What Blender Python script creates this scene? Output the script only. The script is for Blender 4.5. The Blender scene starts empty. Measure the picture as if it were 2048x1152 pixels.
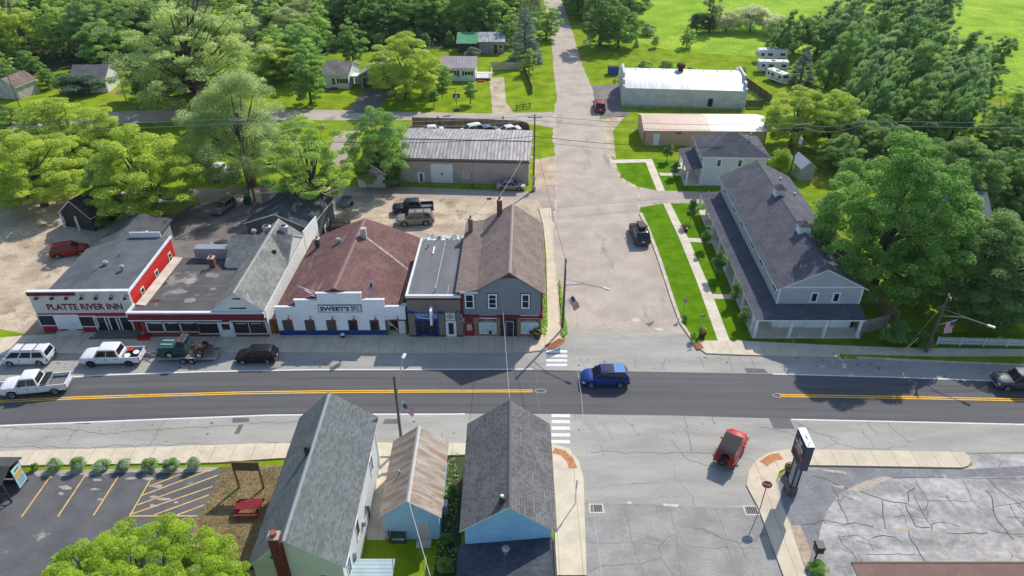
import bpy, bmesh, math, random
import numpy as np
from mathutils import Vector, Matrix
from mathutils.geometry import tessellate_polygon
random.seed(7)
RNG = np.random.default_rng(11)
S = bpy.context.scene
COL = S.collection
R = math.radians

# ---------------------------------------------------------------- camera, sky, sun, exposure
CAM_H, PITCH, FPX = 47.0, 33.5, 1440.0          # height (m), tilt (deg), focal length for a 2048 px wide frame
cd = bpy.data.cameras.new('camera'); cam = bpy.data.objects.new('camera', cd); COL.objects.link(cam)
cam.location = (0, 0, CAM_H); cam.rotation_euler = (R(90 - PITCH), 0, 0)
cd.sensor_width = 36; cd.lens = 36 * FPX / 2048; cd.clip_end = 3000; cd.clip_start = .5
S.camera = cam
SUN_EL, SUN_AZ = 43.0, 32.2                      # azimuth from +Y towards +X
w = bpy.data.worlds.new('World'); S.world = w; w.use_nodes = True
sky = w.node_tree.nodes.new('ShaderNodeTexSky'); sky.sky_type = 'NISHITA'; sky.sun_disc = False
sky.ozone_density = 2.2; sky.sun_elevation = R(SUN_EL); sky.sun_rotation = R(SUN_AZ)
bgn = w.node_tree.nodes['Background']; bgn.inputs['Strength'].default_value = .15
w.node_tree.links.new(sky.outputs[0], bgn.inputs['Color'])
sl = bpy.data.lights.new('sun', 'SUN'); sl.energy = 3.7; sl.angle = R(.53); sl.color = (1, .94, .85)
so = bpy.data.objects.new('sun', sl); COL.objects.link(so)
sd = Vector((math.sin(R(SUN_AZ)) * math.cos(R(SUN_EL)), math.cos(R(SUN_AZ)) * math.cos(R(SUN_EL)), math.sin(R(SUN_EL))))
so.rotation_euler = (-sd).to_track_quat('-Z', 'Y').to_euler(); so.location = sd * 100
S.view_settings.view_transform = 'Standard'; S.view_settings.look = 'None'
S.view_settings.exposure = .27; S.view_settings.gamma = 1
S.cycles.max_bounces = 6; S.cycles.transparent_max_bounces = 4
# ---------------------------------------------------------------- plan of the place: survey points read off the photograph, put on the ground plane
_sp, _cp = math.sin(R(PITCH)), math.cos(R(PITCH))
def ray(x, y):
    u, v = (x - 1024) / FPX, (576 - y) / FPX
    return (u, _cp + v * _sp, -_sp + v * _cp)
def P(x, y, z=0.0):
    d = ray(x, y); t = (z - CAM_H) / d[2]
    return Vector((d[0] * t, d[1] * t, z))
def height_at(b, y):                             # height of something over ground point b whose top is seen at row y
    v = (576 - y) / FPX; k = (-_sp + v * _cp) / (_cp + v * _sp)
    return CAM_H + b[1] * k
def dep(b, z=0): return b[1] * _cp - (z - CAM_H) * _sp
# ---------------------------------------------------------------- materials
MATS = {}
def nd(nt, t, ins=None, **props):
    n = nt.nodes.new('ShaderNode' + t)
    for k, v in props.items(): setattr(n, k, v)
    for k, v in (ins or {}).items():
        s = n.inputs[k]
        if hasattr(v, 'is_linked'): nt.links.new(v, s)
        else: s.default_value = v
    return n
def c4(c): return (c[0], c[1], c[2], 1)
def rgb(r, g, b):                                # sRGB 0-255 -> linear
    f = lambda v: (v / 255 / 12.92) if v <= 10 else ((v / 255 + .055) / 1.055) ** 2.4
    return (f(r), f(g), f(b))
def math_(nt, op, a, b=None, c=None):
    i = {0: a}
    if b is not None: i[1] = b
    if c is not None: i[2] = c
    return nd(nt, 'Math', i, operation=op).outputs[0]
def mixc(nt, f, a, b, mode='MIX'):
    n = nd(nt, 'Mix', data_type='RGBA', blend_type=mode)
    for i, v in ((0, f), (6, a), (7, b)):
        if hasattr(v, 'is_linked'): nt.links.new(v, n.inputs[i])
        else: n.inputs[i].default_value = v
    return n.outputs[2]
def M_(name, c1, c2=None, scale=1.0, rough=.85, bump=0., bscale=None, metal=0., uv=False, stretch=(1, 1, 1), fine=.12, fscale=None,
       lines=(), spots=None, cracks=None, spec=.3, coat=0., lo=.38, hi=.62, shingle=None, world=False):
    """noise-mottled surface; lines=[(axis, period, width, colour, amount)], spots=(colour, scale, threshold[, stretch]), cracks=(scale, width, colour, amount)"""
    if name in MATS: return MATS[name]
    m = bpy.data.materials.new(name); m.use_nodes = True; nt = m.node_tree; b = nt.nodes['Principled BSDF']
    tc = nd(nt, 'TexCoord'); co = tc.outputs['UV' if uv else 'Object']
    if world: co = nd(nt, 'NewGeometry').outputs['Position']
    mp = nd(nt, 'Mapping', {0: co, 3: stretch}).outputs[0]
    c2 = c2 or tuple(v * .8 for v in c1)
    n1 = nd(nt, 'TexNoise', {'Vector': mp, 'Scale': scale, 'Detail': 6., 'Roughness': .6}).outputs[0]
    mr = nd(nt, 'MapRange', {0: n1, 1: lo, 2: hi}).outputs[0]
    col = mixc(nt, mr, c4(c2), c4(c1))
    if shingle:                                  # (width, height, contrast, sparse)
        br = nd(nt, 'TexBrick', {'Vector': co, 'Color1': (0, 0, 0, 1), 'Color2': (1, 1, 1, 1), 'Mortar': (.15, .15, .15, 1), 'Scale': 1., 'Mortar Size': shingle[1] * .06,
                                 'Brick Width': shingle[0], 'Row Height': shingle[1], 'Bias': shingle[3]}, offset=.37).outputs[0]
        g = nd(nt, 'MapRange', {0: br, 1: 0., 2: 1., 3: 1 - shingle[2], 4: 1 + shingle[2] * .4}).outputs[0]
        col = mixc(nt, 1., col, nd(nt, 'CombineColor', {0: g, 1: g, 2: g}).outputs[0], 'MULTIPLY')
    if spots:
        sm = nd(nt, 'Mapping', {0: co, 3: spots[3] if len(spots) > 3 else (1, 1, 1), 1: (7, 3, 1)}).outputs[0]
        s = nd(nt, 'TexNoise', {'Vector': sm, 'Scale': spots[1], 'Detail': 5., 'Roughness': .62}).outputs[0]
        f = nd(nt, 'MapRange', {0: s, 1: spots[2], 2: spots[2] + .1}).outputs[0]
        col = mixc(nt, f, col, c4(spots[0]))
    fs = fscale or scale * 14
    n2 = nd(nt, 'TexNoise', {'Vector': co, 'Scale': fs, 'Detail': 4., 'Roughness': .7}).outputs[0]
    if fine:
        g = nd(nt, 'MapRange', {0: n2, 1: .25, 2: .75, 3: 1 - fine, 4: 1 + fine}).outputs[0]
        col = mixc(nt, 1., col, nd(nt, 'CombineColor', {0: g, 1: g, 2: g}).outputs[0], 'MULTIPLY')
    if cracks:
        dn = nd(nt, 'TexNoise', {'Vector': co, 'Scale': cracks[0] * 2.2, 'Detail': 5.}, noise_dimensions='3D').outputs[1]
        dv = nd(nt, 'VectorMath', {0: dn, 1: (.5, .5, .5)}, operation='SUBTRACT').outputs[0]
        dv = nd(nt, 'VectorMath', {0: dv, 3: .9 / cracks[0] * .45}, operation='SCALE').outputs[0]
        pv = nd(nt, 'VectorMath', {0: co, 1: dv}, operation='ADD').outputs[0]
        vo = nd(nt, 'TexVoronoi', {'Vector': pv, 'Scale': cracks[0]}, feature='DISTANCE_TO_EDGE', voronoi_dimensions='2D').outputs[0]
        w1 = cracks[1] * cracks[0]
        f = nd(nt, 'MapRange', {0: vo, 1: w1 * .4, 2: w1, 3: cracks[3], 4: 0.}).outputs[0]
        if len(cracks) > 4:                      # only in places
            gate = nd(nt, 'TexNoise', {'Vector': co, 'Scale': cracks[0] * .8, 'Detail': 1.}).outputs[0]
            f = math_(nt, 'MULTIPLY', f, nd(nt, 'MapRange', {0: gate, 1: cracks[4], 2: cracks[4] + .08}).outputs[0])
        col = mixc(nt, f, col, c4(cracks[2]))
    for ax, per, wd, lc, am in lines:
        sx = nd(nt, 'SeparateXYZ', {0: co}).outputs['xyz'.index(ax)]
        fr = math_(nt, 'FRACT', math_(nt, 'DIVIDE', sx, per))
        f = math_(nt, 'MULTIPLY', math_(nt, 'LESS_THAN', fr, wd / per), am)
        col = mixc(nt, f, col, c4(lc))
    nt.links.new(col, b.inputs['Base Color'])
    b.inputs['Roughness'].default_value = rough; b.inputs['Metallic'].default_value = metal
    b.inputs['Specular IOR Level'].default_value = spec; b.inputs['Coat Weight'].default_value = coat
    if coat: b.inputs['Coat Roughness'].default_value = .06
    if bump:
        n3 = nd(nt, 'TexNoise', {'Vector': co, 'Scale': bscale or fs, 'Detail': 5., 'Roughness': .7}).outputs[0]
        bn = nd(nt, 'Bump', {'Height': n3, 'Strength': 1., 'Distance': bump})
        nt.links.new(bn.outputs[0], b.inputs['Normal'])
    MATS[name] = m
    return m
def leaf_mat(name, trans=.42, hue=.025, rough=.6):
    m = bpy.data.materials.new(name); m.use_nodes = True; nt = m.node_tree; b = nt.nodes['Principled BSDF']
    oi = nd(nt, 'ObjectInfo').outputs['Color']; ri = nd(nt, 'NewGeometry').outputs['Random Per Island']
    v = nd(nt, 'MapRange', {0: ri, 3: .7, 4: 1.3}).outputs[0]
    tone = nd(nt, 'Attribute', attribute_name='tone').outputs['Fac']; v = math_(nt, 'MULTIPLY', v, nd(nt, 'MapRange', {0: tone, 1: -1., 2: 1., 3: .8, 4: 1.2}).outputs[0])
    r2 = math_(nt, 'FRACT', math_(nt, 'MULTIPLY', ri, 17.3))
    h = nd(nt, 'MapRange', {0: r2, 3: .5 - hue, 4: .5 + hue * .6}).outputs[0]; h = math_(nt, 'ADD', h, math_(nt, 'MULTIPLY', tone, -.012))
    hs = nd(nt, 'HueSaturation', {'Color': oi, 'Hue': h, 'Saturation': 1.0, 'Value': v}).outputs[0]
    nt.links.new(hs, b.inputs['Base Color']); b.inputs['Roughness'].default_value = rough
    b.inputs['Specular IOR Level'].default_value = .1
    hs2 = nd(nt, 'HueSaturation', {'Color': hs, 'Hue': .497, 'Saturation': .88, 'Value': 1.55}).outputs[0]
    tr = nd(nt, 'BsdfTranslucent', {0: hs2})
    mx = nd(nt, 'MixShader', {0: trans, 1: b.outputs[0], 2: tr.outputs[0]})
    nt.links.new(mx.outputs[0], nt.nodes['Material Output'].inputs[0])
    return m
LEAF = leaf_mat('leaf')
def paint(name, c, **k):
    return M_('paint ' + name, c, tuple(v * .93 for v in c), scale=.8, rough=.48, fine=.02, coat=.08, spec=.25, **k)
def flat(name, c, rough=.7, **k): return M_(name, c, tuple(v * .88 for v in c), scale=k.pop('scale', 1.5), rough=rough, fine=k.pop('fine', .05), **k)
WHITE = flat('white paint', (.78, .78, .76)); TRIM = flat('white trim', (.74, .75, .76)); BLACK = flat('black plastic', (.02, .02, .022), .5)
GLASS = M_('window glass', (.02, .024, .028), (.012, .014, .017), scale=.7, rough=.06, fine=0, spec=.6)
CARGLASS = M_('car glass', (.016, .02, .024), (.012, .014, .018), scale=.7, rough=.04, fine=0, spec=.7)
TYRE = flat('tyre rubber', (.018, .018, .018), .85); RIM = M_('wheel alloy', (.5, .5, .52), rough=.35, metal=.8, fine=.03)
STEEL = M_('galvanised steel', (.42, .43, .45), (.34, .35, .36), scale=4, rough=.45, metal=.5)
WOODPOLE = M_('weathered pole wood', (.17, .135, .105), (.1, .08, .065), scale=2, stretch=(6, 6, .5), rough=.9)
DARKMETAL = flat('dark metal', (.035, .034, .033), .5)
REDLAMP = M_('tail lamp red', (.35, .01, .01), rough=.2, fine=0, spec=.5); CLEARLAMP = M_('head lamp', (.65, .67, .7), rough=.12, fine=0, spec=.6)
BRICK = M_('red brick', (.2, .065, .045), (.13, .045, .035), scale=5, uv=True, lines=[('y', .075, .012, (.3, .25, .22), .6)])
# ---------------------------------------------------------------- mesh builder
class MB:
    def __init__(s, *mats): s.v = []; s.f = []; s.m = []; s.mats = list(mats)
    def mi(s, m):
        if m is None: return 0
        if m not in s.mats: s.mats.append(m)
        return s.mats.index(m)
    def add(s, vs, fs, m=None):
        k = len(s.v); i = s.mi(m); s.v += [tuple(p) for p in vs]
        s.f += [[k + a for a in f] for f in fs]; s.m += [i] * len(fs)
    def box(s, x0, x1, y0, y1, z0, z1, m=None, T=None):
        vs = [(x, y, z) for z in (z0, z1) for y in (y0, y1) for x in (x0, x1)]
        if T: vs = [T(*p) for p in vs]
        s.add(vs, [(0, 2, 3, 1), (4, 5, 7, 6), (0, 1, 5, 4), (2, 6, 7, 3), (0, 4, 6, 2), (1, 3, 7, 5)], m)
    def poly(s, pts, m=None): s.add(pts, [range(len(pts))], m)
    def sheet(s, pts, z, m=None):                # flat polygon, concave allowed
        pv = [Vector((p[0], p[1], 0)) for p in pts]
        tr = tessellate_polygon([pv]); vs = [(p[0], p[1], z) for p in pv]; fs = []
        for a, b, c in tr:
            n = (pv[b] - pv[a]).cross(pv[c] - pv[a]).z
            fs.append((a, b, c) if n > 0 else (a, c, b))
        s.add(vs, fs, m)
    def prism(s, pts, lo, hi, m=None, axis='z', mtop=None, mfun=None):
        """extrude a 2-D outline; axis z: (x,y); axis y: (x,z); axis x: (y,z)"""
        A = {'z': lambda a, b, c: (a, b, c), 'y': lambda a, b, c: (a, c, b), 'x': lambda a, b, c: (c, a, b)}[axis]
        ar = sum(pts[i][0] * pts[(i + 1) % len(pts)][1] - pts[(i + 1) % len(pts)][0] * pts[i][1] for i in range(len(pts)))
        if ar < 0: pts = pts[::-1]
        n = len(pts); vs = [A(p[0], p[1], lo) for p in pts] + [A(p[0], p[1], hi) for p in pts]
        fl = axis == 'y'
        pv = [Vector((p[0], p[1], 0)) for p in pts]
        tri = [(a, b, c) if (pv[b] - pv[a]).cross(pv[c] - pv[a]).z > 0 else (a, c, b) for a, b, c in tessellate_polygon([pv])]
        if n <= 4 : tri = [tuple(range(n))]
        sides = [(i, (i + 1) % n, n + (i + 1) % n, n + i) for i in range(n)]
        bot = [t[::-1] for t in tri]; top = [tuple(n + i for i in t) for t in tri]
        if fl: sides = [q[::-1] for q in sides]; bot = [t[::-1] for t in bot]; top = [t[::-1] for t in top]
        s.add(vs, bot, m); s.add(vs, top, mtop or m)
        for i, q in enumerate(sides): s.add([vs[k] for k in q], [(0, 1, 2, 3)], (mfun(i, pts) if mfun else m))
    def tube(s, path, r, n=6, m=None, cap=True):
        path = [Vector(p) for p in path]; rs = r if isinstance(r, (list, tuple)) else [r] * len(path); rings = []
        up = Vector((.13, .21, .97))
        for i, p in enumerate(path):
            d = (path[min(i + 1, len(path) - 1)] - path[max(i - 1, 0)]).normalized()
            a = d.cross(up if abs(d.dot(up)) < .95 else Vector((1, 0, 0))).normalized(); b = d.cross(a)
            rings.append([p + (a * math.cos(t) + b * math.sin(t)) * rs[i] for t in [2 * math.pi * j / n for j in range(n)]])
        vs = [q for rg in rings for q in rg]; fs = []
        for i in range(len(path) - 1):
            for j in range(n):
                k = (j + 1) % n; fs.append((i * n + j, (i + 1) * n + j, (i + 1) * n + k, i * n + k))
        if cap: fs.append(range(n)); fs.append([(len(path) - 1) * n + j for j in range(n)][::-1])
        s.add(vs, fs, m)
    def lathe(s, prof, n=12, m=None, c=(0, 0, 0)):
        vs = []; fs = []
        for r, z in prof: vs += [(c[0] + r * math.cos(2 * math.pi * j / n), c[1] + r * math.sin(2 * math.pi * j / n), c[2] + z) for j in range(n)]
        for i in range(len(prof) - 1):
            for j in range(n): k = (j + 1) % n; fs.append((i * n + j, i * n + k, (i + 1) * n + k, (i + 1) * n + j))
        fs.append([(len(prof) - 1) * n + j for j in range(n)]); fs.append([j for j in range(n)][::-1])
        s.add(vs, fs, m)
    def build(s, name, parent=None, bev=0, seg=2, smooth=None, skew=0, uv=True):
        me = bpy.data.meshes.new(name)
        vs = [(x + skew * y, y, z) for x, y, z in s.v] if skew else s.v
        me.from_pydata(vs, [], [tuple(f) for f in s.f])
        for m in s.mats: me.materials.append(m)
        if len(s.mats) > 1: me.polygons.foreach_set('material_index', s.m)
        if uv:
            ul = me.uv_layers.new(name='UVMap').data
            for p in me.polygons:
                n = p.normal
                t = Vector((-n.y, n.x, 0)) if abs(n.z) < .98 else Vector((1, 0, 0)); t.normalize(); b = n.cross(t)
                for li in p.loop_indices:
                    c = me.vertices[me.loops[li].vertex_index].co; ul[li].uv = (c.dot(t), c.dot(b))
        if smooth is not None: me.shade_smooth(); me.set_sharp_from_angle(angle=R(smooth))
        me.update()
        o = bpy.data.objects.new(name, me); COL.objects.link(o)
        if parent: o.parent = parent
        if bev:
            bm = o.modifiers.new('bevel', 'BEVEL'); bm.width = bev; bm.segments = seg; bm.limit_method = 'ANGLE'; bm.angle_limit = R(30)
        return o
def tag(o, label=None, cat=None, group=None, kind=None):
    for k, v in (('label', label), ('category', cat), ('group', group), ('kind', kind)):
        if v: o[k] = v
    return o
def thing(name, label, cat, loc=(0, 0, 0), rz=0, group=None):
    o = bpy.data.objects.new(name, None); COL.objects.link(o); o.location = loc; o.rotation_euler = (0, 0, rz); o.empty_display_size = .3
    return tag(o, label, cat, group)
def copy_tree(o, parent=None):
    c = o.copy(); COL.objects.link(c)
    if parent: c.parent = parent
    for ch in list(o.children): copy_tree(ch, c)
    return c
def ground(name, pts, z, m, kind='structure'):
    b = MB(m); b.sheet(pts, z); return tag(b.build(name, uv=False), kind=kind)
def PX(*pts): return [P(x, y) for x, y in pts]
def strip(pts, wd):                              # ribbon of width wd along a ground polyline
    out = []
    for i, p in enumerate(pts):
        d = (pts[min(i + 1, len(pts) - 1)] - pts[max(i - 1, 0)]).normalized(); n = Vector((-d.y, d.x, 0)) * wd / 2
        out.append((p + n, p - n))
    return out
def ribbon(mb, pts, wd, z, m=None):
    st = strip(pts, wd); vs = [(q.x, q.y, z) for ab in st for q in ab]
    mb.add(vs, [(2 * i, 2 * i + 1, 2 * i + 3, 2 * i + 2) for i in range(len(st) - 1)], m)
# ---------------------------------------------------------------- the setting: terrain, roads, pavements, lots
GRASS = M_('lawn grass', rgb(138, 158, 36), rgb(104, 132, 22), scale=.3, fine=.3, fscale=7, bump=.05, bscale=7, spec=.02, spots=(rgb(150, 142, 62), .12, .58))
LAWN = M_('mown lawn', rgb(100, 138, 18), rgb(78, 117, 12), scale=.6, fine=.25, fscale=9, bump=.03, bscale=12, spec=.02)
FIELD = M_('tall meadow grass', rgb(154, 184, 60), rgb(120, 160, 42), scale=.1, fine=.35, fscale=1.6, bump=.35, bscale=.9, spec=.02, spots=(rgb(170, 190, 60), .07, .56))
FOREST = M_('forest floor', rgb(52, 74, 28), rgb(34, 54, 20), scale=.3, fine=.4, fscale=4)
NEWASPH = M_('fresh asphalt', (.112, .11, .112), (.084, .083, .085), scale=.9, stretch=(.04, 1, 1), fine=.07, fscale=5, rough=.8, spots=((.122, .12, .12), .5, .6, (.03, .5, 1)))
OLDASPH = M_('worn grey asphalt', rgb(170, 167, 158), rgb(152, 149, 142), scale=.45, stretch=(.25, 1, 1), fine=.1, fscale=4, rough=.9, cracks=(.13, .07, (.17, .16, .15), .55, .5), spots=(rgb(138, 136, 135), .35, .66, (.3, 1, 1)))
STREET = M_('pale street asphalt', rgb(184, 171, 158), rgb(166, 154, 142), scale=.3, fine=.12, fscale=3.5, rough=.9, cracks=(.11, .06, (.25, .23, .21), .45, .5), spots=(rgb(146, 138, 132), .35, .6, (1, .3, 1)))
COARSE = M_('coarse chip asphalt', rgb(158, 156, 150), rgb(138, 137, 132), scale=.5, fine=.3, fscale=7, rough=.95, cracks=(.16, .1, (.16, .16, .15), .6, .46), spots=(rgb(120, 119, 115), .22, .62, (1, .3, 1)))
CONC = M_('sidewalk concrete', rgb(212, 198, 174), rgb(196, 183, 160), scale=.6, fine=.06, fscale=5, rough=.9, lines=[('x', 1.75, .05, rgb(150, 138, 120), .8)], spots=(rgb(178, 166, 146), .5, .64))
PATHC = M_('garden path concrete', rgb(216, 205, 186), rgb(198, 188, 168), scale=.6, fine=.06, fscale=5, rough=.9, lines=[('y', 1.6, .05, rgb(160, 150, 132), .7)])
KERB = M_('kerb concrete', rgb(206, 196, 178), rgb(180, 170, 154), scale=1, fine=.1)
GRAVEL = M_('sandy gravel', rgb(200, 184, 160), rgb(166, 148, 126), scale=.3, fine=.28, fscale=3, rough=.95, spots=(rgb(140, 122, 100), .22, .56))
DIRT = M_('dry sandy lawn', rgb(158, 136, 100), rgb(124, 106, 76), scale=.8, fine=.35, fscale=6, rough=.95, bump=.06, bscale=5, spots=(rgb(104, 116, 54), .5, .6))
LOT = M_('sealed lot asphalt', (.13, .13, .133), (.098, .098, .101), scale=.5, fine=.14, fscale=5, rough=.85, spots=(rgb(168, 164, 156), .42, .63), cracks=(.12, .05, (.03, .03, .03), .6, .55))
CRLOT = M_('cracked bleached asphalt', rgb(184, 181, 177), rgb(140, 138, 137), scale=.4, lo=.36, hi=.62, fine=.34, fscale=1.7, rough=.95, cracks=(.45, .05, (.07, .07, .07), .6, .52), stretch=(.5, 1, 1), spots=(rgb(132, 131, 131), .16, .56, (.5, 1, 1)), spec=.1)
ALLEY = M_('patched alley asphalt', rgb(176, 162, 148), rgb(152, 140, 128), scale=.3, stretch=(.3, 1, 1), fine=.16, fscale=4, rough=.92, spots=(rgb(196, 182, 160), .25, .6))
DRIVE = M_('dark driveway asphalt', rgb(128, 122, 118), rgb(104, 100, 98), scale=.4, fine=.15, fscale=4)
WLINE = M_('white road paint', (.78, .78, .78), (.66, .66, .66), scale=2, fine=.08); YLINE = M_('yellow road paint', rgb(248, 196, 62), rgb(232, 176, 48), scale=2, fine=.08)
YOLD = M_('faded yellow paint', rgb(226, 186, 110), rgb(200, 160, 92), scale=2, fine=.15)
ADA = M_('brick red tactile paving', rgb(160, 92, 66), rgb(138, 78, 58), scale=3, fine=.2); ADA2 = M_('worn orange tactile paving', rgb(196, 140, 96), rgb(170, 110, 72), scale=4, fine=.2)

# the terrain: a sheet 900 m across with the town ground, and hills of nothing beyond: it reaches past the picture everywhere
gm = MB(GRASS); n_ = 30
gm.sheet([(-500, -60), (500, -60), (500, 900), (-500, 900)], 0)
tag(gm.build('ground', uv=False), kind='structure')
Z = .004
field = PX((1262, 84), (1299, 89), (1318, 96), (1362, 103), (1448, 109), (1514, 113), (1560, 118)) + [Vector((92, 165, 0)), Vector((104, 132, 0)), Vector((118, 118, 0)), Vector((300, 140, 0)), Vector((320, 600, 0)), Vector((24, 600, 0)), Vector((26, 235, 0)), Vector((27, 200, 0))]
ground('meadow', field, Z, FIELD)
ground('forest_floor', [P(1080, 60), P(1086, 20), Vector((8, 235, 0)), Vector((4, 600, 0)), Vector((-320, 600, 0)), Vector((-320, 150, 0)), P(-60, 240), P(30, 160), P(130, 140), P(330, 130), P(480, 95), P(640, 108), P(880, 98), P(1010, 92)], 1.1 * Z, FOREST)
# highway: polylines surveyed along its edges, continued on both sides
def extend(pts, n=3, L=40):
    a, b = pts[0], pts[1]; y, z = pts[-2], pts[-1]
    d0 = (a - b).normalized(); d1 = (z - y).normalized()
    rot = lambda d, t: Vector((d.x * math.cos(t) - d.y * math.sin(t), d.x * math.sin(t) + d.y * math.cos(t), 0))
    pre = []; p = a; d = d0
    for i in range(n): d = rot(d, .02); p = p + d * L; pre.append(p)
    post = []; p = z; d = d1
    for i in range(n): d = rot(d, -.02); p = p + d * L; post.append(p)
    return pre[::-1] + pts + post
def arc(y0, a, x0=-4., xs=range(-170, 171, 8)): return [Vector((x, y0 - a * (x - x0) ** 2, 0)) for x in xs]
hN = extend(PX((0, 765), (200, 752), (400, 745), (620, 741), (1065, 740), (1140, 741), (1545, 748), (1800, 754), (2048, 763)))
hS = extend(PX((0, 850), (300, 838), (540, 829), (720, 827), (900, 827), (1100, 828), (1340, 831), (1583, 838), (2048, 848)))
kN = PX((-300, 738), (0, 712), (117, 708), (292, 707), (467, 706), (640, 706), (780, 706), (1060, 705), (1091, 701), (1112, 695), (1126, 687), (1131, 678))
kN0 = [kN[0] + Vector((-120, -4, 0))] + kN
kNE = PX((1382, 680), (1397, 697), (1412, 708), (1480, 711), (1600, 714), (1713, 718), (1900, 727), (2048, 733), (2300, 748))
kNE0 = kNE + [kNE[-1] + Vector((120, -4, 0))]
kS = PX((-300, 925), (51, 902), (253, 898), (500, 889), (700, 887), (930, 888), (1107, 890), (1139, 899), (1158, 925), (1167, 959), (1169, 1023), (1173, 1152))
kS0 = [kS[0] + Vector((-120, -4, 0))] + kS + [kS[-1] + Vector((.4, -25, 0))]
kSE = PX((1566, 1152), (1516, 1016), (1502, 990), (1492, 971), (1497, 943), (1512, 922), (1540, 906), (1591, 898), (1624, 901), (1768, 903), (1927, 906), (2048, 905), (2300, 912))
kSE0 = [kSE[0] + Vector((1.6, -25, 0))] + kSE + [kSE[-1] + Vector((120, -3, 0))]
ground('road_shoulder', kN0 + PX((1135, 668), (1250, 664), (1370, 668)) + kNE0 + kSE0[::-1][:-2] + PX((1516, 1016), (1440, 1016), (1330, 1010), (1167, 1006)) + [P(1167, 1000)] + kS0[::-1][3:], 2 * Z, OLDASPH)
ground('highway', hN + hS[::-1], 3 * Z, NEWASPH)
# side streets
up_l = PX((1133, 690), (1131, 678), (1126, 650), (1117, 594), (1110, 511), (1103, 453), (1110, 440), (1112, 400), (1113, 340), (1109, 300), (1107, 260), (1109, 222), (1114, 194), (1107, 139), (1102, 69), (1088, 0))
up_r = PX((1384, 690), (1382, 680), (1360, 649), (1345, 610), (1317, 524), (1295, 463), (1280, 428), (1276, 374), (1243, 359), (1226, 326), (1216, 305), (1199, 236), (1182, 174), (1161, 121), (1147, 69), (1123, 0))
ground('upper_street', up_l + [up_l[-1] + (up_l[-1] - up_l[-2]) * 6] + [up_r[-1] + (up_l[-1] - up_l[-2]) * 6] + up_r[::-1], 1.25 * Z, STREET)
ground('lower_street', PX((1167, 1006), (1169, 1023), (1173, 1152)) + [P(1173, 1152) + Vector((.4, -25, 0)), P(1566, 1152) + Vector((1.6, -25, 0))] + PX((1566, 1152), (1516, 1016), (1440, 1016), (1330, 1010)), 1.3 * Z, COARSE)
ground('back_alley', PX((-500, 440), (0, 402), (300, 378), (500, 376), (800, 373), (1060, 384), (1070, 378), (1113, 375), (1112, 405), (1104, 453), (1080, 417), (700, 410), (420, 405), (300, 408), (0, 425), (-500, 470)), 1.5 * Z, ALLEY)
ground('gravel_lot', PX((665, 395), (1075, 400), (1085, 418), (1085, 540), (700, 560), (640, 520)), 2 * Z, GRAVEL)
ground('gravel_yard', PX((-300, 470), (0, 424), (110, 405), (230, 408), (420, 405), (420, 440), (330, 520), (180, 680), (62, 676), (50, 668), (0, 658), (-300, 690)), 2 * Z, GRAVEL)
ground('rear_driveway', PX((345, 440), (372, 405), (500, 400), (560, 420), (560, 540), (335, 540), (318, 476)), 3 * Z, DRIVE)
ground('back_road', PX((-500, 262), (0, 245), (266, 221), (626, 219), (817, 224), (974, 227), (1109, 224), (1110, 256), (1057, 247), (821, 240), (620, 240), (368, 240), (0, 262), (-500, 290)), 1.6 * Z, STREET)
ground('garage_drive', PX((728, 180), (784, 180), (768, 205), (744, 226), (690, 226), (712, 205)), 2 * Z, DRIVE)
ground('house_drive', PX((978, 156), (1008, 154), (1012, 205), (1028, 226), (985, 228), (983, 200)), 2 * Z, GRAVEL)
ground('workshop_apron', PX((1182, 172), (1238, 168), (1240, 215), (1262, 224), (1250, 234), (1200, 236)), 2 * Z, DRIVE)
ground('street_verge', PX((1200, 238), (1250, 232), (1226, 262), (1232, 318), (1218, 308)), 2 * Z, GRAVEL)
ground('east_alley', PX((1278, 374), (1313, 381), (1440, 385), (1440, 400), (1415, 406), (1326, 407), (1279, 415)), 2 * Z, STREET)
ground('warehouse_verge', PX((1066, 320), (1111, 312), (1114, 375), (1070, 380)), 2 * Z, GRAVEL)
ground('warehouse_yard', PX((820, 244), (1052, 250), (1062, 300), (812, 300)), 2 * Z, DIRT)
ground('west_drive', PX((672, 262), (720, 262), (712, 300), (690, 330), (650, 330)), 2 * Z, ALLEY)
# foreground lots
ground('west_parking_lot', PX((-200, 960), (60, 944), (250, 940), (443, 934), (440, 950), (421, 992), (395, 1034), (385, 1060), (340, 1300), (-200, 1300)), Z, LOT)
ground('dry_lawn', PX((443, 932), (640, 930), (640, 1300), (340, 1300), (385, 1060), (395, 1034), (421, 992)), 2 * Z, DIRT)
ground('side_path', PX((740, 890), (786, 890), (784, 950), (770, 1080), (735, 1080), (720, 1000)), 2 * Z, CONC)
ground('east_parking_lot', PX((1575, 936), (1621, 933), (1924, 938), (1945, 931), (1935, 908), (2048, 907), (2300, 914)) + [Vector((75, 30, 0)), Vector((75, 10, 0)), Vector((21, 10, 0))] + PX((1612, 1150), (1578, 1048), (1561, 1010), (1551, 964)), Z, CRLOT)
ground('gravel_patch', PX((1580, 1052), (1600, 1050), (1622, 1100), (1616, 1140), (1606, 1120)), 3 * Z, GRAVEL)
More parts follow.
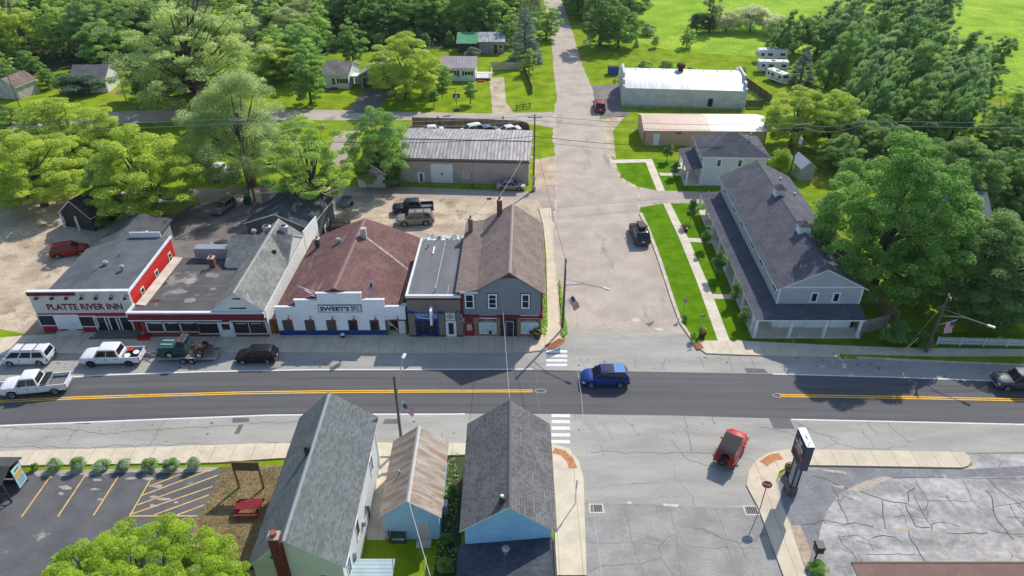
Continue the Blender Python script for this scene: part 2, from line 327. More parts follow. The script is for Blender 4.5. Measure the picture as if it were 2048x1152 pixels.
# pavements: slabs 0.13 m high
def slab(name, pts, m, h=.13):
    b = MB(m); b.prism([(p.x, p.y) for p in pts], -.02, h); return tag(b.build(name, uv=False), kind='structure')
slab('north_sidewalk', PX((1124, 678), (1117, 594), (1109, 511), (1104, 453), (1102, 417), (1077, 417), (1087, 453), (1092, 511), (1094, 578), (1095, 655), (1060, 662), (300, 662), (60, 672), (0, 677), (-300, 700)) + kN[:-1], CONC)
slab('northeast_sidewalk', PX((1395, 683), (1480, 683), (1640, 691), (1800, 697), (2048, 700), (2300, 712), (2300, 722), (2048, 713), (1860, 713), (1680, 709), (1678, 716)) + [P(1600, 714), P(1480, 711), P(1412, 708), P(1397, 697)], CONC)
slab('south_sidewalk', kS0[:-1] + PX((1113, 1152), (1107, 1001), (1104, 905), (900, 912), (560, 918), (431, 927), (279, 929), (63, 932)) + [P(-300, 955), P(-300, 955) + Vector((-120, -4, 0))], CONC)
slab('southeast_sidewalk', kSE0[0:11] + PX((1927, 906), (1938, 914), (1941, 925), (1936, 933), (1924, 937), (1621, 932), (1575, 935), (1558, 945), (1551, 964), (1561, 1010), (1578, 1048), (1612, 1150)) + [P(1612, 1150) + Vector((2, -25, 0))], CONC)
slab('lawn_kerb', PX((1278, 428), (1295, 463), (1317, 524), (1345, 610), (1360, 649), (1382, 680), (1387, 679), (1365, 647), (1351, 608), (1324, 524), (1301, 462), (1284, 427)), KERB, .14)
slab('verge_kerb', PX((1713, 718), (1900, 727), (2048, 733), (2300, 748), (2300, 745), (2048, 730), (1900, 724), (1713, 715)), KERB, .14)
# lawns and garden paths
ground('lawn', PX((1279, 415), (1326, 407), (1415, 406), (1440, 430), (1560, 700), (1480, 683), (1395, 683), (1388, 680), (1366, 648), (1352, 608), (1325, 524), (1302, 462), (1285, 428)), 3 * Z, LAWN)
ground('upper_lawn', PX((1232, 322), (1245, 356), (1274, 372), (1313, 380), (1440, 384), (1440, 330), (1290, 316), (1226, 320)), 3 * Z, LAWN)
ground('front_lawn', PX((1480, 683), (1500, 660), (2300, 670), (2300, 712), (2048, 700), (1800, 697), (1640, 691)), 3.4 * Z, M_('shaded lawn', rgb(100, 134, 28), rgb(76, 110, 18), scale=.5, fine=.25, fscale=8, spec=.02))
ground('verge', PX((1680, 709), (1860, 713), (2048, 713), (2300, 722), (2300, 745), (2048, 730), (1900, 724), (1713, 715)), 3 * Z, GRASS)
ground('street_side_weeds', PX((1118, 556), (1126, 600), (1136, 668), (1124, 676), (1116, 600)), 5 * Z, M_('weeds', rgb(112, 150, 50), rgb(140, 130, 80), scale=2, fine=.35, fscale=8, bump=.1))
slab('garden_path', PX((1326, 407), (1360, 480), (1395, 567), (1436, 683), (1460, 683), (1421, 580), (1378, 480), (1341, 407)), PATHC, .03)
slab('garden_path', PX((1374, 476), (1378, 484), (1436, 487), (1436, 479)), PATHC, .034)
slab('garden_path', PX((1424, 589), (1428, 598), (1500, 598), (1500, 589)), PATHC, .034)
slab('garden_path', PX((1219, 320), (1304, 318), (1330, 382), (1314, 382), (1291, 325), (1222, 327)), PATHC, .03)
slab('garden_path', PX((1318, 346), (1321, 352), (1375, 351), (1372, 346)), PATHC, .034)
slab('porch_gravel', PX((1412, 408), (1425, 425), (1520, 640), (1540, 672), (1724, 672), (1724, 650), (1560, 640), (1440, 400)), M_('grey pea gravel', rgb(160, 158, 156), rgb(130, 128, 126), scale=2, fine=.3, fscale=14), .02)
slab('porch_gravel', PX((1355, 318), (1385, 372), (1500, 374), (1500, 366), (1392, 360), (1368, 316)), MATS['grey pea gravel'], .02)
# painted markings
mk = MB(WLINE, YLINE)
def off(pts, d):
    return [a if d == 0 else (a * (1 - d) + b * d) for a, b in pts]
ribbon(mk, [p + Vector((0, .12, 0)) for p in hN[:8]][:8], .16, 4 * Z, WLINE)
ribbon(mk, PX((1545, 748), (1800, 755), (2048, 764), (2300, 774)), .16, 4 * Z, WLINE)
ribbon(mk, [p + Vector((0, -.1, 0)) for p in hS[:8]] + PX((930, 828)), .16, 4 * Z, WLINE)
ribbon(mk, PX((1583, 839), (2048, 849), (2300, 856)), .16, 4 * Z, WLINE)
yl = extend(PX((0, 803), (150, 796), (300, 791), (480, 786), (650, 783.5), (850, 782.5), (1066, 782)))[:-3]
yr = extend(PX((1560, 791), (1800, 795), (2048, 800)))[3:]
for k in (-.13, .13):
    ribbon(mk, [p + Vector((0, k, 0)) for p in yl], .13, 4 * Z, YLINE); ribbon(mk, [p + Vector((0, k, 0)) for p in yr], .13, 4 * Z, YLINE)
def ring(c, rx, ry):
    ribbon(mk, [c + Vector((rx * math.cos(t / 12 * math.pi), ry * math.sin(t / 12 * math.pi), 0)) for t in range(25)], .03, 4 * Z, WLINE)
ring(P(1081, 782), .55, .28); ring(P(1556, 791), .5, .26)
tag(mk.build('road_markings', uv=False), kind='structure')
cw = MB(WLINE)
for y in (703, 712, 721, 730): ribbon(cw, PX((1092 - (y - 703) * -.02, y), (1134.5, y)), .42, 4 * Z)
for y in (831.5, 843.5, 856.5, 870, 883.5): ribbon(cw, PX((1103, y), (1140, y)), .42, 4 * Z)
tag(cw.build('crosswalk_markings', uv=False), kind='structure')
pm = MB(YOLD)
for a in [((102, 951), (43, 1034)), ((175, 944), (116, 1033)), ((237, 952), (187, 1031)), ((304, 954), (260, 1031)), ((298, 973), (368, 946)), ((284, 991), (425, 938)), ((275, 1010), (440, 949)), ((264, 1028), (425, 973)), ((308, 1030), (418, 990)), ((352, 1031), (408, 1010)), ((258, 1032), (396, 1032))]:
    ribbon(pm, PX(*a), .12, 3 * Z)
for a in [((1870, 1065), (1900, 1118)), ((1940, 1070), (1975, 1120)), ((2012, 1072), (2044, 1122))]: ribbon(pm, PX(*a), .12, 3 * Z, M_('ghost yellow paint', rgb(190, 170, 128), rgb(160, 150, 130), scale=1, fine=.3))
tag(pm.build('parking_markings', uv=False), kind='structure')
# tactile plates and drain grates
ad = MB(ADA)
ribbon(ad, PX((1092, 696), (1108, 691), (1124, 681)), .75, .136); ribbon(ad, PX((1393, 688), (1401, 700)), .8, .136)
ribbon(ad, PX((1107, 903), (1126, 908), (1140, 922), (1146, 939)), .7, .136, ADA2); ribbon(ad, PX((1526, 930), (1543, 918), (1562, 914)), .75, .136, ADA2)
tag(ad.build('tactile_paving', uv=False), kind='structure')
GRATE = M_('cast iron grate', (.3, .29, .27), (.25, .24, .23), scale=2, uv=True, lines=[('x', .16, .09, (.02, .02, .02), 1.)])
for i, (x, y) in enumerate([(1193, 1017), (1503, 1021)]):
    p = P(x, y); b = MB(KERB, GRATE); b.box(-.62, .62, -.5, .5, 0, .012); b.sheet([(-.45, -.35), (.45, -.35), (.45, .35), (-.45, .35)], .018, GRATE)
    o = b.build('drain_grate'); o.location = p + Vector((0, 0, .01))
    tag(o, ['square drain grate at the corner kerb beside the blue house', 'square drain grate at the kerb beside the stop sign'][i], 'drain grate')
# long seams and cracks in the paving
ck = MB(M_('tar seam', (.19, .185, .18), (.12, .118, .115), scale=3), M_('dark tar seam', (.1, .1, .1), (.06, .06, .06), scale=1.2))
def crack(pts, wd=.055, j=.16, z=3.3 * Z, m=None):
    pts = PX(*pts); out = []
    for a, b in zip(pts, pts[1:]):
        n = max(2, int((b - a).length / .5))
        out += [a + (b - a) * (i / n) + Vector((random.uniform(-j, j), random.uniform(-j, j), 0)) * (0 if i == 0 else 1) for i in range(n)]
    ribbon(ck, out + [pts[-1]], wd, z, m)
for c in [((1072, 740), (1074, 765), (1077, 826)), ((500, 847), (620, 842)), ((0, 856), (120, 858), (210, 868), (330, 858), (480, 850)), ((160, 852), (135, 888)), ((330, 840), (300, 890)), ((1368, 832), (1377, 870), (1382, 905)), ((1425, 832), (1429, 848)), ((1180, 904), (1300, 905), (1430, 908)), ((1583, 842), (1640, 868), (1680, 880)), ((1776, 845), (1790, 862), (1820, 886)), ((1735, 845), (1755, 868)), ((1520, 855), (1560, 862), (1600, 874)), ((1270, 716), (1274, 738)), ((1330, 716), (1325, 735), (1332, 742)), ((1398, 714), (1408, 735)), ((1456, 712), (1466, 742)), ((1500, 716), (1508, 735)), ((0, 893), (130, 896), (250, 892), (420, 888), (600, 884)), ((1340, 880), (1370, 915), (1410, 930), (1440, 938))]:
    crack(c, z=3.5 * Z)
ck.mats.append(M_('soft seam', (.24, .235, .225), (.2, .195, .19), scale=2))
for c in [((1338, 1012), (1352, 1060), (1362, 1152)), ((1250, 1012), (1262, 1080), (1288, 1152)), ((1430, 1015), (1452, 1075), (1470, 1152)), ((1170, 1085), (1262, 1085), (1350, 1090), (1390, 1094), (1520, 1098)), ((1165, 1007), (1330, 1010), (1500, 1014))]:
    crack(c, .07, .12, 1.6 * Z, MATS['soft seam'])
for c in [[(1624, 952), (1653, 958), (1682, 973), (1710, 981), (1739, 990), (1785, 1004), (1814, 1007)], [(1814, 1007), (1834, 1019), (1852, 1019), (1857, 1004), (1843, 981), (1831, 960)], [(1817, 1004), (1816, 984), (1830, 976)], [(1830, 976), (1820, 968), (1805, 961)], [(1764, 1001), (1765, 1022), (1768, 1042), (1771, 1059)], [(1607, 1049), (1630, 1048), (1653, 1040), (1676, 1046), (1693, 1048), (1710, 1045), (1728, 1050), (1748, 1054)], [(1857, 1001), (1898, 1002), (1944, 1002)], [(1922, 957), (1935, 978), (1944, 1002), (1958, 1016), (1984, 1027)], [(1828, 990), (1840, 1016), (1852, 1036), (1862, 1050), (1863, 1059)], [(1811, 1010), (1823, 1036), (1830, 1052), (1860, 1055)], [(1863, 1050), (1883, 1045), (1906, 1049), (1918, 1053)], [(1975, 958), (1993, 976), (2016, 993), (2033, 1004), (2053, 1022)], [(1972, 981), (1984, 996), (1987, 1022), (1998, 1045), (2016, 1068), (2027, 1079)], [(1987, 1014), (2013, 1010), (2048, 1003)], [(1676, 1071), (1699, 1072), (1719, 1072), (1736, 1079), (1748, 1102)], [(1676, 1071), (1684, 1088), (1702, 1102), (1713, 1120)], [(1731, 1109), (1785, 1109), (1840, 1111)], [(1817, 1062), (1823, 1082), (1837, 1102), (1850, 1122)], [(1895, 1066), (1975, 1066)], [(1975, 1058), (2010, 1067), (2048, 1068)], [(1785, 955), (1854, 955), (1941, 956), (2048, 957)], [(2019, 1007), (2033, 1036), (2048, 1050)], [(1745, 1076), (1768, 1071), (1791, 1075), (1805, 1085)], [(1664, 970), (1676, 993), (1682, 1016), (1699, 1050)]]:
    crack(c, random.uniform(.04, .09), .09, 1.6 * Z, MATS['dark tar seam'])
sand = MB(M_('drifted sand', rgb(184, 173, 154), rgb(160, 150, 134), scale=2, fine=.2))
for c in [((1692, 980), (1730, 962), (1770, 952), (1786, 956), (1760, 966), (1740, 976), (1715, 984)), ((1628, 936), (1660, 940), (1690, 942), (1694, 948), (1660, 944)), ((1660, 970), (1690, 972), (1686, 978)), ((1790, 1060), (1815, 1050), (1830, 1058), (1810, 1064))]: sand.sheet(PX(*c), 1.8 * Z)
for k in range(26):
    x, y = random.uniform(60, 430), 944 + random.random() ** 2 * 70; rx, ry = random.uniform(6, 22), random.uniform(2, 5); m = 9
    sand.sheet(PX(*[(x + rx * random.uniform(.4, 1) * math.cos(t * 6.283 / m), y + ry * random.uniform(.4, 1) * math.sin(t * 6.283 / m)) for t in range(m)]), 1.2 * Z + k * .0002, M_('worn pale asphalt', rgb(176, 168, 156), rgb(146, 142, 136), scale=3, fine=.25))
sand.sheet(PX((62, 941), (430, 934), (438, 936), (420, 943), (330, 946), (250, 944), (180, 950), (120, 948), (75, 953)), 1.15 * Z, MATS['worn pale asphalt'])
sk = MB(M_('tyre skid', (.33, .325, .32), (.29, .285, .28), scale=3))
for c in [((1160, 835), (1185, 862), (1202, 890), (1208, 912)), ((1168, 835), (1192, 860), (1210, 886)), ((1186, 832), (1215, 858), (1232, 890)), ((1240, 832), (1262, 850), (1276, 872))]: ribbon(sk, PX(*c), .16, 2.4 * Z)
for dy, wd in ((.26, .7), (.44, .7), (-.26, .7), (-.44, .7)):
    ribbon(sk, [a.lerp(b_, .5 + dy * .9) for a, b_ in zip(arc(P(1024, 739.5).y, .0006), arc(P(1024, 828).y, .0006))], wd, 3.3 * Z, M_('polished wheel track', (.122, .12, .122), (.104, .103, .105), scale=.7, stretch=(.05, 1, 1), fine=.05))
ol = M_('oil spots', (.16, .157, .152), (.12, .118, .115), scale=4)
for k in range(150):
    x, y = random.uniform(0, 2048), random.choice([random.uniform(842, 885), random.uniform(712, 738), random.uniform(715, 738)])
    if 930 < x < 1110 or (x > 1600 and y > 800): continue
    c = P(x, y); r_ = random.choice([.05, .07, .1, .16]); sk.sheet([(c.x + r_ * random.uniform(.5, 1.4) * math.cos(t * 1.05), c.y + r_ * random.uniform(.5, 1.2) * math.sin(t * 1.05)) for t in range(6)], 2.5 * Z + k * .00001, ol)
tag(sk.build('tyre_skid_marks', uv=False), kind='structure')
ground('dark_lot_strip', PX((1578, 938), (1621, 934), (1921, 939), (2048, 932), (2048, 952), (1900, 955), (1780, 957), (1720, 968), (1680, 985), (1655, 1020), (1640, 1060), (1636, 1100), (1614, 1148), (1582, 1048), (1565, 1010), (1556, 964)), 1.1 * Z, M_('dark lot asphalt', rgb(134, 134, 136), rgb(116, 116, 119), scale=.5, fine=.22, fscale=4, spots=(rgb(186, 180, 170), .35, .64)))
ground('gap_shade_ground', PX((880, 908), (934, 908), (918, 1152), (866, 1152), (878, 1080)), 1.2 * Z, M_('shade toned gap ground', rgb(70, 62, 46), rgb(60, 78, 36), scale=1.2, fine=.3))  # dark sheet between the houses: the shade of the gap put into its colour
SV_ = M_('roadside sand', rgb(202, 188, 168), rgb(172, 156, 136), scale=1.5, fine=.25, fscale=6)
for edge, a, b_, n_ in ((up_r, 6, 14, 60), (up_l, 5, 13, 60)):
    for k in range(n_):
        i = random.randrange(a, b_ - 1); p = edge[i].lerp(edge[i + 1], random.random()); r_ = random.uniform(.15, .8)
        sand.sheet([(p.x + r_ * .6 * random.uniform(.3, 1) * math.cos(t * .57), p.y + r_ * 1.8 * random.uniform(.4, 1) * math.sin(t * .57)) for t in range(11)], 1.9 * Z + k * .00003 + (.002 if a == 5 else 0), SV_)
tag(sand.build('drifted_sand', uv=False), kind='structure')
tag(ck.build('pavement_cracks', uv=False), kind='structure')
tp = MB(M_('tar patch', (.15, .148, .146), (.12, .12, .12), scale=2, fine=.15), M_('pale patch', rgb(205, 200, 192), rgb(188, 182, 174), scale=2, fine=.1))
for c in [((478, 850), (488, 848), (478, 868), (468, 868)), ((1535, 832), (1578, 836), (1590, 858), (1548, 858)), ((465, 836), (498, 836), (498, 844), (465, 846)), ((1488, 736), (1528, 738), (1536, 746), (1494, 746)), ((770, 838), (800, 838), (795, 848), (765, 848)), ((1290, 648), (1310, 642), (1300, 654)), ((150, 842), (186, 842), (180, 848), (150, 848))]:
    tp.sheet(PX(*c), 2.6 * Z)
for c in [((1262, 638), (1275, 635), (1282, 642), (1268, 644)), ((1308, 656), (1322, 655), (1328, 661), (1314, 661)), ((1325, 1007), (1358, 1009), (1356, 1014), (1328, 1012)), ((1254, 1003), (1264, 1004), (1262, 1008), (1254, 1007))]: tp.sheet(PX(*c), 2.6 * Z, MATS['pale patch'])
tag(tp.build('pavement_patches', uv=False), kind='structure')
# ---------------------------------------------------------------- buildings
class Pl:                                        # a wall plane: origin, run direction, outward normal
    def __init__(s, o, a, n): s.o, s.a, s.n = Vector(o), Vector(a), Vector(n)
    def __call__(s, a, b, c): return s.o + s.a * a + Vector((0, 0, b)) + s.n * c
class Bd:
    def __init__(s, name, label, l, r, ang=None, cat='building', skew=0, group=None):
        a, b = (l if isinstance(l, Vector) else P(*l)), (r if isinstance(r, Vector) else P(*r)); s.w = (b - a).length; s.o = a
        s.ang = math.atan2(b.y - a.y, b.x - a.x) if ang is None else R(ang)
        s.c, s.s = math.cos(s.ang), math.sin(s.ang); s.k = skew
        s.root = thing(name, label, cat, a, s.ang, group)
        s.C = s.loc(Vector((0, 0, CAM_H)))
    def loc(s, p):
        d = p - s.o; return Vector((d.x * s.c + d.y * s.s, -d.x * s.s + d.y * s.c, p.z))
    def dr(s, x, y):
        d = ray(x, y); return Vector((d[0] * s.c + d[1] * s.s, -d[0] * s.s + d[1] * s.c, d[2]))
    def uv(s, x, y, z):
        q = s.loc(P(x, y, z)); return (q.x - s.k * q.y, q.y)
    def F(s, x, y, v=0):
        d = s.dr(x, y); t = (v - s.C.y) / d.y; return (s.C.x + d.x * t - s.k * v, CAM_H + d.z * t)
    def Sd(s, x, y, u):
        d = s.dr(x, y); t = (u - (s.C.x - s.k * s.C.y)) / (d.x - s.k * d.y); return (s.C.y + d.y * t, CAM_H + d.z * t)
    def mk(s, mb, name, parent=None, **k): return mb.build(name, parent or s.root, skew=s.k, **k)
    def front(s, v=0): return Pl((0, v, 0), (1, 0, 0), (0, -1, 0))
    def back(s, v): return Pl((0, v, 0), (1, 0, 0), (0, 1, 0))
    def right(s, u): return Pl((u, 0, 0), (0, 1, 0), (1, 0, 0))
    def left(s, u): return Pl((u, 0, 0), (0, 1, 0), (-1, 0, 0))
    def Fr(s, r, v=0):                           # picture rectangle on a front wall -> a0,b0,a1,b1
        a0, b0 = s.F(r[0], r[3], v); a1, b1 = s.F(r[2], r[1], v); return (a0, b0, a1, b1)
    def Sr(s, r, u):
        q = [s.Sd(*p, u) for p in ((r[0], r[3]), (r[2], r[1]))]
        return (min(q[0][0], q[1][0]), min(q[0][1], q[1][1]), max(q[0][0], q[1][0]), max(q[0][1], q[1][1]))
    def win(s, pl, r, fm=TRIM, gm=GLASS, fw=.09, nx=0, ny=0, name='window', proud=.05, parent=None, label=None):
        a0, b0, a1, b1 = r; T = lambda a, b, c: pl(a, b, c); f = MB(fm); d = .05
        f.box(a0, a1, b0, b0 + fw, -d, proud, None, T); f.box(a0, a1, b1 - fw, b1, -d, proud, None, T)
        f.box(a0, a0 + fw, b0 + fw, b1 - fw, -d, proud, None, T); f.box(a1 - fw, a1, b0 + fw, b1 - fw, -d, proud, None, T)
        for i in range(nx): x = a0 + (a1 - a0) * (i + 1) / (nx + 1); f.box(x - .03, x + .03, b0 + fw, b1 - fw, -d, proud - .01, None, T)
        for i in range(ny): y = b0 + (b1 - b0) * (i + 1) / (ny + 1); f.box(a0 + fw, a1 - fw, y - .03, y + .03, -d, proud - .012, None, T)
        o = s.mk(f, name, parent); g = MB(gm); g.box(a0 + fw * .6, a1 - fw * .6, b0 + fw * .6, b1 - fw * .6, -.03, .015, None, T); s.mk(g, 'pane', o)
        if label: o['label'] = label
        return o
    def door(s, pl, r, m, fm=TRIM, glass=None, fw=.08, name='door', gm=GLASS):
        a0, b0, a1, b1 = r; T = lambda a, b, c: pl(a, b, c); f = MB(m, fm)
        f.box(a0 + fw, a1 - fw, b0, b1 - fw, -.04, .03, m, T)
        f.box(a0, a0 + fw, b0, b1, -.05, .06, fm, T); f.box(a1 - fw, a1, b0, b1, -.05, .06, fm, T); f.box(a0 + fw, a1 - fw, b1 - fw, b1, -.05, .06, fm, T)
        o = s.mk(f, name); h = MB(STEEL); hx = a1 - fw - .1; h.box(hx - .025, hx + .025, b0 + .92, b0 + 1.08, .03, .09, None, T); s.mk(h, 'handle', o)
        if glass:
            w_, h_ = a1 - a0, b1 - b0; g = MB(gm); g.box(a0 + w_ * glass[0], a0 + w_ * glass[2], b0 + h_ * glass[1], b0 + h_ * glass[3], .0, .036, None, T); s.mk(g, 'pane', o)
        return o
    def part(s, name, m, fn, **k): b = MB(m); fn(b); return s.mk(b, name, **k)
    def pbox(s, name, m, *dims, bev=0, pl=None, parent=None): b = MB(m); b.box(*dims, None, pl); return s.mk(b, name, parent, bev=bev)
    def strokes(s, pl, a0, b0, a1, b1, m, c=.03, th=.01, parent=None):   # lettering too small to read in the photograph
        g = MB(m); a = a0
        while a < a1 - .06:
            w_ = min(random.uniform(.06, .14), a1 - a); g.box(a, a + w_, b0 + random.uniform(0, .2) * (b1 - b0), b1, c, c + th, None, pl); a += w_ + .035
        return s.mk(g, 'lettering', parent)
    def text(s, body, pl, a0, b0, a1, b1, m, c=.03, th=.03, bold=0, name='lettering', parent=None):
        cu = bpy.data.curves.new('t', 'FONT'); cu.body = body; cu.size = 1; cu.offset = bold; cu.extrude = .5; cu.resolution_u = 3
        to = bpy.data.objects.new('t', cu); COL.objects.link(to); dg = bpy.context.evaluated_depsgraph_get(); me = bpy.data.meshes.new_from_object(to.evaluated_get(dg))
        bpy.data.objects.remove(to); co = np.empty(len(me.vertices) * 3); me.vertices.foreach_get('co', co); co = co.reshape(-1, 3)
        mn, mx = co.min(0), co.max(0); q = (co - mn) / np.maximum(mx - mn, 1e-6)
        vs = [pl(a0 + (a1 - a0) * p[0], b0 + (b1 - b0) * p[1], c + th * p[2]) for p in q]
        me.vertices.foreach_set('co', np.array([(v.x + s.k * v.y, v.y, v.z) for v in vs], dtype=np.float32).ravel()); me.materials.clear(); me.materials.append(m); me.update(); me.name = name
        o = bpy.data.objects.new(name, me); COL.objects.link(o); o.parent = parent or s.root; return o
    def gable(s, u0, u1, v0, v1, ze, zr, wm, rm, tm=TRIM, ur=None, ov=.3, th=.12, axis='v', base=0, rname='roof', wname='wall', zl=None, zrt=None, ovg=None, cap=None):
        """gabled block; ridge runs along v ('v') or along u ('u'); zl/zrt: separate eave heights"""
        ovg = ov if ovg is None else ovg
        p0, p1, q0, q1 = (u0, u1, v0, v1) if axis == 'v' else (v0, v1, u0, u1)
        ur = (p0 + p1) / 2 if ur is None else ur; zl = ze if zl is None else zl; zr_ = ze if zrt is None else zrt; ax = 'y' if axis == 'v' else 'x'
        b = MB(wm); b.prism([(p0, base), (p1, base), (p1, zr_), (ur, zr), (p0, zl)], q0, q1, axis=ax); wo = s.mk(b, wname)
        sl_, sr_ = (zr - zl) / (ur - p0), (zr - zr_) / (p1 - ur)
        L = (p0 - ov, zl - sl_ * ov + .02); T_ = (ur, zr + .02); Rr = (p1 + ov, zr_ - sr_ * ov + .02)
        prof = [L, T_, Rr, (Rr[0], Rr[1] + th), (T_[0], T_[1] + th), (L[0], L[1] + th)]
        def mf(i, pts):
            a, c = pts[i], pts[(i + 1) % len(pts)]
            up = abs(a[0] - c[0]) > .3 and (a[1] + c[1]) / 2 > ((L[1] if (a[0] + c[0]) / 2 < ur else Rr[1]) + T_[1]) / 2 + th * .5
            return rm if up else tm
        r = MB(tm); r.prism(prof, q0 - ovg, q1 + ovg, tm, axis=ax, mfun=mf); ro = s.mk(r, rname)
        if cap:
            c_ = MB(cap); t = T_[1] + th; c_.prism([(ur - .16, t - sl_ * .16 + .004), (ur, t + .005), (ur + .16, t - sr_ * .16 + .004), (ur + .16, t - sr_ * .16 + .03), (ur, t + .035), (ur - .16, t - sl_ * .16 + .03)], q0 - ovg, q1 + ovg, cap, axis=ax); s.mk(c_, 'ridge_cap', ro)
        return wo, ro
def SHI(name, c, c2=None, w=.34, h=.16, con=.25, bias=0., **k): return M_(name, c, c2, uv=True, scale=.5, fine=.14, fscale=6, rough=.95, shingle=(w, h, con, bias), spec=.15, **k)
SH_GREY = SHI('grey shingles', rgb(118, 122, 125), rgb(104, 108, 112)); SH_OLD = SHI('weathered grey green shingles', rgb(140, 142, 136), rgb(118, 120, 116), spots=(rgb(160, 158, 150), .8, .6))
SH_BROWN = SHI('red brown shingles', rgb(126, 96, 92), rgb(108, 82, 80), spots=(rgb(150, 122, 114), .35, .6, (.4, 2, 1)))
SH_TAUPE = SHI('taupe shingles', rgb(142, 126, 118), rgb(124, 110, 104)); SH_NAVY = SHI('charcoal shingles', rgb(100, 100, 108), rgb(87, 87, 95)); SH_SLATE = SHI('grey green slate shingles', rgb(114, 119, 119), rgb(106, 111, 111), con=.3)
SH_MIX = SHI('two tone charcoal shingles', rgb(112, 111, 111), rgb(98, 97, 97), w=.19, h=.27, con=.6, bias=.45)
MEMB = M_('black roof membrane', rgb(94, 92, 92), rgb(80, 79, 80), scale=.35, fine=.08, fscale=4, spots=(rgb(160, 152, 142), .4, .57), lines=[('y', 2.6, .06, rgb(140, 134, 128), .7)], rough=.8)
MEMB2 = M_('grey roof membrane', rgb(116, 117, 120), rgb(100, 101, 104), scale=.4, fine=.1, fscale=4, rough=.8, stretch=(1, .3, 1))
LAP = lambda n, c, p=.2: M_(n, c, tuple(v * .93 for v in c), uv=True, scale=.8, fine=.03, lines=[('y', p, .03, tuple(v * .55 for v in c), .7)], rough=.6)
BATT = lambda n, c, p=.3, w=.05, d=.5: M_(n, c, tuple(v * .92 for v in c), uv=True, scale=.6, fine=.04, lines=[('x', p, w, tuple(v * d for v in c), .9)], rough=.6)
WALLW = LAP('white lap siding', (.76, .76, .74)); WALLG = LAP('pale sage lap siding', rgb(214, 214, 198))
MAROON = flat('maroon paint', rgb(120, 30, 44)); REDW = BATT('red board siding', rgb(206, 44, 42), .4, .04, .7); RED2 = flat('red painted base', rgb(168, 32, 44))
def vent(bd, u, v, z, kind, parent=None):
    b = MB(STEEL, BLACK)
    if kind == 'pipe': b.lathe([(.09, 0), (.09, .55)], 8, None, (u, v, z)); n = 'vent_pipe'
    elif kind == 'cap': b.lathe([(.14, 0), (.14, .5), (.26, .52), (.3, .7), (.2, .86)], 10, None, (u, v, z)); n = 'vent_cap'
    elif kind == 'fan': b.lathe([(.42, -.4), (.42, .45), (.52, .5), (.52, .95), (.4, 1.05)], 14, None, (u, v, z)); b.lathe([(.3, 1.052), (.3, 1.07)], 12, BLACK, (u, v, z)); n = 'exhaust_fan'
    elif kind == 'turbine': b.lathe([(.14, 0), (.14, .25), (.3, .35), (.34, .5), (.24, .68)], 12, None, (u, v, z)); n = 'turbine_vent'
    elif kind == 'box': b.box(u - .2, u + .2, v - .2, v + .2, z - .1, z + .25, BLACK); n = 'box_vent'
    return bd.mk(b, n, smooth=40)
def chimney(bd, u, v, z0, z1, w=.6, m=BRICK, name='chimney', capm=None):
    b = MB(m); b.box(u - w / 2, u + w / 2, v - w / 2, v + w / 2, z0, z1); o = bd.mk(b, name)
    c = MB(capm or KERB); c.box(u - w / 2 - .06, u + w / 2 + .06, v - w / 2 - .06, v + w / 2 + .06, z1, z1 + .1); bd.mk(c, 'chimney_cap', o)
    f = MB(flat('clay flue', rgb(150, 90, 66))); f.lathe([(w * .25, 0), (w * .25, .3)], 8, None, (u, v, z1 + .1)); bd.mk(f, 'flue', o); return o
def gooseneck(bd, pl, a, z, m, up=.35, outc=.45, k=1.):
    b = MB(m); b.tube([pl(a, z, .02), pl(a, z + up, .2), pl(a, z + up, outc - .1), pl(a, z + up - .12, outc)], .025, 5); c = pl(a, z + up - .38, outc)
    b.lathe([(.24 * k, 0), (.2 * k, .1 * k), (.07 * k, .24 * k), (.04, .28)], 10, None, tuple(c)); return bd.mk(b, 'wall_lamp')

# --- red and white roadside inn
b = Bd('roadside_inn', 'red and white inn lettered across its battened front, leftmost of its row', (84, 665), (281, 663))
W = b.w
INNW = BATT('white battened siding', rgb(206, 204, 198), .33, .06, .55)
GT = M_('grey torch-down roofing', rgb(100, 104, 108), rgb(84, 88, 92), scale=.4, fine=.16, fscale=7, rough=.95)
zt = 5.25; zb = 2.55
b.part('base_wall', RED2, lambda m: m.box(.35, W + .1, 0, .25, 0, zb))
b.part('false_front', INNW, lambda m: m.box(.3, W + .15, -.03, .25, zb, zt))
b.part('cornice', TRIM, lambda m: (m.box(.2, W + .2, -.1, .32, zt, zt + .1)))
b.part('maroon_fascia', MAROON, lambda m: m.box(.22, W * .49, -.12, -.03, zt - .42, zt - .001))
body = MB(REDW); body.prism([(.5, 0), (W, 0), (W, 4.95), (W * .5, 4.9), (.5, 3.3)], .25, 11.9, axis='y'); b.mk(body, 'wall')
r = MB(GT); r.prism([(.25, 3.35), (W * .5, 4.95), (W - .02, 5.0), (W - .02, 5.08), (W * .5, 5.05), (.25, 3.45)], .25, 12.0, axis='y'); b.mk(r, 'roof')
b.part('wall_coping', TRIM, lambda m: m.box(W - .02, W + .16, .0, 12.0, 4.9, 5.14))
e = MB(flat('grey block wall', rgb(150, 148, 145))); e.prism([(.8, 0), (7.0, 0), (7.0, 3.0), (3.4, 3.9), (.8, 3.0)], 12.0, 19.6, axis='y'); b.mk(e, 'rear_wall')
r = MB(M_('black rolled roofing', rgb(82, 84, 88), rgb(66, 68, 72), scale=.6, fine=.2, fscale=7)); r.prism([(.5, 2.95), (3.4, 3.95), (7.3, 2.98), (7.3, 3.1), (3.4, 4.07), (.5, 3.07)], 12.02, 20.0, axis='y'); b.mk(r, 'rear_roof')
b.pbox('parapet', TRIM, 6.0, 9.6, 11.75, 11.88, 5.0, 5.75)
chimney(b, 7.0, 13.2, 3.0, 4.9, .55)
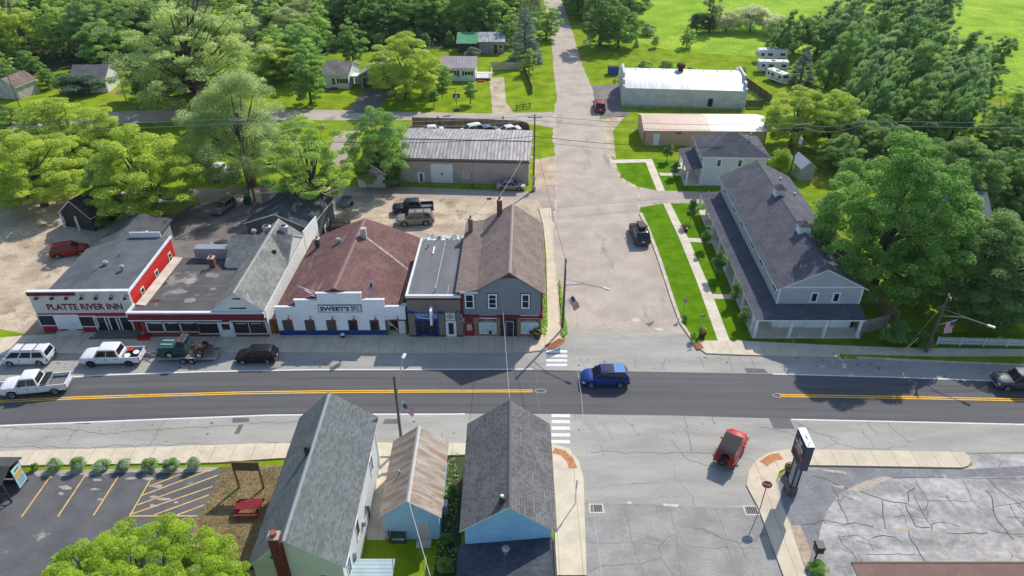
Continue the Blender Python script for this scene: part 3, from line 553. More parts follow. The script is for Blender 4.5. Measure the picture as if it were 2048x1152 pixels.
for u, v, k in [(3.2, .9, 'pipe'), (5.4, 4.6, 'pipe'), (5.9, 5.6, 'turbine'), (6.6, 7.6, 'pipe'), (8.3, 4.4, 'cap'), (6.9, 19.2, 'pipe')]: vent(b, u, v, 4.9 if 12 > v > 2 else (3.1 if v > 12 else 4.2), k)
fr = b.front()
for rr in [(82, 629, 116, 652), (156, 631, 191, 654)]: b.win(fr, b.Fr(rr), fw=.13)
rec = b.Fr((117, 629, 155, 658)); b.pbox('entry_recess', WHITE, rec[0], rec[2], rec[1], rec[3], -.02, .04, pl=fr)
b.door(fr, (rec[0] + 1.1, .2, rec[0] + 1.95, 2.25), WHITE)
b.part('entry_step', KERB, lambda m: (m.box(rec[0] - .1, rec[2] + .1, -1.1, -.06, .0, .3), m.box(rec[0] - .5, rec[2] + .3, -1.6, -1.1, .0, .16)))
b.part('entry_step', flat('worn wood deck', rgb(118, 112, 104)), lambda m: (m.box(6.1, W + .2, -1.0, -.06, 0, .28), m.box(5.7, W + .6, -1.5, -1.0, 0, .15)))
DGL = flat('dark brown door', (.03, .018, .018), .4)
for x0, x1 in ((195, 217), (217, 239), (239, 262)): b.door(fr, b.Fr((x0 + 1, 632, x1 - 1, 661)), DGL, glass=(.22, .12, .78, .9), fw=.13)
t0 = b.Fr((97, 607, 243, 619)); b.text('PLATTE RIVER INN', fr, t0[0], t0[1] - .05, t0[2], t0[3] + .05, MAROON, c=.04, bold=.02)
for x in (73, 104, 133, 163, 192, 222, 251): gooseneck(b, fr, b.F(x, 599, -.45)[0], b.F(x, 600, -.45)[1] + .15, flat('plum lamp enamel', rgb(96, 34, 62)))
rp = b.right(W)
for x, y in ((286, 585), (314, 550), (340, 515)):
    v_, z_ = b.Sd(x, y, W); b.win(rp, (v_ - .42, z_ - .62, v_ + .42, z_ + .62), ny=1, fw=.12)
b.door(Pl((W + .2, .3, 0), (.8, -.1, 0), (-.1, -.99, 0)), (.1, .3, 1.2, 2.45), WHITE, glass=(.25, .5, .75, .85))

# --- brick diner with white fascia
b = Bd('brick_diner', 'low brick diner with white fascia, maroon awning and grey gabled wing beside the inn', (290, 675), (540, 675), skew=.02)
W = b.w; fr = b.front(); zb = 3.5
DBR = M_('brown brick', rgb(136, 62, 50), rgb(112, 50, 42), scale=4, uv=True, lines=[('y', .08, .014, rgb(160, 120, 104), .5)])
b.part('wall', DBR, lambda m: m.box(0, W, 0, 8.6, 0, zb - .75))
b.part('parapet', TRIM, lambda m: (m.box(-.9, W + .05, -.35, .0, zb - .75, zb), m.box(-.9, -.72, .0, 1.4, zb - .75, zb)))
za, zc = b.F(400, 629, -.36)[1], b.F(400, 640.5, -.6)[1]; AWN = MB(MAROON); AWN.prism([(-.352, za - .03), (-.352, za + .03), (-.6, zc + .06), (-.6, zc)], -.75, W + .1, axis='x'); b.mk(AWN, 'awning')
b.part('awning_rail', TRIM, lambda m: m.box(-.75, W - 4.4, -.6, -.53, zc - .12, zc - .005))
b.part('roof', MEMB, lambda m: m.box(-.72, 8.4, .0, 11.2, zb - .75, zb - .3))
b.part('concrete_gutter', KERB, lambda m: m.prism([(-.66, zb - .295), (.35, zb - .295), (-.66, zb - .12)], 1.4, 11.2, axis='y'))
dbm = MB(M_('brown leaf litter', rgb(92, 58, 44), rgb(70, 46, 36), scale=5, fine=.3), M_('ponding stain', rgb(150, 143, 134), rgb(126, 120, 114), scale=2, fine=.12))
for i_, (u_, v_, ru, rv, mt) in enumerate([(1.0, 2.3, .75, .42, None), (.6, 5.6, .3, .5, None), (3.2, 9.9, .9, .3, None), (2.6, 4.0, 1.2, .5, MATS['ponding stain']), (4.6, 2.4, .8, .55, MATS['ponding stain']), (2.0, 6.2, .9, .4, MATS['ponding stain']), (5.2, 7.4, .9, .45, MATS['ponding stain']), (6.3, 4.6, .45, .3, MATS['ponding stain']), (4.2, 7.9, .7, .35, MATS['ponding stain'])]):
    q_ = [(u_ + ru * random.uniform(.6, 1.05) * math.cos(t * .48), v_ + rv * random.uniform(.6, 1.05) * math.sin(t * .48)) for t in range(13)]; dbm.sheet(q_, zb - .294 + i_ * .0006, mt)
b.mk(dbm, 'roof_stains', uv=False)
# gabled wing and cross wing
b.gable(8.1, W - .05, .0, 15.8, 3.6, 5.75, WALLW, SH_OLD, ov=.12, base=zb - .74, ovg=.15, cap=flat('ridge felt', rgb(150, 150, 146)))
cw_ = b.gable(6.3, W + .0, 8.9, 15.6, 3.5, 5.6, LAP('white wing siding', (.7, .7, .7)), SH_OLD, axis='u', ov=.1, base=0, rname='cross_roof', wname='rear_wall')
b.part('gable_sign_strip', flat('dark strip', (.04, .04, .05)), lambda m: m.box(9.9, 11.6, -.03, .02, 3.75, 3.92))
b.part('gable_vent', BLACK, lambda m: m.box(10.45, 11.25, -.04, .0, 4.95, 5.1))
b.part('air_duct', STEEL, lambda m: m.box(2.0, 6.3, 10.9, 12.0, zb - .3, zb + 1.1), bev=.04)
chimney(b, 4.7, 9.2, zb - .3, zb + .9, .6); vent(b, 3.1, 13.2, zb - .3, 'cap'); vent(b, 2.6, 12.6, zb - .3, 'pipe')
for u in (8.4, 9.9, 11.9): vent(b, u, 13.9 if u > 9 else 13.6, 5.0, 'fan' if u > 9 else 'turbine')
vent(b, 11.9, 9.6, 4.9, 'box'); vent(b, W - .3, 12.4, 4.2, 'cap')
for rr in [(297, 644, 327, 664), (330, 644, 360, 664), (363, 644, 394, 664)]: b.win(fr, b.Fr(rr), fw=.11)
b.win(fr, b.Fr((399, 645, 437, 668)), fw=.12); b.win(fr, b.Fr((466, 641, 532, 668)), fw=.12, nx=1)
d_ = b.door(fr, b.Fr((442, 644, 465, 674)), WHITE, glass=(.25, .5, .75, .88))
LT = flat('pale window lettering', (.5, .48, .45))
for x0, x1 in ((301, 321), (336, 352), (368, 386), (408, 422), (472, 492), (502, 522)):
    q = b.Fr((x0, 645.5, x1, 648)); b.strokes(fr, q[0], q[1], q[2], q[3], LT, c=.018)
b.pbox('red_planter', flat('red planter', rgb(170, 34, 40)), -.5, .7, -.7, -.05, 0, .45)
b.part('side_wall', WHITE, lambda m: m.box(W + .0, W + .1, .1, 15.5, 0, 3.5))

# --- Sweet's
b = Bd('bar_and_grill', 'white bar with stepped false front, blue base and broad red brown roof', (560, 672), (815, 671), skew=.045)
W = b.w; fr = b.front()
b.skew0 = b.k
WS = BATT('white ribbed metal siding', rgb(236, 240, 244), .28, .03, .75)
zs = [b.F(570, 615)[1], b.F(610, 601)[1], b.F(680, 587.5)[1]]; us = [b.F(x, y)[0] for x, y in ((590, 610), (633, 595), (722, 595), (768, 610))]
prof = [(.05, .75), (W, .75), (W, zs[0]), (us[3], zs[0]), (us[3], zs[1]), (us[2], zs[1]), (us[2], zs[2]), (us[1], zs[2]), (us[1], zs[1]), (us[0], zs[1]), (us[0], zs[0]), (.05, zs[0])]
r_ = b.Fr((775.6, 640.6, 811, 672))
ff = MB(WS); ff.prism([(.05, .75), (r_[0], .75), (r_[0], r_[3]), (r_[2], r_[3]), (r_[2], .75)] + prof[1:], 0, .2, axis='y'); b.mk(ff, 'false_front')
bl = MB(flat('royal blue paint', rgb(22, 62, 128))); bl.box(.02, r_[0], -.025, .2, 0, .75); bl.box(r_[2], W, -.025, .2, 0, .75); b.mk(bl, 'blue_base')
cp = MB(TRIM)
for a, c, z in ((.0, us[0] - .09, zs[0]), (us[0] - .09, us[1] - .09, zs[1]), (us[1] - .09, us[2] + .09, zs[2]), (us[2] + .09, us[3] + .09, zs[1]), (us[3] + .09, W + .05, zs[0])): cp.box(a, c, -.06, .26, z, z + .09)
b.mk(cp, 'coping')
BRN = flat('brown trim', rgb(92, 72, 58))
b.part('wall', flat('white block wall', (.7, .7, .68)), lambda m: m.prism([(.5, 0), (W - .9, 0), (W - .9, 3.0), (6.5, 5.4), (.5, 3.0)], 1.6, 15.2, axis='y'))
b.part('front_wall', flat('white block', (.7, .7, .69)), lambda m: (m.box(.5, r_[0] - .02, .2, 1.6, 0, 3.15), m.box(r_[2], W - .9, .2, 1.6, 0, 3.15)))
rb = MB(SH_BROWN); prof = []
for i in range(17):                              # a low vaulted roof, sagging a little towards the eaves
    t = i / 16; u = -.15 + (W - .9 + .55) * t; q = abs(t - .5) * 2; prof.append((u + (.0), 5.95 - 2.85 * (q * .86 + .14 * q * q)))
low = [(u, z - .16) for u, z in prof]
rb.prism(low + prof[::-1], .21, 15.6, axis='y'); ro = b.mk(rb, 'roof')
rc = MB(flat('ridge cap brown', rgb(128, 100, 96))); rc.prism([(6.3 + .0, 5.87), (6.33 + .18, 5.96), (6.75, 5.87), (6.75, 5.93), (6.51, 6.02), (6.27, 5.93)], .21, 15.6, axis='y'); b.mk(rc, 'ridge_cap', ro)
pt = MB(M_('tar patch strip', rgb(176, 166, 156), rgb(130, 122, 116), scale=3, fine=.3)); 
for i in range(9, 16): pt.add([(prof[i][0], 11.6 - (i - 9) * .55 - .15, prof[i][1] + .012), (prof[i + 1][0], 11.05 - (i - 9) * .55 - .15, prof[i + 1][1] + .012), (prof[i + 1][0], 11.05 - (i - 9) * .55 + .2, prof[i + 1][1] + .012), (prof[i][0], 11.6 - (i - 9) * .55 + .2, prof[i][1] + .012)], [(0, 1, 2, 3)])
b.mk(pt, 'roof_patch', ro)
c_ = b.part('flue_stack', flat('pale block', rgb(188, 180, 170)), lambda m: m.box(7.0, 7.6, 11.1, 11.7, 5.3, 6.9)); vent(b, 4.3, 11.2, 5.0, 'turbine'); vent(b, 1.9, 9.6, 3.95, 'pipe')
chimney(b, 1.4, 12.4, 3.4, 4.9, .5, flat('dark stack', (.06, .055, .05)))
for x0 in (569, 613, 656, 699, 742): 
    q = b.Fr((x0, 640, x0 + 15, 663)); b.win(fr, q, fm=BRN, fw=.11, gm=flat('dim bar window', rgb(84, 82, 80), .15) if x0 < 690 else GLASS)
LR = flat('red lamp enamel', rgb(190, 40, 44))
for x in (572, 616, 660, 703, 746, 790): gooseneck(b, fr, b.F(x + 5, 641, -.4)[0], b.F(x, 640.5, -.4)[1] + .1, LR, up=.3, outc=.4, k=.75)
sg = b.Fr((638, 609, 722, 624)); so_ = b.pbox('sign_board', flat('navy board edge', rgb(20, 30, 56)), sg[0], sg[2], sg[1], sg[3], .0, .08, pl=fr)
wb_ = MB(flat('sign white', (.8, .8, .78))); wb_.box(sg[0] + .07, sg[2] - .07, sg[1] + .07, sg[3] - .07, .08, .09, None, fr); b.mk(wb_, 'sign_face', so_)
NAVY = flat('navy lettering', rgb(26, 40, 96)); L_ = sg[2] - sg[0]; h_ = sg[3] - sg[1]
b.text("SWEET'S", fr, sg[0] + .2, sg[1] + h_ * .22, sg[0] + L_ * .72, sg[3] - h_ * .2, NAVY, c=.09, bold=.035, parent=so_)
for tx, a, c in (('BAR &', .64, .84), ('GRILL', .4, .6), ('EST. 1971', .18, .32)): b.text(tx, fr, sg[0] + L_ * .76, sg[1] + h_ * a, sg[2] - .22, sg[1] + h_ * c, NAVY, c=.09, parent=so_, bold=.01)
en = MB(BRN); a0, b0, a1, b1 = r_; en.box(a0 - .1, a0 + .06, -.05, .1, 0, b1 + .1); en.box(a1 - .06, a1 + .12, -.05, .1, 0, b1 + .1); en.box(a0 + .06, a1 - .06, -.05, .1, b1 - .06, b1 + .1); b.mk(en, 'entry_frame')
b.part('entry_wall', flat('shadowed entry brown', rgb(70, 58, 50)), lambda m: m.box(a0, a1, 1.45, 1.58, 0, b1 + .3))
b.door(b.front(1.45), (a0 + .5, 0, a0 + 1.5, 2.05), flat('dark green door', (.03, .04, .035)), glass=(.2, .4, .8, .9), fm=BRN)

# --- small grey shop between
b = Bd('small_shop', 'narrow grey shop with blue window frame between the bar and the corner store', (818, 674), (925, 674), skew=.03)
W = b.w; fr = b.front(); SHB = M_('grey brick', rgb(134, 128, 118), rgb(116, 110, 102), scale=5, uv=True, lines=[('y', .09, .02, rgb(104, 98, 90), .6)])
b.part('wall', SHB, lambda m: m.box(.1, W - .05, 0, 12.0, 0, 5.1))
b.part('roof', MEMB2, lambda m: m.box(.25, W - .3, .25, 11.9, 5.102, 5.14)); 
b.part('parapet', TRIM, lambda m: (m.box(.02, W, -.06, .22, 5.1, 5.38), m.box(.02, .22, .22, 12.0, 5.1, 5.38)))
b.part('red_band', flat('red band', rgb(126, 32, 34)), lambda m: m.box(.06, W - .02, -.05, .0, 4.82, 5.09))
BLU = flat('blue frame', rgb(30, 60, 150)); q = b.Fr((829, 638, 879, 672)); bp = MB(BLU); bp.box(q[0], q[2], -.06, 0, .15, q[3]); b.mk(bp, 'shop_front')
g_ = b.Fr((832, 639, 876, 666)); b.win(Pl((0, -.06, 0), (1, 0, 0), (0, -1, 0)), g_, fm=BLU, nx=2, ny=0, fw=.1)
s_ = b.Fr((829, 625, 879, 638)); so_ = b.pbox('sign_board', flat('blue sign', rgb(44, 96, 164)), s_[0], s_[2], s_[1], s_[3], 0, .07, pl=fr)
b.text('HONOR AREA', fr, s_[0] + .15, s_[1] + .42, s_[2] - .25, s_[3] - .08, WHITE, c=.07, parent=so_)
sw = MB(WHITE)
ribpts = [(s_[0] + .25 + (s_[2] - s_[0] - .5) * i / 12, s_[1] + .3 - .22 * math.sin(i / 12 * math.pi)) for i in range(13)]
for i in range(12): sw.add([fr(ribpts[i][0], ribpts[i][1], .075), fr(ribpts[i + 1][0], ribpts[i + 1][1], .075), fr(ribpts[i + 1][0], ribpts[i + 1][1] + .1, .075), fr(ribpts[i][0], ribpts[i][1] + .13, .075)], [(0, 1, 2, 3)])
b.mk(sw, 'swoosh', so_)
d0 = b.Fr((893, 642, 912, 672)); b.door(fr, (d0[0], .1, d0[2], d0[3]), WHITE, glass=(.25, .15, .75, .88))
p0 = b.Fr((892, 626, 909, 640)); po = b.pbox('round_emblem_panel', WHITE, p0[0], p0[2], p0[1], p0[3], 0, .06, pl=fr)
em = MB(BLACK)
cx_, cz_ = (p0[0] + p0[2]) / 2, (p0[1] + p0[3]) / 2
for k0, r0, r1 in ((0, .24, .34), (1, .0, .14)):
    for i in range(16):
        t, t2 = i / 16 * 2 * math.pi, (i + .8) / 16 * 2 * math.pi
        em.add([fr(cx_ + r0 * math.cos(t), cz_ + r0 * math.sin(t), .068), fr(cx_ + r1 * math.cos(t), cz_ + r1 * math.sin(t), .068), fr(cx_ + r1 * math.cos(t2), cz_ + r1 * math.sin(t2), .068), fr(cx_ + r0 * math.cos(t2), cz_ + r0 * math.sin(t2), .068)], [(0, 1, 2, 3)])
b.mk(em, 'emblem', po)
for x0, x1 in ((820, 829), (880, 888), (915, 924)):
    q = b.Fr((x0, 626, x1, 673)); b.pbox('pier', SHB, q[0], q[2], 0.0, q[3], -.03, .1, pl=fr)
    b.pbox('blue_pier_cap', BLU, q[0] - .02, q[2] + .02, q[3], q[3] + .22, -.03, .13, pl=fr); b.pbox('blue_pier_foot', BLU, q[0] - .02, q[2] + .02, 0, .35, .1, .125, pl=fr)
vent(b, 1.1, 10.2, 5.14, 'pipe'); vent(b, 3.0, 1.0, 5.14, 'pipe')
b.part('skylight_strip', WHITE, lambda m: m.box(1.75, 1.9, 8.6, 10.2, 5.141, 5.3))
b.part('roof_seam', flat('pale seam', rgb(170, 170, 168)), lambda m: (m.box(2.9, 2.98, .3, 11.6, 5.141, 5.155), m.box(4.3, 4.36, .3, 2.4, 5.141, 5.155)))
tarp = MB(M_('crumpled silver blue tarp', rgb(200, 205, 210), rgb(60, 66, 74), scale=1.5, fine=.2, lo=.42, hi=.58, rough=.35, spots=(rgb(80, 150, 205), .6, .6)))
for i in range(12):
    for j in range(5):
        if i + j * .4 > 11: continue
        x_, y_ = .3 + i * .42, 12.05 + j * .42
        hh = lambda a, c: 5.0 - (c - 12) * .25 + .5 * math.sin(a * 3.1 + c * 1.7) * math.cos(c * 2.3 - a) * .6 + 0
        tarp.add([(x_, y_, hh(x_, y_)), (x_ + .42, y_, hh(x_ + .42, y_)), (x_ + .42, y_ + .42, hh(x_ + .42, y_ + .42)), (x_, y_ + .42, hh(x_, y_ + .42))], [(0, 1, 2, 3)])
to_ = b.mk(tarp, 'tarp'); sm_ = to_.modifiers.new('thick', 'SOLIDIFY'); sm_.thickness = .04
chimney(b, W + .1, 12.6, 0, 7.6, .5, flat('cream brown stack', rgb(128, 114, 100)))

# --- corner store
b = Bd('corner_store', 'two storey grey gabled corner store with maroon trim and taupe roof', (926, 673), (1080, 675))
W = b.w; fr = b.front()
GW = LAP('blue grey lap siding', rgb(128, 136, 144), .15); SHP = M_('tan brick', rgb(150, 124, 102), rgb(124, 100, 82), scale=4, uv=True, lines=[('y', .09, .02, rgb(110, 92, 78), .6)])
b.part('shop_wall', SHP, lambda m: m.box(0, W + .1, 0, 14.6, 0, 2.6))
DR = flat('deep red trim', rgb(130, 28, 36)); 
ul = MB(GW); ul.prism([(.05, 2.9), (W + .12, 2.9), (W + .12, 5.75), (5.0, 8.15), (1.7, 6.0), (.05, 5.8)], .02, 14.6, axis='y'); b.mk(ul, 'wall')
b.part('red_belt', DR, lambda m: m.box(-.06, W + .25, -.12, 14.6, 2.6, 2.898))
b.part('red_corner_board', DR, lambda m: (m.box(-.02, .2, -.05, .02, 2.9, 5.7), m.box(W + .0, W + .16, -.05, .02, 2.9, 5.6)))
rf = MB(SH_TAUPE); rf.prism([(-.55, 5.72), (1.6, 6.02), (5.0, 8.17), (W + .45, 5.55), (W + .45, 5.7), (5.0, 8.34), (1.6, 6.17), (-.55, 5.86)], -.25, 15.0, axis='y'); ro = b.mk(rf, 'roof')
rc = MB(flat('ridge strip', rgb(150, 136, 128))); rc.prism([(4.8, 8.21), (5.0, 8.35), (5.2, 8.21), (5.2, 8.25), (5.0, 8.39), (4.8, 8.25)], -.25, 15.0, axis='y'); b.mk(rc, 'ridge_cap', ro)
b.part('rake_trim', DR, lambda m: m.prism([(4.1, 7.5), (5.0, 8.1), (5.95, 7.5), (5.0, 7.62)], -.14, -.03, axis='y'))
b.part('eave_board', TRIM, lambda m: m.box(-.1, 1.75, -.3, -.26, 5.75, 5.98))
chimney(b, 3.5, 14.1, 6.6, 9.3, .6)
for x0 in (930, 976, 1042): b.win(fr, b.Fr((x0, 588, x0 + 18, 617)), fm=WHITE, ny=2 if x0 == 976 else 1, fw=.15)
bw = MB(flat('black window surround', (.03, .02, .025)))
for x0 in (930, 976, 1042):
    q = b.Fr((x0, 588, x0 + 18, 617)); bw.box(q[0] - .09, q[2] + .09, q[1] - .09, q[3] + .09, .0, .012, None, Pl((0, .02, 0), (1, 0, 0), (0, -1, 0)))
b.mk(bw, 'window_surrounds')
q = b.Fr((930, 646, 948, 672)); b.door(fr, (q[0], .05, q[2], q[3]), flat('bright red door', rgb(158, 26, 36)), fm=DR, glass=(.25, .45, .75, .9), gm=flat('pale door glass', (.45, .44, .42), .1))
b.pbox('transom_panel', MAROON, q[0] + .1, q[2] - .1, q[3] + .1, q[3] + .65, 0, .04, pl=fr)
CURT = M_('display curtain behind glass', rgb(190, 204, 206), rgb(160, 176, 180), scale=2, stretch=(5, 1, 1), uv=True, rough=.12, spec=.6)
for x0, x1 in ((959, 994), (1041, 1077)):
    q = b.Fr((x0, 645, x1, 667)); b.win(fr, q, fm=TRIM, gm=CURT, fw=.1, name='display_window'); sb = b.Fr((x0, 636, x1, 644)); so_ = b.pbox('sign_board', flat('brown sign', rgb(96, 76, 66)), sb[0], sb[2], sb[1], sb[3] - .1, 0, .06, pl=fr)
    b.text('FLYNN', fr, sb[0] + .6, sb[1] + .28, sb[2] - .6, sb[3] - .16, LT, c=.06, parent=so_); b.strokes(fr, sb[0] + .2, sb[1] + .08, sb[2] - .2, sb[1] + .2, LT, c=.06, parent=so_)
    b.pbox('cornice', TRIM, sb[0], sb[2], sb[3] - .05, sb[3] + .4, .0, .08, pl=fr); ob = MB(BLACK); ob.lathe([(.12, 0), (.2, .15), (.08, .35)], 8, None, ((sb[0] + sb[2]) / 2 + .2, -.12, q[1] + .1)); b.mk(ob, 'window_ornament', smooth=50)
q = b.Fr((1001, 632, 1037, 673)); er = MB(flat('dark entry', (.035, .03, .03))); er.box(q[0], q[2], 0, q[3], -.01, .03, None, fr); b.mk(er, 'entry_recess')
b.door(Pl((0, -.03, 0), (1, 0, 0), (0, -1, 0)), (q[0] + .55, .05, q[2] - .5, 2.15), BLACK, fm=flat('grey door frame', (.4, .4, .42)), glass=(.2, .1, .8, .9))
for x in (997, 1038): q2 = b.F(x, 660)[0]; b.pbox('pier', SHP, q2 - .2, q2 + .2, 0, 2.55, 0, .1, pl=fr)
rw = MB(DARKMETAL, flat('rusty board', rgb(70, 52, 46))); rw.box(.9, 3.2, 14.61, 17.0, 0, 2.6); b.mk(rw, 'rear_lean_to')
fb = MB(flat('maroon rear fence', rgb(92, 62, 58))); fb.box(5.4, W + .6, 20.2, 20.32, 0, 2.4); fb.box(W + .48, W + .6, 14.61, 20.2, 0, 2.4); fb.box(.2, .32, 17.1, 20.3, 0, 2.3); fb.box(.32, 5.4, 20.2, 20.3, 0, 2.3); b.mk(fb, 'rear_enclosure')
def gz(x, y, z): p = P(x, y, z); return Vector((p.x, p.y, 0))
# --- dark shingled house behind the diner
b = Bd('rear_house', 'dark shingled cottage with white rake boards directly behind the diner', gz(488, 448, 3.1), gz(617, 458, 3.1))
W = b.w; D_ = 8.5
b.gable(.1, W - .1, .3, D_, 3.1, 4.7, flat('dark shingled gable', (.085, .09, .095)), SHI('black shingles', rgb(84, 88, 92), rgb(66, 70, 74)), ur=W * .5, ov=.25)
b.part('chimney_block', flat('weathered block stack', rgb(150, 144, 138)), lambda m: m.box(3.3, 5.6, D_ + .3, D_ + 2.2, 0, 4.2))
b.part('side_board_wall', TRIM, lambda m: m.box(W + .1, W + .25, -2.0, 2.2, 1.0, 3.8))
# satellite dish
def dish(bd, u, v, z):
    m = MB(STEEL); m.tube([(u, v, z), (u, v, z + .7)], .04, 6); m.lathe([(.08, 0), (.35, .1), (.5, .22), (.5, .24), (.33, .13), (.05, .04)], 14, None, (u, v - .1, z + .7)); return bd.mk(m, 'satellite_dish', smooth=40)
# --- warehouse
b = Bd('warehouse', 'long taupe warehouse with ribbed metal roof, white loading door and corner lot', (800, 364), (1057, 370))
W = b.w; fr = b.front()
TAUPE = M_('taupe stucco', rgb(182, 168, 158), rgb(170, 156, 146), scale=.7, fine=.06, fscale=6)
RIBR = M_('weathered ribbed metal roof', rgb(190, 184, 180), rgb(138, 132, 130), scale=.7, stretch=(3, .5, 1), uv=True, lo=.35, hi=.65, fine=.12, rough=.5, metal=.35, lines=[('x', .55, .12, rgb(96, 92, 90), .75)])
b.gable(.0, W, .0, 11.5, 4.0, 5.0, TAUPE, RIBR, axis='u', ov=.25, th=.1, ur=4.6, tm=flat('dark fascia', rgb(92, 74, 66)), cap=flat('dark ridge', rgb(70, 66, 64)))
b.part('downpipe_band', flat('brown gutter', rgb(98, 78, 68)), lambda m: m.box(-.2, W + .2, -.4, -.27, 3.62, 3.78))
for r0, gl in (((836, 344, 849, 366), (.35, .1, .65, .85)), ((1017, 340, 1017, 340), None)):
    if gl: q = b.Fr(r0); b.door(fr, (q[0], .05, q[2], q[3]), WHITE, glass=gl)
q = b.Fr((862, 327, 906, 366)); b.door(fr, (q[0], .05, q[2], q[3]), WHITE, fm=flat('grey door frame', (.4, .4, .42)), name='loading_door')
st = MB(flat('barn star grey', rgb(130, 132, 138))); cx_, cz_ = (q[0] + q[2]) / 2, (q[1] + q[3]) / 2 - .1
st.add([fr(cx_ + (.36 if i % 2 == 0 else .15) * math.sin(i * math.pi / 5), cz_ + (.36 if i % 2 == 0 else .15) * math.cos(i * math.pi / 5), .04) for i in range(10)] + [fr(cx_, cz_, .07)], [(i, (i + 1) % 10, 10) for i in range(10)]); b.mk(st, 'barn_star')
q = b.Fr((927, 345, 938, 357)); no = b.pbox('notice_board', WHITE, q[0], q[2], q[1], q[3], 0, .05, pl=fr)
for i in range(4): b.strokes(fr, q[0] + .1, q[3] - .22 - i * .2, q[2] - .1, q[3] - .1 - i * .2, BLACK, c=.05, parent=no)
q = b.Fr((910, 348, 916, 360)); b.pbox('electric_meter', STEEL, q[0], q[2], q[1], q[3], 0, .25, pl=fr); b.pbox('conduit', STEEL, q[0] + .15, q[0] + .25, 0, q[1], 0, .1, pl=fr)
b.part('flood_lamp', WHITE, lambda m: (m.box(W + .25, W + .55, .3, .6, 4.1, 4.3), m.box(W + .25, W + .55, 5.2, 5.5, 4.0, 4.2)))
# --- old white garage by the warehouse
b = Bd('old_garage', 'small peeling white garage overgrown with vines beside the warehouse', (716, 375), (772, 376))
W = b.w; fr = b.front()
PEEL = M_('peeling white boards', rgb(206, 204, 198), rgb(150, 142, 132), scale=1.6, fine=.15, lo=.4, hi=.6, uv=True, lines=[('y', .18, .03, rgb(120, 112, 104), .6)])
b.gable(.0, W, .0, 5.6, 2.4, 4.0, PEEL, SHI('mossy grey shingles', rgb(122, 116, 106), rgb(92, 90, 78)), ov=.3)
q = (W * .36, .05, W - .15, 2.0); b.door(fr, q, flat('dull white door', rgb(196, 194, 190)), name='garage_door'); b.door(fr, (.15, .05, W * .32, 1.95), WHITE)
# --- two storey hip roofed duplex
GREYL = LAP('light grey lap siding', rgb(196, 202, 206), .2)
b = Bd('hip_roof_house', 'two storey light grey house with hip roof and small front porch beside the tan shed', (1399, 370), (1505, 373), ang=-2.5)
W = 9.2; D_ = 7.6; fr = b.front()
b.part('wall', GREYL, lambda m: m.box(0, W, 0, D_, 0, 4.75))
h = MB(SH_NAVY, TRIM); o_ = .45; zl = 4.72; zr = 6.9
A_, B_, C_, E_ = (-o_, -o_, zl), (W + o_, -o_, zl), (W + o_, D_ + o_, zl), (-o_, D_ + o_, zl); r1, r2 = (W * .42, D_ / 2, zr), (W * .58, D_ / 2, zr)
h.add([A_, B_, C_, E_, r1, r2], [(0, 1, 5, 4), (1, 2, 5), (2, 3, 4, 5), (3, 0, 4)], SH_NAVY); lo = [(p[0], p[1], p[2] - .18) for p in (A_, B_, C_, E_)]
h.add([A_, B_, C_, E_] + lo, [(0, 4, 5, 1), (1, 5, 6, 2), (2, 6, 7, 3), (3, 7, 4, 0), (7, 6, 5, 4)], TRIM); ro = b.mk(h, 'roof')
for u in (b.F(1439, 320)[0], b.F(1481, 320)[0]): b.win(fr, (u - .4, 3.0, u + .4, 4.25), fw=.14)
b.part('corner_board', TRIM, lambda m: (m.box(-.02, .14, -.03, 0, 0, 4.6), m.box(W - .14, W + .02, -.03, 0, 0, 4.6)))
lp = b.left(0)
for v in (1.2, 3.8, 6.2): b.win(lp, (v - .45, 3.2, v + .45, 4.3), fw=.12)
for v in (1.4, 5.4): b.door(lp, (v, .15, v + .95, 2.2), flat('grey door', (.25, .26, .28)), glass=(.2, .5, .8, .9))
pr = MB(SH_NAVY, TRIM); pr.prism([(-2.3, 2.35), (-.02, 2.95), (-.02, 3.05), (-2.3, 2.45)], -.3, D_ + .3, axis='y', mfun=lambda i, p: SH_NAVY if (p[i][1] > 2.4 and p[(i + 1) % 4][1] > 2.4 and abs(p[i][0] - p[(i + 1) % 4][0]) > 1) else TRIM); b.mk(pr, 'porch_roof')
for v in (-.1, 3.7, 7.5): 
    c = MB(WHITE); c.box(-2.15, -1.93, v, v + .22, 0, 2.36); b.mk(c, 'porch_post')
b.part('porch_floor', PATHC, lambda m: m.box(-2.4, -.01, -.3, D_ + .3, 0, .12)); vent(b, 7.6, 4.6, 6.0, 'pipe'); vent(b, 7.0, 2.6, 6.1, 'pipe')
# --- long blue grey apartment building
b = Bd('apartment_building', 'long two storey blue grey building with wraparound porch and two roof cupolas', (1553, 672), (1708, 672), ang=0, skew=.022)
b.root.location.y += -.1
D_ = 29.3; V0 = 1.9; U0 = -.15; U1 = 8.75; fr = b.front(V0); SAGE = BATT('blue grey board siding', rgb(166, 176, 178), .25, .02, .8)
zE = 5.05; zR = 7.35
b.part('lower_wall', flat('white garage doors wall', rgb(226, 232, 234)), lambda m: m.box(U0 + .05, U1 - .05, V0 - .3, D_ - .05, 0, 2.6))
b.gable(U0, U1, V0, D_, zE, zR, SAGE, SH_NAVY, ov=.4, base=2.6, ur=4.3, ovg=.35, cap=flat('ridge charcoal', rgb(84, 84, 92)))
b.part('gable_band', TRIM, lambda m: (m.box(U0 - .05, U1 + .05, V0 - .04, V0, 5.0, 5.16), m.box(U0 - .03, U0 + .16, V0 - .04, V0, 2.6, 5.0), m.box(U1 - .16, U1 + .03, V0 - .04, V0, 2.6, 5.0)))
for x in (1628, 1672):
    u, z = b.F(x, 592, V0); b.win(fr, (u - .42, 3.15, u + .42, 4.45), fw=.16)
lp = b.left(U0)
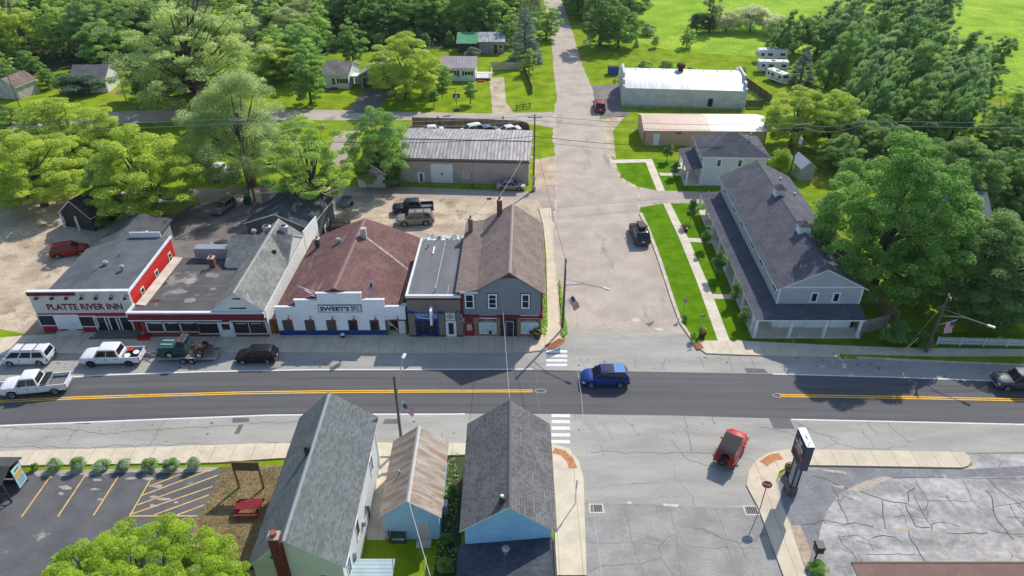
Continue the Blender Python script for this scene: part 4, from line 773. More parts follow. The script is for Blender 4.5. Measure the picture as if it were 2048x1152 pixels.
for x, y in ((1448, 395), (1467, 428), (1482, 455), (1504, 496), (1521, 530), (1547, 580)):
    v = b.Sd(x, y, U0)[0]; b.win(lp, (v - .75, 3.75, v + .75, 4.85), nx=1, fw=.12)
hv = []
zp0, zp1 = 2.42, 3.0; e0 = -2.75; f0 = -.35
pr = MB(SH_NAVY, TRIM)
T = [(e0, f0, zp0), (U1 + .1, f0, zp0), (U1 + .1, V0 - .05, zp1), (U0 - .02, V0 - .05, zp1), (U0 - .02, D_ + .0, zp1), (e0, D_ + .5, zp0), (U0, D_ + .5, zp0)]
pr.add(T, [(0, 1, 2, 3), (0, 3, 4, 5), (4, 6, 5)], SH_NAVY)
lo = [(p[0], p[1], p[2] - .16) for p in T]; pr.add(T + lo, [(0, 7, 8, 1), (1, 8, 9, 2), (5, 12, 7, 0), (10, 9, 8, 7), (11, 10, 7, 12), (6, 13, 12, 5)], TRIM); b.mk(pr, 'porch_roof')
for u in (e0 + .25, e0 + 3.95, e0 + 7.6, U1 - .25): b.part('porch_post', WHITE, lambda m: m.box(u - .14, u + .14, f0 + .1, f0 + .38, 0, zp0 - .16))
for i in range(8):
    v = 1.0 + i * 4.1; b.part('porch_post', WHITE, lambda m: m.box(e0 + .11, e0 + .37, v, v + .26, 0, zp0 - .16))
b.part('porch_floor', PATHC, lambda m: (m.box(e0, U1 + .1, f0, V0 + .4, 0, .08), m.box(e0, U0 + .05, V0 + .4, D_, 0, .08)))
for i in range(3): b.part('garage_door', flat('pale panel door', rgb(236, 240, 242)), lambda m: m.box(.6 + i * 2.75, 3.1 + i * 2.75, V0 - .36, V0 - .3, .08, 2.3))
b.part('brick_pier', BRICK, lambda m: m.box(U1 - .4, U1 - .1, V0 - .36, V0 - .28, .08, 2.4))
for v in (4.5, 10.5, 16.5, 22.5):
    b.door(b.left(U0 + .05), (v, .1, v + .95, 2.2), flat('charcoal door', (.12, .13, .14)), glass=(.2, .5, .8, .9)); b.win(b.left(U0 + .05), (v + 2, .9, v + 3.3, 2.1), fw=.1)
CUP = LAP('white cupola siding', (.74, .76, .78), .15)
for x, y in ((1549, 388), (1601, 462)):
    u, v = b.uv(x, y, 7.3); u = 4.3
    c = MB(CUP); c.box(u - .6, u + .6, v - .6, v + .6, 6.8, 8.2); co = b.mk(c, 'cupola')
    c = MB(SH_NAVY); c.add([(u - .75, v - .75, 8.2), (u + .75, v - .75, 8.2), (u + .75, v + .75, 8.2), (u - .75, v + .75, 8.2), (u, v, 8.75)], [(0, 1, 4), (1, 2, 4), (2, 3, 4), (3, 0, 4), (3, 2, 1, 0)]); b.mk(c, 'cupola_roof', co)
for u, v in ((6.2, 6.5), (6.9, 5.2), (6.4, 25.5), (7.3, 22)): vent(b, u, v, 7.35 - (u - 4.3) * .517, 'pipe')
# --- tan and white pole building
b = Bd('pole_shed', 'long low tan metal shed whose roof is half tan and half white', (1286, 291), (1455, 294), ang=-1.)
W = 20.3; fr = b.front(); TANW = BATT('tan ribbed metal', rgb(196, 164, 138), .3, .04, .75)
TANR = M_('tan metal roof', rgb(214, 184, 160), rgb(200, 170, 146), uv=True, scale=.5, fine=.05, rough=.45, lines=[('x', .45, .08, rgb(160, 132, 112), .7)]); WHR = M_('white metal roof', (.82, .82, .81), (.76, .76, .75), uv=True, scale=.5, fine=.03, rough=.45, lines=[('x', .45, .06, (.6, .6, .6), .3)])
b.part('wall', TANW, lambda m: m.prism([(0, 0), (7.6, 0), (7.6, 2.7), (3.8, 3.75), (0, 2.7)], 0, W, axis='x'))
for u0, u1, m_, nm in ((-.2, 10.9, TANR, 'tan_roof'), (10.9, W + .3, WHR, 'white_roof')):
    r = MB(m_); r.prism([(-.3, 2.66), (3.8, 3.8), (7.9, 2.66), (7.9, 2.74), (3.8, 3.9), (-.3, 2.74)], u0, u1, axis='x'); b.mk(r, nm)
q = b.Fr((1292, 270, 1306, 291)); b.door(fr, (1.6, .1, 2.6, 2.1), WHITE); b.part('corner_trim', flat('brown corner trim', rgb(90, 62, 52)), lambda m: (m.box(-.03, .12, -.03, 0, 0, 2.6), m.box(W - .12, W + .03, -.03, 0, 0, 2.6)))
b.part('wall_vent', flat('grey louvre', rgb(130, 112, 100)), lambda m: m.box(5.2, 6.2, -.03, .0, 2.0, 2.4))
# --- whitewashed workshop with curved roof
b = Bd('block_workshop', 'whitewashed block workshop with shiny low curved metal roof', (1243, 212), (1489, 219))
W = b.w; fr = b.front(); D_ = 12.0
WB = M_('flaking whitewashed block', rgb(206, 208, 208), rgb(186, 189, 191), scale=.6, fine=.12, fscale=4, spots=(rgb(232, 232, 230), .35, .62), uv=True, lines=[('y', .4, .03, rgb(160, 162, 162), .5)])
b.part('wall', WB, lambda m: m.box(.4, W - .4, 0, D_, 0, 3.4))
SHN = M_('shiny galvanised roof', (.62, .63, .64), (.4, .41, .43), scale=.6, stretch=(3, .4, 1), uv=True, lo=.3, hi=.6, rough=.5, metal=.3, fine=.1, lines=[('x', .8, .08, (.4, .4, .42), .5)])
arcp = [(D_ * i / 16 + 0, 3.4 + 2.1 * math.sin(math.pi * (i / 16 * .86 + .07)) - 2.1 * math.sin(math.pi * .07)) for i in range(17)]
r = MB(SHN); r.prism([(p[0], p[1] + .02) for p in arcp] + [(p[0], p[1] + .1) for p in arcp[::-1]], .42, W - .42, axis='x'); b.mk(r, 'roof')
for u in (0, W - .42):
    prp = [(-.1, 0), (D_ + .1, 0), (D_ + .1, 3.9), (D_ - 1.2, 3.9), (D_ - 1.2, 4.7), (D_ - 3, 4.7), (D_ - 3, 5.5), (3, 5.5), (3, 4.7), (1.2, 4.7), (1.2, 3.9), (-.1, 3.9)]
    e = MB(WB); e.prism(prp, u, u + .4, axis='x'); b.mk(e, 'stepped_gable')
b.door(b.left(0), (3.2, .05, 8.6, 3.2), flat('grey roller door', (.4, .41, .42)), name='roller_door')
b.pbox('side_door', BLACK, 16.1, 17.0, .4, 1.9, 0, .04, pl=fr); b.part('ridge_purlins', STEEL, lambda m: [m.box(2.5 + i * 2.6, 2.7 + i * 2.6, 6.4, 6.6, 5.0, 5.28) for i in range(8)])
rv = MB(M_('rusty ventilator', rgb(92, 56, 44), rgb(60, 38, 32), scale=5)); rv.lathe([(.5, 0), (.5, .8), (.8, .85), (.8, 1.5), (.45, 1.7)], 12, None, (11.2, 6.4, 4.9)); rv.box(10.7, 11.7, 6, 7, 4.6, 5.1); b.mk(rv, 'roof_ventilator')
# --- houses along the far road
def small_house(name, label, l, r, D_, ze, zr, wm, rm, axis='u', wins=(), door_=None, ang=None, ov=.3, shut=None, cat='house', th=.12, w=None):
    b = Bd(name, label, l, r, ang=ang, cat=cat); W = w or b.w
    b.gable(0, W, 0, D_, ze, zr, wm, rm, axis=axis, ov=ov, th=th)
    for a0, a1, z0, z1 in wins:
        b.win(b.front(), (a0 * W, z0, a1 * W, z1), nx=1)
        if shut:
            for s in (a0 * W - .42, a1 * W + .04): b.pbox('shutter', shut, s, s + .38, z0, z1, 0, .05, pl=b.front())
    if door_: b.door(b.front(), (door_ * W, .2, door_ * W + .95, 2.3), WHITE, glass=(.2, .3, .8, .9), gm=GLASS)
    return b
DG = flat('dark green shutter', rgb(30, 48, 40))
b = small_house('white_cottage', 'small white cottage with dark shutters and grey roof beside the open garage', (650, 176), (699, 178), 7.2, 2.9, 4.5, WALLW, SHI('stained grey shingles', rgb(150, 146, 140), rgb(112, 110, 106)), wins=((.62, .88, 1.1, 2.1),), door_=.3, shut=DG)
b.part('door_step', flat('brown step', rgb(100, 70, 50)), lambda m: m.box(b.w * .3 - .2, b.w * .3 + 1.2, -1, -.05, 0, .25))
b.part('breezeway', TRIM, lambda m: m.box(b.w + .1, b.w + 4.0, 1.2, 3.4, 2.1, 2.3)); b.part('breezeway_wall', WHITE, lambda m: m.box(b.w + .1, b.w + 4.0, 3.3, 3.4, 0, 2.1))
b = Bd('open_garage', 'grey gabled two car garage with its wide door open', (721, 178), (788, 180)); W = b.w
GS = LAP('grey garage siding', rgb(128, 126, 122)); g = MB(GS)
g.prism([(0, 0), (.6, 0), (.6, 2.4), (W - .6, 2.4), (W - .6, 0), (W, 0), (W, 2.9), (W / 2, 4.8), (0, 2.9)], 0, .2, axis='y'); b.mk(g, 'front_wall')
g = MB(GS); g.box(0, .2, .2, 7, 0, 2.9); g.box(W - .2, W, .2, 7, 0, 2.9); g.box(.2, W - .2, 6.8, 7, 0, 2.9); b.mk(g, 'wall')
g = MB(TRIM); g.prism([(-.4, 2.52), (W / 2, 4.82), (W + .4, 2.52), (W + .4, 2.66), (W / 2, 4.96), (-.4, 2.66)], -.3, 7.2, axis='y', mfun=lambda i, p: SHI('pale grey shingles', rgb(170, 172, 174), rgb(150, 152, 154)) if i in (1, 2, 3, 4) and p[i][1] != 2.52 and p[(i + 1) % 6][1] != 2.52 and p[i][1] != 4.82 and p[(i + 1) % 6][1] != 4.82 else TRIM); b.mk(g, 'roof')
b.part('door_frame', TRIM, lambda m: (m.box(.5, .62, -.04, .0, 0, 2.5), m.box(W - .62, W - .5, -.04, .0, 0, 2.5), m.box(.62, W - .62, -.04, .0, 2.38, 2.5)))
b = small_house('metal_roof_cottage', 'white cottage with pinkish metal roof and dark shutters behind the young tree', (884, 162), (950, 164), 6.0, 2.8, 4.2, WALLW, M_('pink grey metal roof', rgb(196, 178, 178), rgb(178, 160, 162), uv=True, scale=.5, rough=.45, metal=.3, lines=[('x', .6, .1, rgb(130, 116, 118), .6)]), wins=((.3, .46, 1.0, 2.2), (.68, .88, 1.2, 2.1)), shut=flat('brown shutter', rgb(62, 40, 36)), ang=-1)
dk = MB(flat('white deck boards', rgb(214, 208, 206))); dk.box(b.w + .1, b.w + 3.4, .6, 5.0, .4, .5); b.mk(dk, 'deck')
dk = MB(WHITE); [dk.box(b.w + .2 + i * .4, b.w + .26 + i * .4, .6, .66, .5, 1.4) for i in range(8)]; dk.box(b.w + .1, b.w + 3.4, .58, .68, 1.4, 1.46); [dk.box(b.w + 3.3, b.w + 3.36, .8 + i * .4, .86 + i * .4, .5, 1.4) for i in range(10)]; dk.box(b.w + 3.28, b.w + 3.38, .68, 5, 1.4, 1.46); b.mk(dk, 'deck_railing')
dk = MB(flat('red steps', rgb(150, 50, 42))); dk.box(b.w + .5, b.w + 1.9, -.6, .5, .0, .2); b.mk(dk, 'step')
b = Bd('green_roof_shed', 'grey shed with green metal lean-to roof at the edge of the woods', (958, 107), (1008, 107), ang=0, cat='shed'); W = b.w
b.part('wall', LAP('grey shed siding', rgb(150, 150, 150)), lambda m: m.prism([(0, 0), (5.5, 0), (5.5, 3.3), (0, 2.7)], 0, W, axis='x'))
b.part('metal_roof', M_('shed metal roof', (.5, .52, .54), (.2, .22, .25), scale=.8, stretch=(3, .5, 1), lo=.35, hi=.6, metal=.5, rough=.4), lambda m: m.prism([(-.4, 2.66), (5.8, 3.34), (5.8, 3.44), (-.4, 2.76)], -.2, W + .3, axis='x'))
b.part('green_roof', M_('green metal roof', rgb(74, 150, 104), rgb(58, 128, 88), scale=1, rough=.5), lambda m: m.prism([(-.8, 2.4), (5.0, 3.5), (5.0, 3.6), (-.8, 2.5)], -5.2, -.21, axis='x'))
b.part('lean_to_wall', flat('dark lean-to', rgb(78, 74, 66)), lambda m: m.box(-4.9, -.1, .5, 4.6, 0, 2.3)); b.door(b.front(), (W * .56, .05, W * .56 + 1.1, 2.2), flat('maroon shed door', rgb(110, 30, 40)), glass=(.25, .5, .75, .9)); b.win(b.front(), (W * .78, 1.1, W * .95, 2.0))
for u, z in ((2.0, 0), (W - 1.5, 0)): b.part('pipe', STEEL, lambda m: m.box(u, u + .15, -.16, -.02, 0, 2.5))
b = small_house('white_gable_house', 'white house with grey roof half hidden by a round bush at the upper left', (150, 186), (222, 180), 6.2, 2.8, 4.6, WALLW, SHI('mid grey shingles', rgb(128, 124, 124), rgb(110, 108, 108)), wins=((.72, .85, .9, 2.1), (.87, .97, .9, 2.1)), ang=3)
b = small_house('garden_shed', 'small weathered white shed with brown roof at the far left', (0, 196), (38, 201), 5.0, 2.6, 4.0, M_('dirty white boards', rgb(208, 204, 196), rgb(170, 164, 154), scale=1, uv=True, lines=[('x', .4, .05, rgb(150, 144, 134), .6)]), SHI('brown worn shingles', rgb(138, 122, 110), rgb(112, 100, 92)), axis='v', cat='shed', ang=-14)
b = small_house('tin_roof_shed', 'small grey metal shed standing behind the apartment building', (1598, 362), (1628, 368), 3.6, 2.0, 3.0, flat('grey tin', rgb(170, 172, 174)), flat('light grey tin roof', rgb(190, 192, 196), rough=.4, metal=.3), axis='v', ov=.15, cat='shed', ang=8)
b = small_house('grove_house', 'grey roofed house glimpsed between the big maple and the right hand trees', (1880, 470), (1962, 476), 7, 3.2, 5.0, flat('beige house wall', rgb(190, 170, 150)), SHI('dusty grey shingles', rgb(138, 138, 140), rgb(120, 120, 124)), axis='u', wins=((.5, .7, 1, 2.2),))
b = small_house('black_garage', 'dark sagging garage with white posts under the trees behind the red car', (133, 452), (212, 440), 5.0, 2.2, 4.2, flat('dark garage boards', rgb(58, 54, 50)), SHI('brown black shingles', rgb(84, 72, 64), rgb(62, 56, 52)), axis='v', cat='garage', ang=-18)
[b.part('white_post', WHITE, lambda m: m.box(u, u + .22, -.5, -.28, 0, 2.1)) for u in (.1, 2.6)]
b = small_house('stump_shed', 'little grey block shed by the alley under the pale green tree', (527, 414), (563, 414), 2.6, 2.2, 2.6, flat('grey shed block', rgb(140, 136, 130)), flat('grey flat roof', rgb(110, 106, 102)), cat='shed', ov=.1)
b = small_house('sun_shed', 'narrow cream shed with board fence behind the bar', (634, 452), (650, 452), 4.5, 2.6, 3.0, flat('cream shed', rgb(196, 180, 150)), flat('cream shed roof', rgb(170, 150, 124)), cat='shed', ov=.1)
# --- foreground: grey church-like house
def world_bd(name, label, x, y, cat='building', ang=0): return Bd(name, label, Vector((x, y, 0)), Vector((x + 1, y, 0)), ang=ang, cat=cat)
b = world_bd('gable_hall', 'tall white hall with steep grey shingle roof and brick chimney in the foreground', -17.3, 29.9)
W = 5.95; D_ = 13.6; fr = b.front()
wo, ro = b.gable(0, W, 0, D_, 5.3, 7.85, WALLW, SH_SLATE, ov=.3, ur=2.55, cap=flat('slate ridge cap', rgb(136, 142, 144)))
b.part('gable_siding', WALLG, lambda m: m.prism([(0, 0), (W, 0), (W, 5.28), (2.55, 7.8), (0, 5.28)], -.04, -.005, axis='y'))
c = MB(M_('dark red chimney brick', rgb(120, 58, 48), rgb(92, 44, 38), scale=4, uv=True, lines=[('y', .08, .015, rgb(70, 40, 36), .6)])); c.box(1.75, 2.4, -.6, .0, 0, 8.4); co = b.mk(c, 'chimney')
c = MB(flat('mortar cap', rgb(170, 160, 150))); c.box(1.7, 2.45, -.65, .05, 8.4, 8.5); b.mk(c, 'chimney_cap', co); f = MB(flat('clay flue', rgb(150, 90, 66))); f.lathe([(.22, 0), (.22, .3)], 8, None, (2.07, -.3, 8.5)); b.mk(f, 'flue', co)
c = MB(flat('dark roof stack', (.05, .05, .052))); u, v = b.uv(608, 905, 7.0); c.box(2.15, 2.55, 7.3, 7.7, 6.9, 8.5); co = b.mk(c, 'roof_stack')
b.win(b.front(-.04), (4.15, 3.1, 4.9, 4.1), fm=WHITE, fw=.1); b.win(b.front(-.04), (1.3, 5.75, 1.65, 6.1), fw=.04)
rp = b.right(W)
for v in (1.2, 4.4, 10.6): b.win(rp, (v - .5, 2.2, v + .5, 4.0), fw=.12)
b.door(rp, (7.2, .1, 8.2, 2.2), flat('dark side door', (.06, .06, .06))); b.part('door_hood', flat('grey hood', (.3, .3, .3)), lambda m: m.box(W, W + .45, 7.1, 8.3, 2.3, 2.38))
b.part('wall_cabinet', STEEL, lambda m: (m.box(W, W + .25, 5.6, 5.9, 1.8, 2.3), m.box(W, W + .2, 2.4, 2.6, .5, 3.0)))
b.part('soffit_lamp', flat('dark lantern', (.06, .06, .06)), lambda m: m.box(-.45, -.1, .2, .6, 4.2, 4.6))
# --- rusty roofed blue shed
b = world_bd('rusty_roof_shed', 'small blue shed with rusty metal roof between the two foreground houses', -9.75, 35.75, 'shed'); W = 4.2; D_ = 7.4; fr = b.front()
RUST = M_('rusty corrugated roof', rgb(164, 156, 145), rgb(132, 116, 102), scale=.7, stretch=(3, .5, 1), uv=True, lo=.4, hi=.6, fine=.18, fscale=7, rough=.6, metal=.2, spots=(rgb(142, 108, 84), .75, .56, (2.6, .5, 1)))
BLW = LAP('pale blue lap siding', rgb(170, 208, 232), .18)
b.gable(0, W, 0, D_, 2.95, 4.55, BLW, RUST, ov=.25, ur=2.05, th=.06, tm=flat('blue rake board', rgb(150, 186, 208)), cap=flat('tin ridge', rgb(190, 184, 176), rough=.5))
b.door(fr, (2.55, .15, 3.4, 2.1), flat('off white door', rgb(206, 200, 194))); b.part('door_step', KERB, lambda m: m.box(2.4, 3.55, -.8, -.05, 0, .15)); vent(b, .95, 3.2, 3.6, 'pipe')
b.part('window_air_conditioner', STEEL, lambda m: m.box(W + .0, W + .5, 1.6, 2.3, 1.0, 1.9))
# --- dark shingled blue house with lower wing
b = world_bd('blue_house', 'blue sided house with steep two-tone charcoal shingle roof at the foreground corner', -3.35, 33.0); W = 6.15; D_ = 10.2; fr = b.front()
BLS = M_('blue lap siding', rgb(158, 204, 236), rgb(146, 194, 228), scale=.7, uv=True, fine=.04, lines=[('y', .2, .03, rgb(110, 152, 186), .6)], spots=(rgb(104, 118, 130), 1.1, .66))
b.gable(0, W, 0, D_, 4.9, 7.25, BLS, SH_MIX, ov=.35, ur=3.15, tm=TRIM, ovg=.25, cap=flat('dark ridge cap', rgb(92, 92, 92)))
c = MB(flat('small dark flue box', (.06, .055, .05))); c.box(2.45, 2.9, .35, .75, 6.6, 7.5); co = b.mk(c, 'roof_flue'); f = MB(TRIM); f.lathe([(.12, 0), (.12, .14)], 8, None, (2.67, .55, 7.5)); b.mk(f, 'flue_cap', co)
lw = MB(flat('dark wing wall', rgb(84, 92, 100))); lw.box(-.2, W - .15, -9, -.03, 0, 2.9); b.mk(lw, 'wing_wall')
lr = MB(SHI('blue black shingles', rgb(88, 92, 100), rgb(72, 76, 84))); lr.prism([(-.5, 2.9), (W + .1, 3.75), (W + .1, 3.87), (-.5, 3.02)], -9.2, -.02, axis='y'); b.mk(lr, 'wing_roof'); vent(b, 2.9, -1.1, 3.35, 'cap')
b.part('roof_edge_wall', flat('dark edge board', (.05, .05, .055)), lambda m: m.box(W + .1, W + .25, -9.2, -.3, 2.9, 3.95))
# --- brown roof and white shed roofs cut by the frame bottom
b = world_bd('brown_roof_building', 'low building with flat brown metal roof at the bottom right', 23.6, 20.9); 
b.part('wall', flat('brown wall', rgb(110, 84, 76)), lambda m: m.box(.5, 30, 0, 9.3, 0, 2.9)); b.part('roof', M_('brown metal roof', rgb(112, 80, 72), rgb(98, 70, 64), scale=.6, fine=.06, rough=.6, lines=[('x', .45, .03, rgb(80, 56, 50), .5)]), lambda m: m.prism([(-.5, 2.92), (10.2, 3.4), (10.2, 3.5), (-.5, 3.02)], .0, 30.5, axis='x'))
b.part('gutter', flat('brown gutter', rgb(98, 78, 68)), lambda m: m.box(0, 30.5, 10.2, 10.34, 3.3, 3.52))
b = world_bd('white_roof_shed', 'corner of a low shed with pale ribbed roof at the bottom edge', -11.3, 28.6, 'shed')
b.part('wall', flat('pale shed wall', rgb(190, 196, 196)), lambda m: m.box(.1, 2.6, 0, 3.6, 0, 1.9)); b.part('roof', M_('pale ribbed tin', rgb(176, 196, 198), rgb(160, 180, 184), scale=1, rough=.5, lines=[('y', .3, .06, rgb(110, 130, 134), .7)]), lambda m: m.prism([(0, 1.9), (3.8, 2.15), (3.8, 2.22), (0, 1.97)], -.1, 2.9, axis='x'))
# --- bus shelter
b = world_bd('bus_shelter', 'dark framed shelter with metal roof and posters at the lower left edge', P(-30, 975).x, P(60, 962).y - 2.3, 'shelter'); W = P(57, 962).x - b.o.x; DKB = flat('dark bronze frame', (.045, .042, .04), .45)
b.part('roof', M_('standing seam bronze roof', (.07, .066, .066), (.055, .052, .052), uv=True, scale=1, rough=.45, lines=[('x', .4, .05, (.03, .03, .03), .8)]), lambda m: m.prism([(-.3, 2.35), (1.2, 2.85), (2.7, 2.35), (2.7, 2.45), (1.2, 2.96), (-.3, 2.45)], -.1, W + .15, axis='x'))
for u in (.1, W * .33, W * .66, W - .1):
    for v in (.05, 2.35): b.part('post', DKB, lambda m: m.box(u - .06, u + .06, v - .06, v + .06, 0, 2.4))
b.part('glass_wall', GLASS, lambda m: m.box(.16, W - .2, 2.33, 2.36, .3, 2.2)); b.part('rail', DKB, lambda m: (m.box(.16, W - .17, -.01, .07, .9, 1.0), m.box(.16, W - .17, .0, .06, .3, .38)))
b.part('seat', flat('dark bench slats', (.06, .05, .045)), lambda m: m.box(.4, W - .4, 1.5, 2.0, .42, .48))
pp = b.right(W - .03); po = b.pbox('poster_panel', flat('pale teal poster', rgb(186, 220, 222)), 1.25, 2.3, .3, 2.3, 0, .05, pl=pp)
g = MB(flat('orange poster band', rgb(226, 168, 60))); g.box(1.3, 2.25, 1.3, 1.75, .05, .056, None, pp); b.mk(g, 'poster_band', po)
TEAL = flat('teal lettering', rgb(50, 130, 150)); b.strokes(pp, 1.5, 1.9, 2.05, 2.1, TEAL, c=.056, parent=po)
for i in range(4): b.strokes(pp, 1.4, 1.1 - i * .2, 2.2, 1.2 - i * .2, TEAL, c=.056, parent=po)
# ---------------------------------------------------------------- vehicles (local axes: +x forward, y left, origin on the ground at the middle)
def arch(x, r, z0, n=7): return [(x - r * math.cos(math.pi * i / n), z0 + r * math.sin(math.pi * i / n)) for i in range(n + 1)]
SPEC = {  # length, width, height, belt z, hood z, wheelbase, wheel r, cabin: x base front, x roof front, x roof rear, x base rear
    'suv':   dict(L=4.5, W=1.86, H=1.7, belt=1.02, hood=1.0, wb=2.75, wr=.36, cab=(1.3, .42, -1.8, -2.25), nose=.78, tail=.95, clear=.24),
    'bigsuv': dict(L=5.3, W=2.0, H=1.92, belt=1.15, hood=1.14, wb=3.0, wr=.42, cab=(1.45, .75, -2.2, -2.55), nose=.98, tail=1.1, clear=.28),
    'sedan': dict(L=4.9, W=1.85, H=1.45, belt=.92, hood=.9, wb=2.85, wr=.34, cab=(1.25, .35, -1.0, -1.85), nose=.66, tail=.98, clear=.2),
    'van':   dict(L=4.9, W=2.0, H=1.78, belt=1.02, hood=1.05, wb=3.08, wr=.35, cab=(2.2, 1.15, -2.25, -2.52), nose=.82, tail=.95, clear=.2),
    'crew':  dict(L=6.35, W=2.03, H=2.1, belt=1.25, hood=1.32, wb=4.0, wr=.43, cab=(1.62, .95, -.92, -1.18), nose=1.12, tail=1.25, clear=.42, bed=-1.28),
    'ext':   dict(L=6.2, W=2.03, H=2.08, belt=1.24, hood=1.3, wb=3.9, wr=.42, cab=(1.55, .88, -.48, -.7), nose=1.1, tail=1.22, clear=.4, bed=-.8),
    'jeep':  dict(L=4.3, W=1.85, H=1.86, belt=1.15, hood=1.13, wb=2.75, wr=.42, cab=(.72, .45, -1.85, -1.95), nose=1.05, tail=1.12, clear=.42),
}
def quad_pane(mb, c, m0, m1, n0, n1, out):       # sub-rectangle of a cabin face c=[bl,br,tr,tl] with a little thickness
    f = lambda s, t: (c[0] * (1 - s) + c[1] * s) * (1 - t) + (c[3] * (1 - s) + c[2] * s) * t
    n = (c[1] - c[0]).cross(c[3] - c[0]).normalized()
    if n.dot(out) < 0: n = -n
    q = [f(m0, n0), f(m1, n0), f(m1, n1), f(m0, n1)]
    a = [p + n * .012 for p in q]; b = [p - n * .02 for p in q]
    mb.add(a + b, [(0, 1, 2, 3), (7, 6, 5, 4), (0, 4, 5, 1), (1, 5, 6, 2), (2, 6, 7, 3), (3, 7, 4, 0)])
def vehicle(kind, name, label, cat, col, loc, rz, scale=1., panes=3, rack=False, group=None, roofcol=None, dark=False, hood=True, plate=True, openbed=True):
    q = SPEC[kind]; L, W, H, zb, zh, wb, wr = (q[k] for k in ('L', 'W', 'H', 'belt', 'hood', 'wb', 'wr')); c0, c1, c2, c3 = q['cab']; cl = q['clear']
    t = thing(name, label, cat, loc, rz, group); t.scale = (scale,) * 3
    pm_ = paint(name + str([round(v, 2) for v in col]), col); xf, xr = L / 2, -L / 2; ax = wb / 2 + (.0 if kind != 'jeep' else .05); ar = wr * 1.18
    bed = q.get('bed'); tz = q['tail']
    x_end = bed if bed is not None else xr
    up = [(xf, q['nose'] - .22), (xf - .1, q['nose'] - .04), (xf - .3, q['nose'] + (zh - q['nose']) * .55), (c0 + .25, zh), (c0 - .3, zb)]
    if bed is not None: up += [(x_end, zb)]
    elif kind == 'sedan': up += [(c3 + .1, zb + .02), (xr + .12, tz), (xr, tz - .15)]
    else: up += [(c3 + .1, zb + .02), (xr + .1, tz), (xr, tz - .12)]
    def ztop(x):
        for (xa, za), (xb, zb_) in zip(up, up[1:]):
            if xb <= x <= xa: return za + (zb_ - za) * (xa - x) / max(1e-6, xa - xb)
        return up[-1][1] if x < up[-1][0] else up[0][1]
    def zbot(x):
        z = cl + (.14 if x > xf - .15 or x < xr + .15 else 0)
        for c in (-ax, ax):
            if abs(x - c) < ar: z = max(z, wr * .95 + math.sqrt(ar * ar - (x - c) ** 2))
        return z
    xs = set([x_end, xf, xf - .1, xf - .3, xf - .15, c0 + .25, c0 - .3] + [p[0] for p in up] + [x_end + .15] + [xf - .6 - i * .3 for i in range(int((xf - x_end - .6) / .3))])
    for c in (-ax, ax):
        for i in range(13): xs.add(c - ar * math.cos(math.pi * i / 12) * .9999)
        xs.add(c - ar * 1.001); xs.add(c + ar * 1.001)
    xs = sorted(x for x in xs if x_end - 1e-6 <= x <= xf + 1e-6); secs = []
    for x in xs:
        e0 = max(0, (x - (xf - .75)) / .75); e1 = max(0, ((xr + .6) - x) / .6) if bed is None else 0; w_ = W / 2 * (1 - .16 * e0 ** 2.2 - .1 * e1 ** 2); b0 = zbot(x); t0 = max(ztop(x), b0 + .1)
        half = [(w_ * .9, b0), (w_ * .985, max(b0 + .02, min(b0 + .12, t0 - .3))), (w_, max(b0 + .03, (cl + t0) * .52)), (w_ * .99, max(b0 + .04, t0 - .2)), (w_ * .955, max(b0 + .05, t0 - .06)), (w_ * .86, max(b0 + .06, t0)), (0, max(b0 + .07, t0 + .035))]
        secs.append([(x, -y, z) for y, z in half] + [(x, y, z) for y, z in half[-2::-1]])
    b = MB(pm_); n_ = len(secs[0]); b.v = [p for sc in secs for p in sc]
    for i in range(len(secs) - 1):
        for j in range(n_): k = (j + 1) % n_; b.f.append([i * n_ + j, (i + 1) * n_ + j, (i + 1) * n_ + k, i * n_ + k]); b.m.append(0)
    b.f.append(list(range(n_))); b.m.append(0); b.f.append([(len(secs) - 1) * n_ + j for j in range(n_)][::-1]); b.m.append(0)
    if bed is not None:
        th = .07
        for s in (-1, 1): b.box(xr + .03, bed, s * W / 2 * .97 - (th if s > 0 else 0), s * W / 2 * .97 + (th if s < 0 else 0), wr * 2.25, zb - .02)
        b.box(xr, xr + th, -W / 2 * .97 + th, W / 2 * .97 - th, cl + .3, zb - .04)
        for s in (-1, 1): b.box(-ax - ar * .9, -ax + ar * .9, s * W / 2 * .97 - (.1 if s > 0 else 0), s * W / 2 * .97 + (.1 if s < 0 else 0), wr * 1.6, wr * 2.25)
        for s in (-1, 1):
            b.box(xr + .05, -ax - ar * .85, s * W / 2 * .97 - (.06 if s > 0 else 0), s * W / 2 * .97 + (.06 if s < 0 else 0), cl + .1, wr * 2.25); b.box(-ax + ar * .85, bed, s * W / 2 * .97 - (.06 if s > 0 else 0), s * W / 2 * .97 + (.06 if s < 0 else 0), cl + .1, wr * 2.25)
    body = b.build('body', t, smooth=42)
    if bed is not None:
        m = MB(BLACK if dark else flat('grey bed liner', (.16, .16, .165))); m.box(xr + .08, bed - .02, -W / 2 * .97 + .1, W / 2 * .97 - .1, cl + .36, cl + .42); m.build('bed_floor', t)
    # cabin
    w0, w1 = W / 2 * .955, W / 2 * (.80 if kind not in ('jeep',) else .84); V = Vector
    B = [V((c0, -w0 * .93, zb - .07)), V((c0, w0 * .93, zb - .07)), V((c3, w0 * .96, zb - .07)), V((c3, -w0 * .96, zb - .07))]
    T = [V((c1, -w1 * .95, H)), V((c1, w1 * .95, H)), V((c2, w1 * .95, H - .03)), V((c2, -w1 * .95, H - .03))]
    md = V(((c1 + c2) / 2, 0, H + .05))
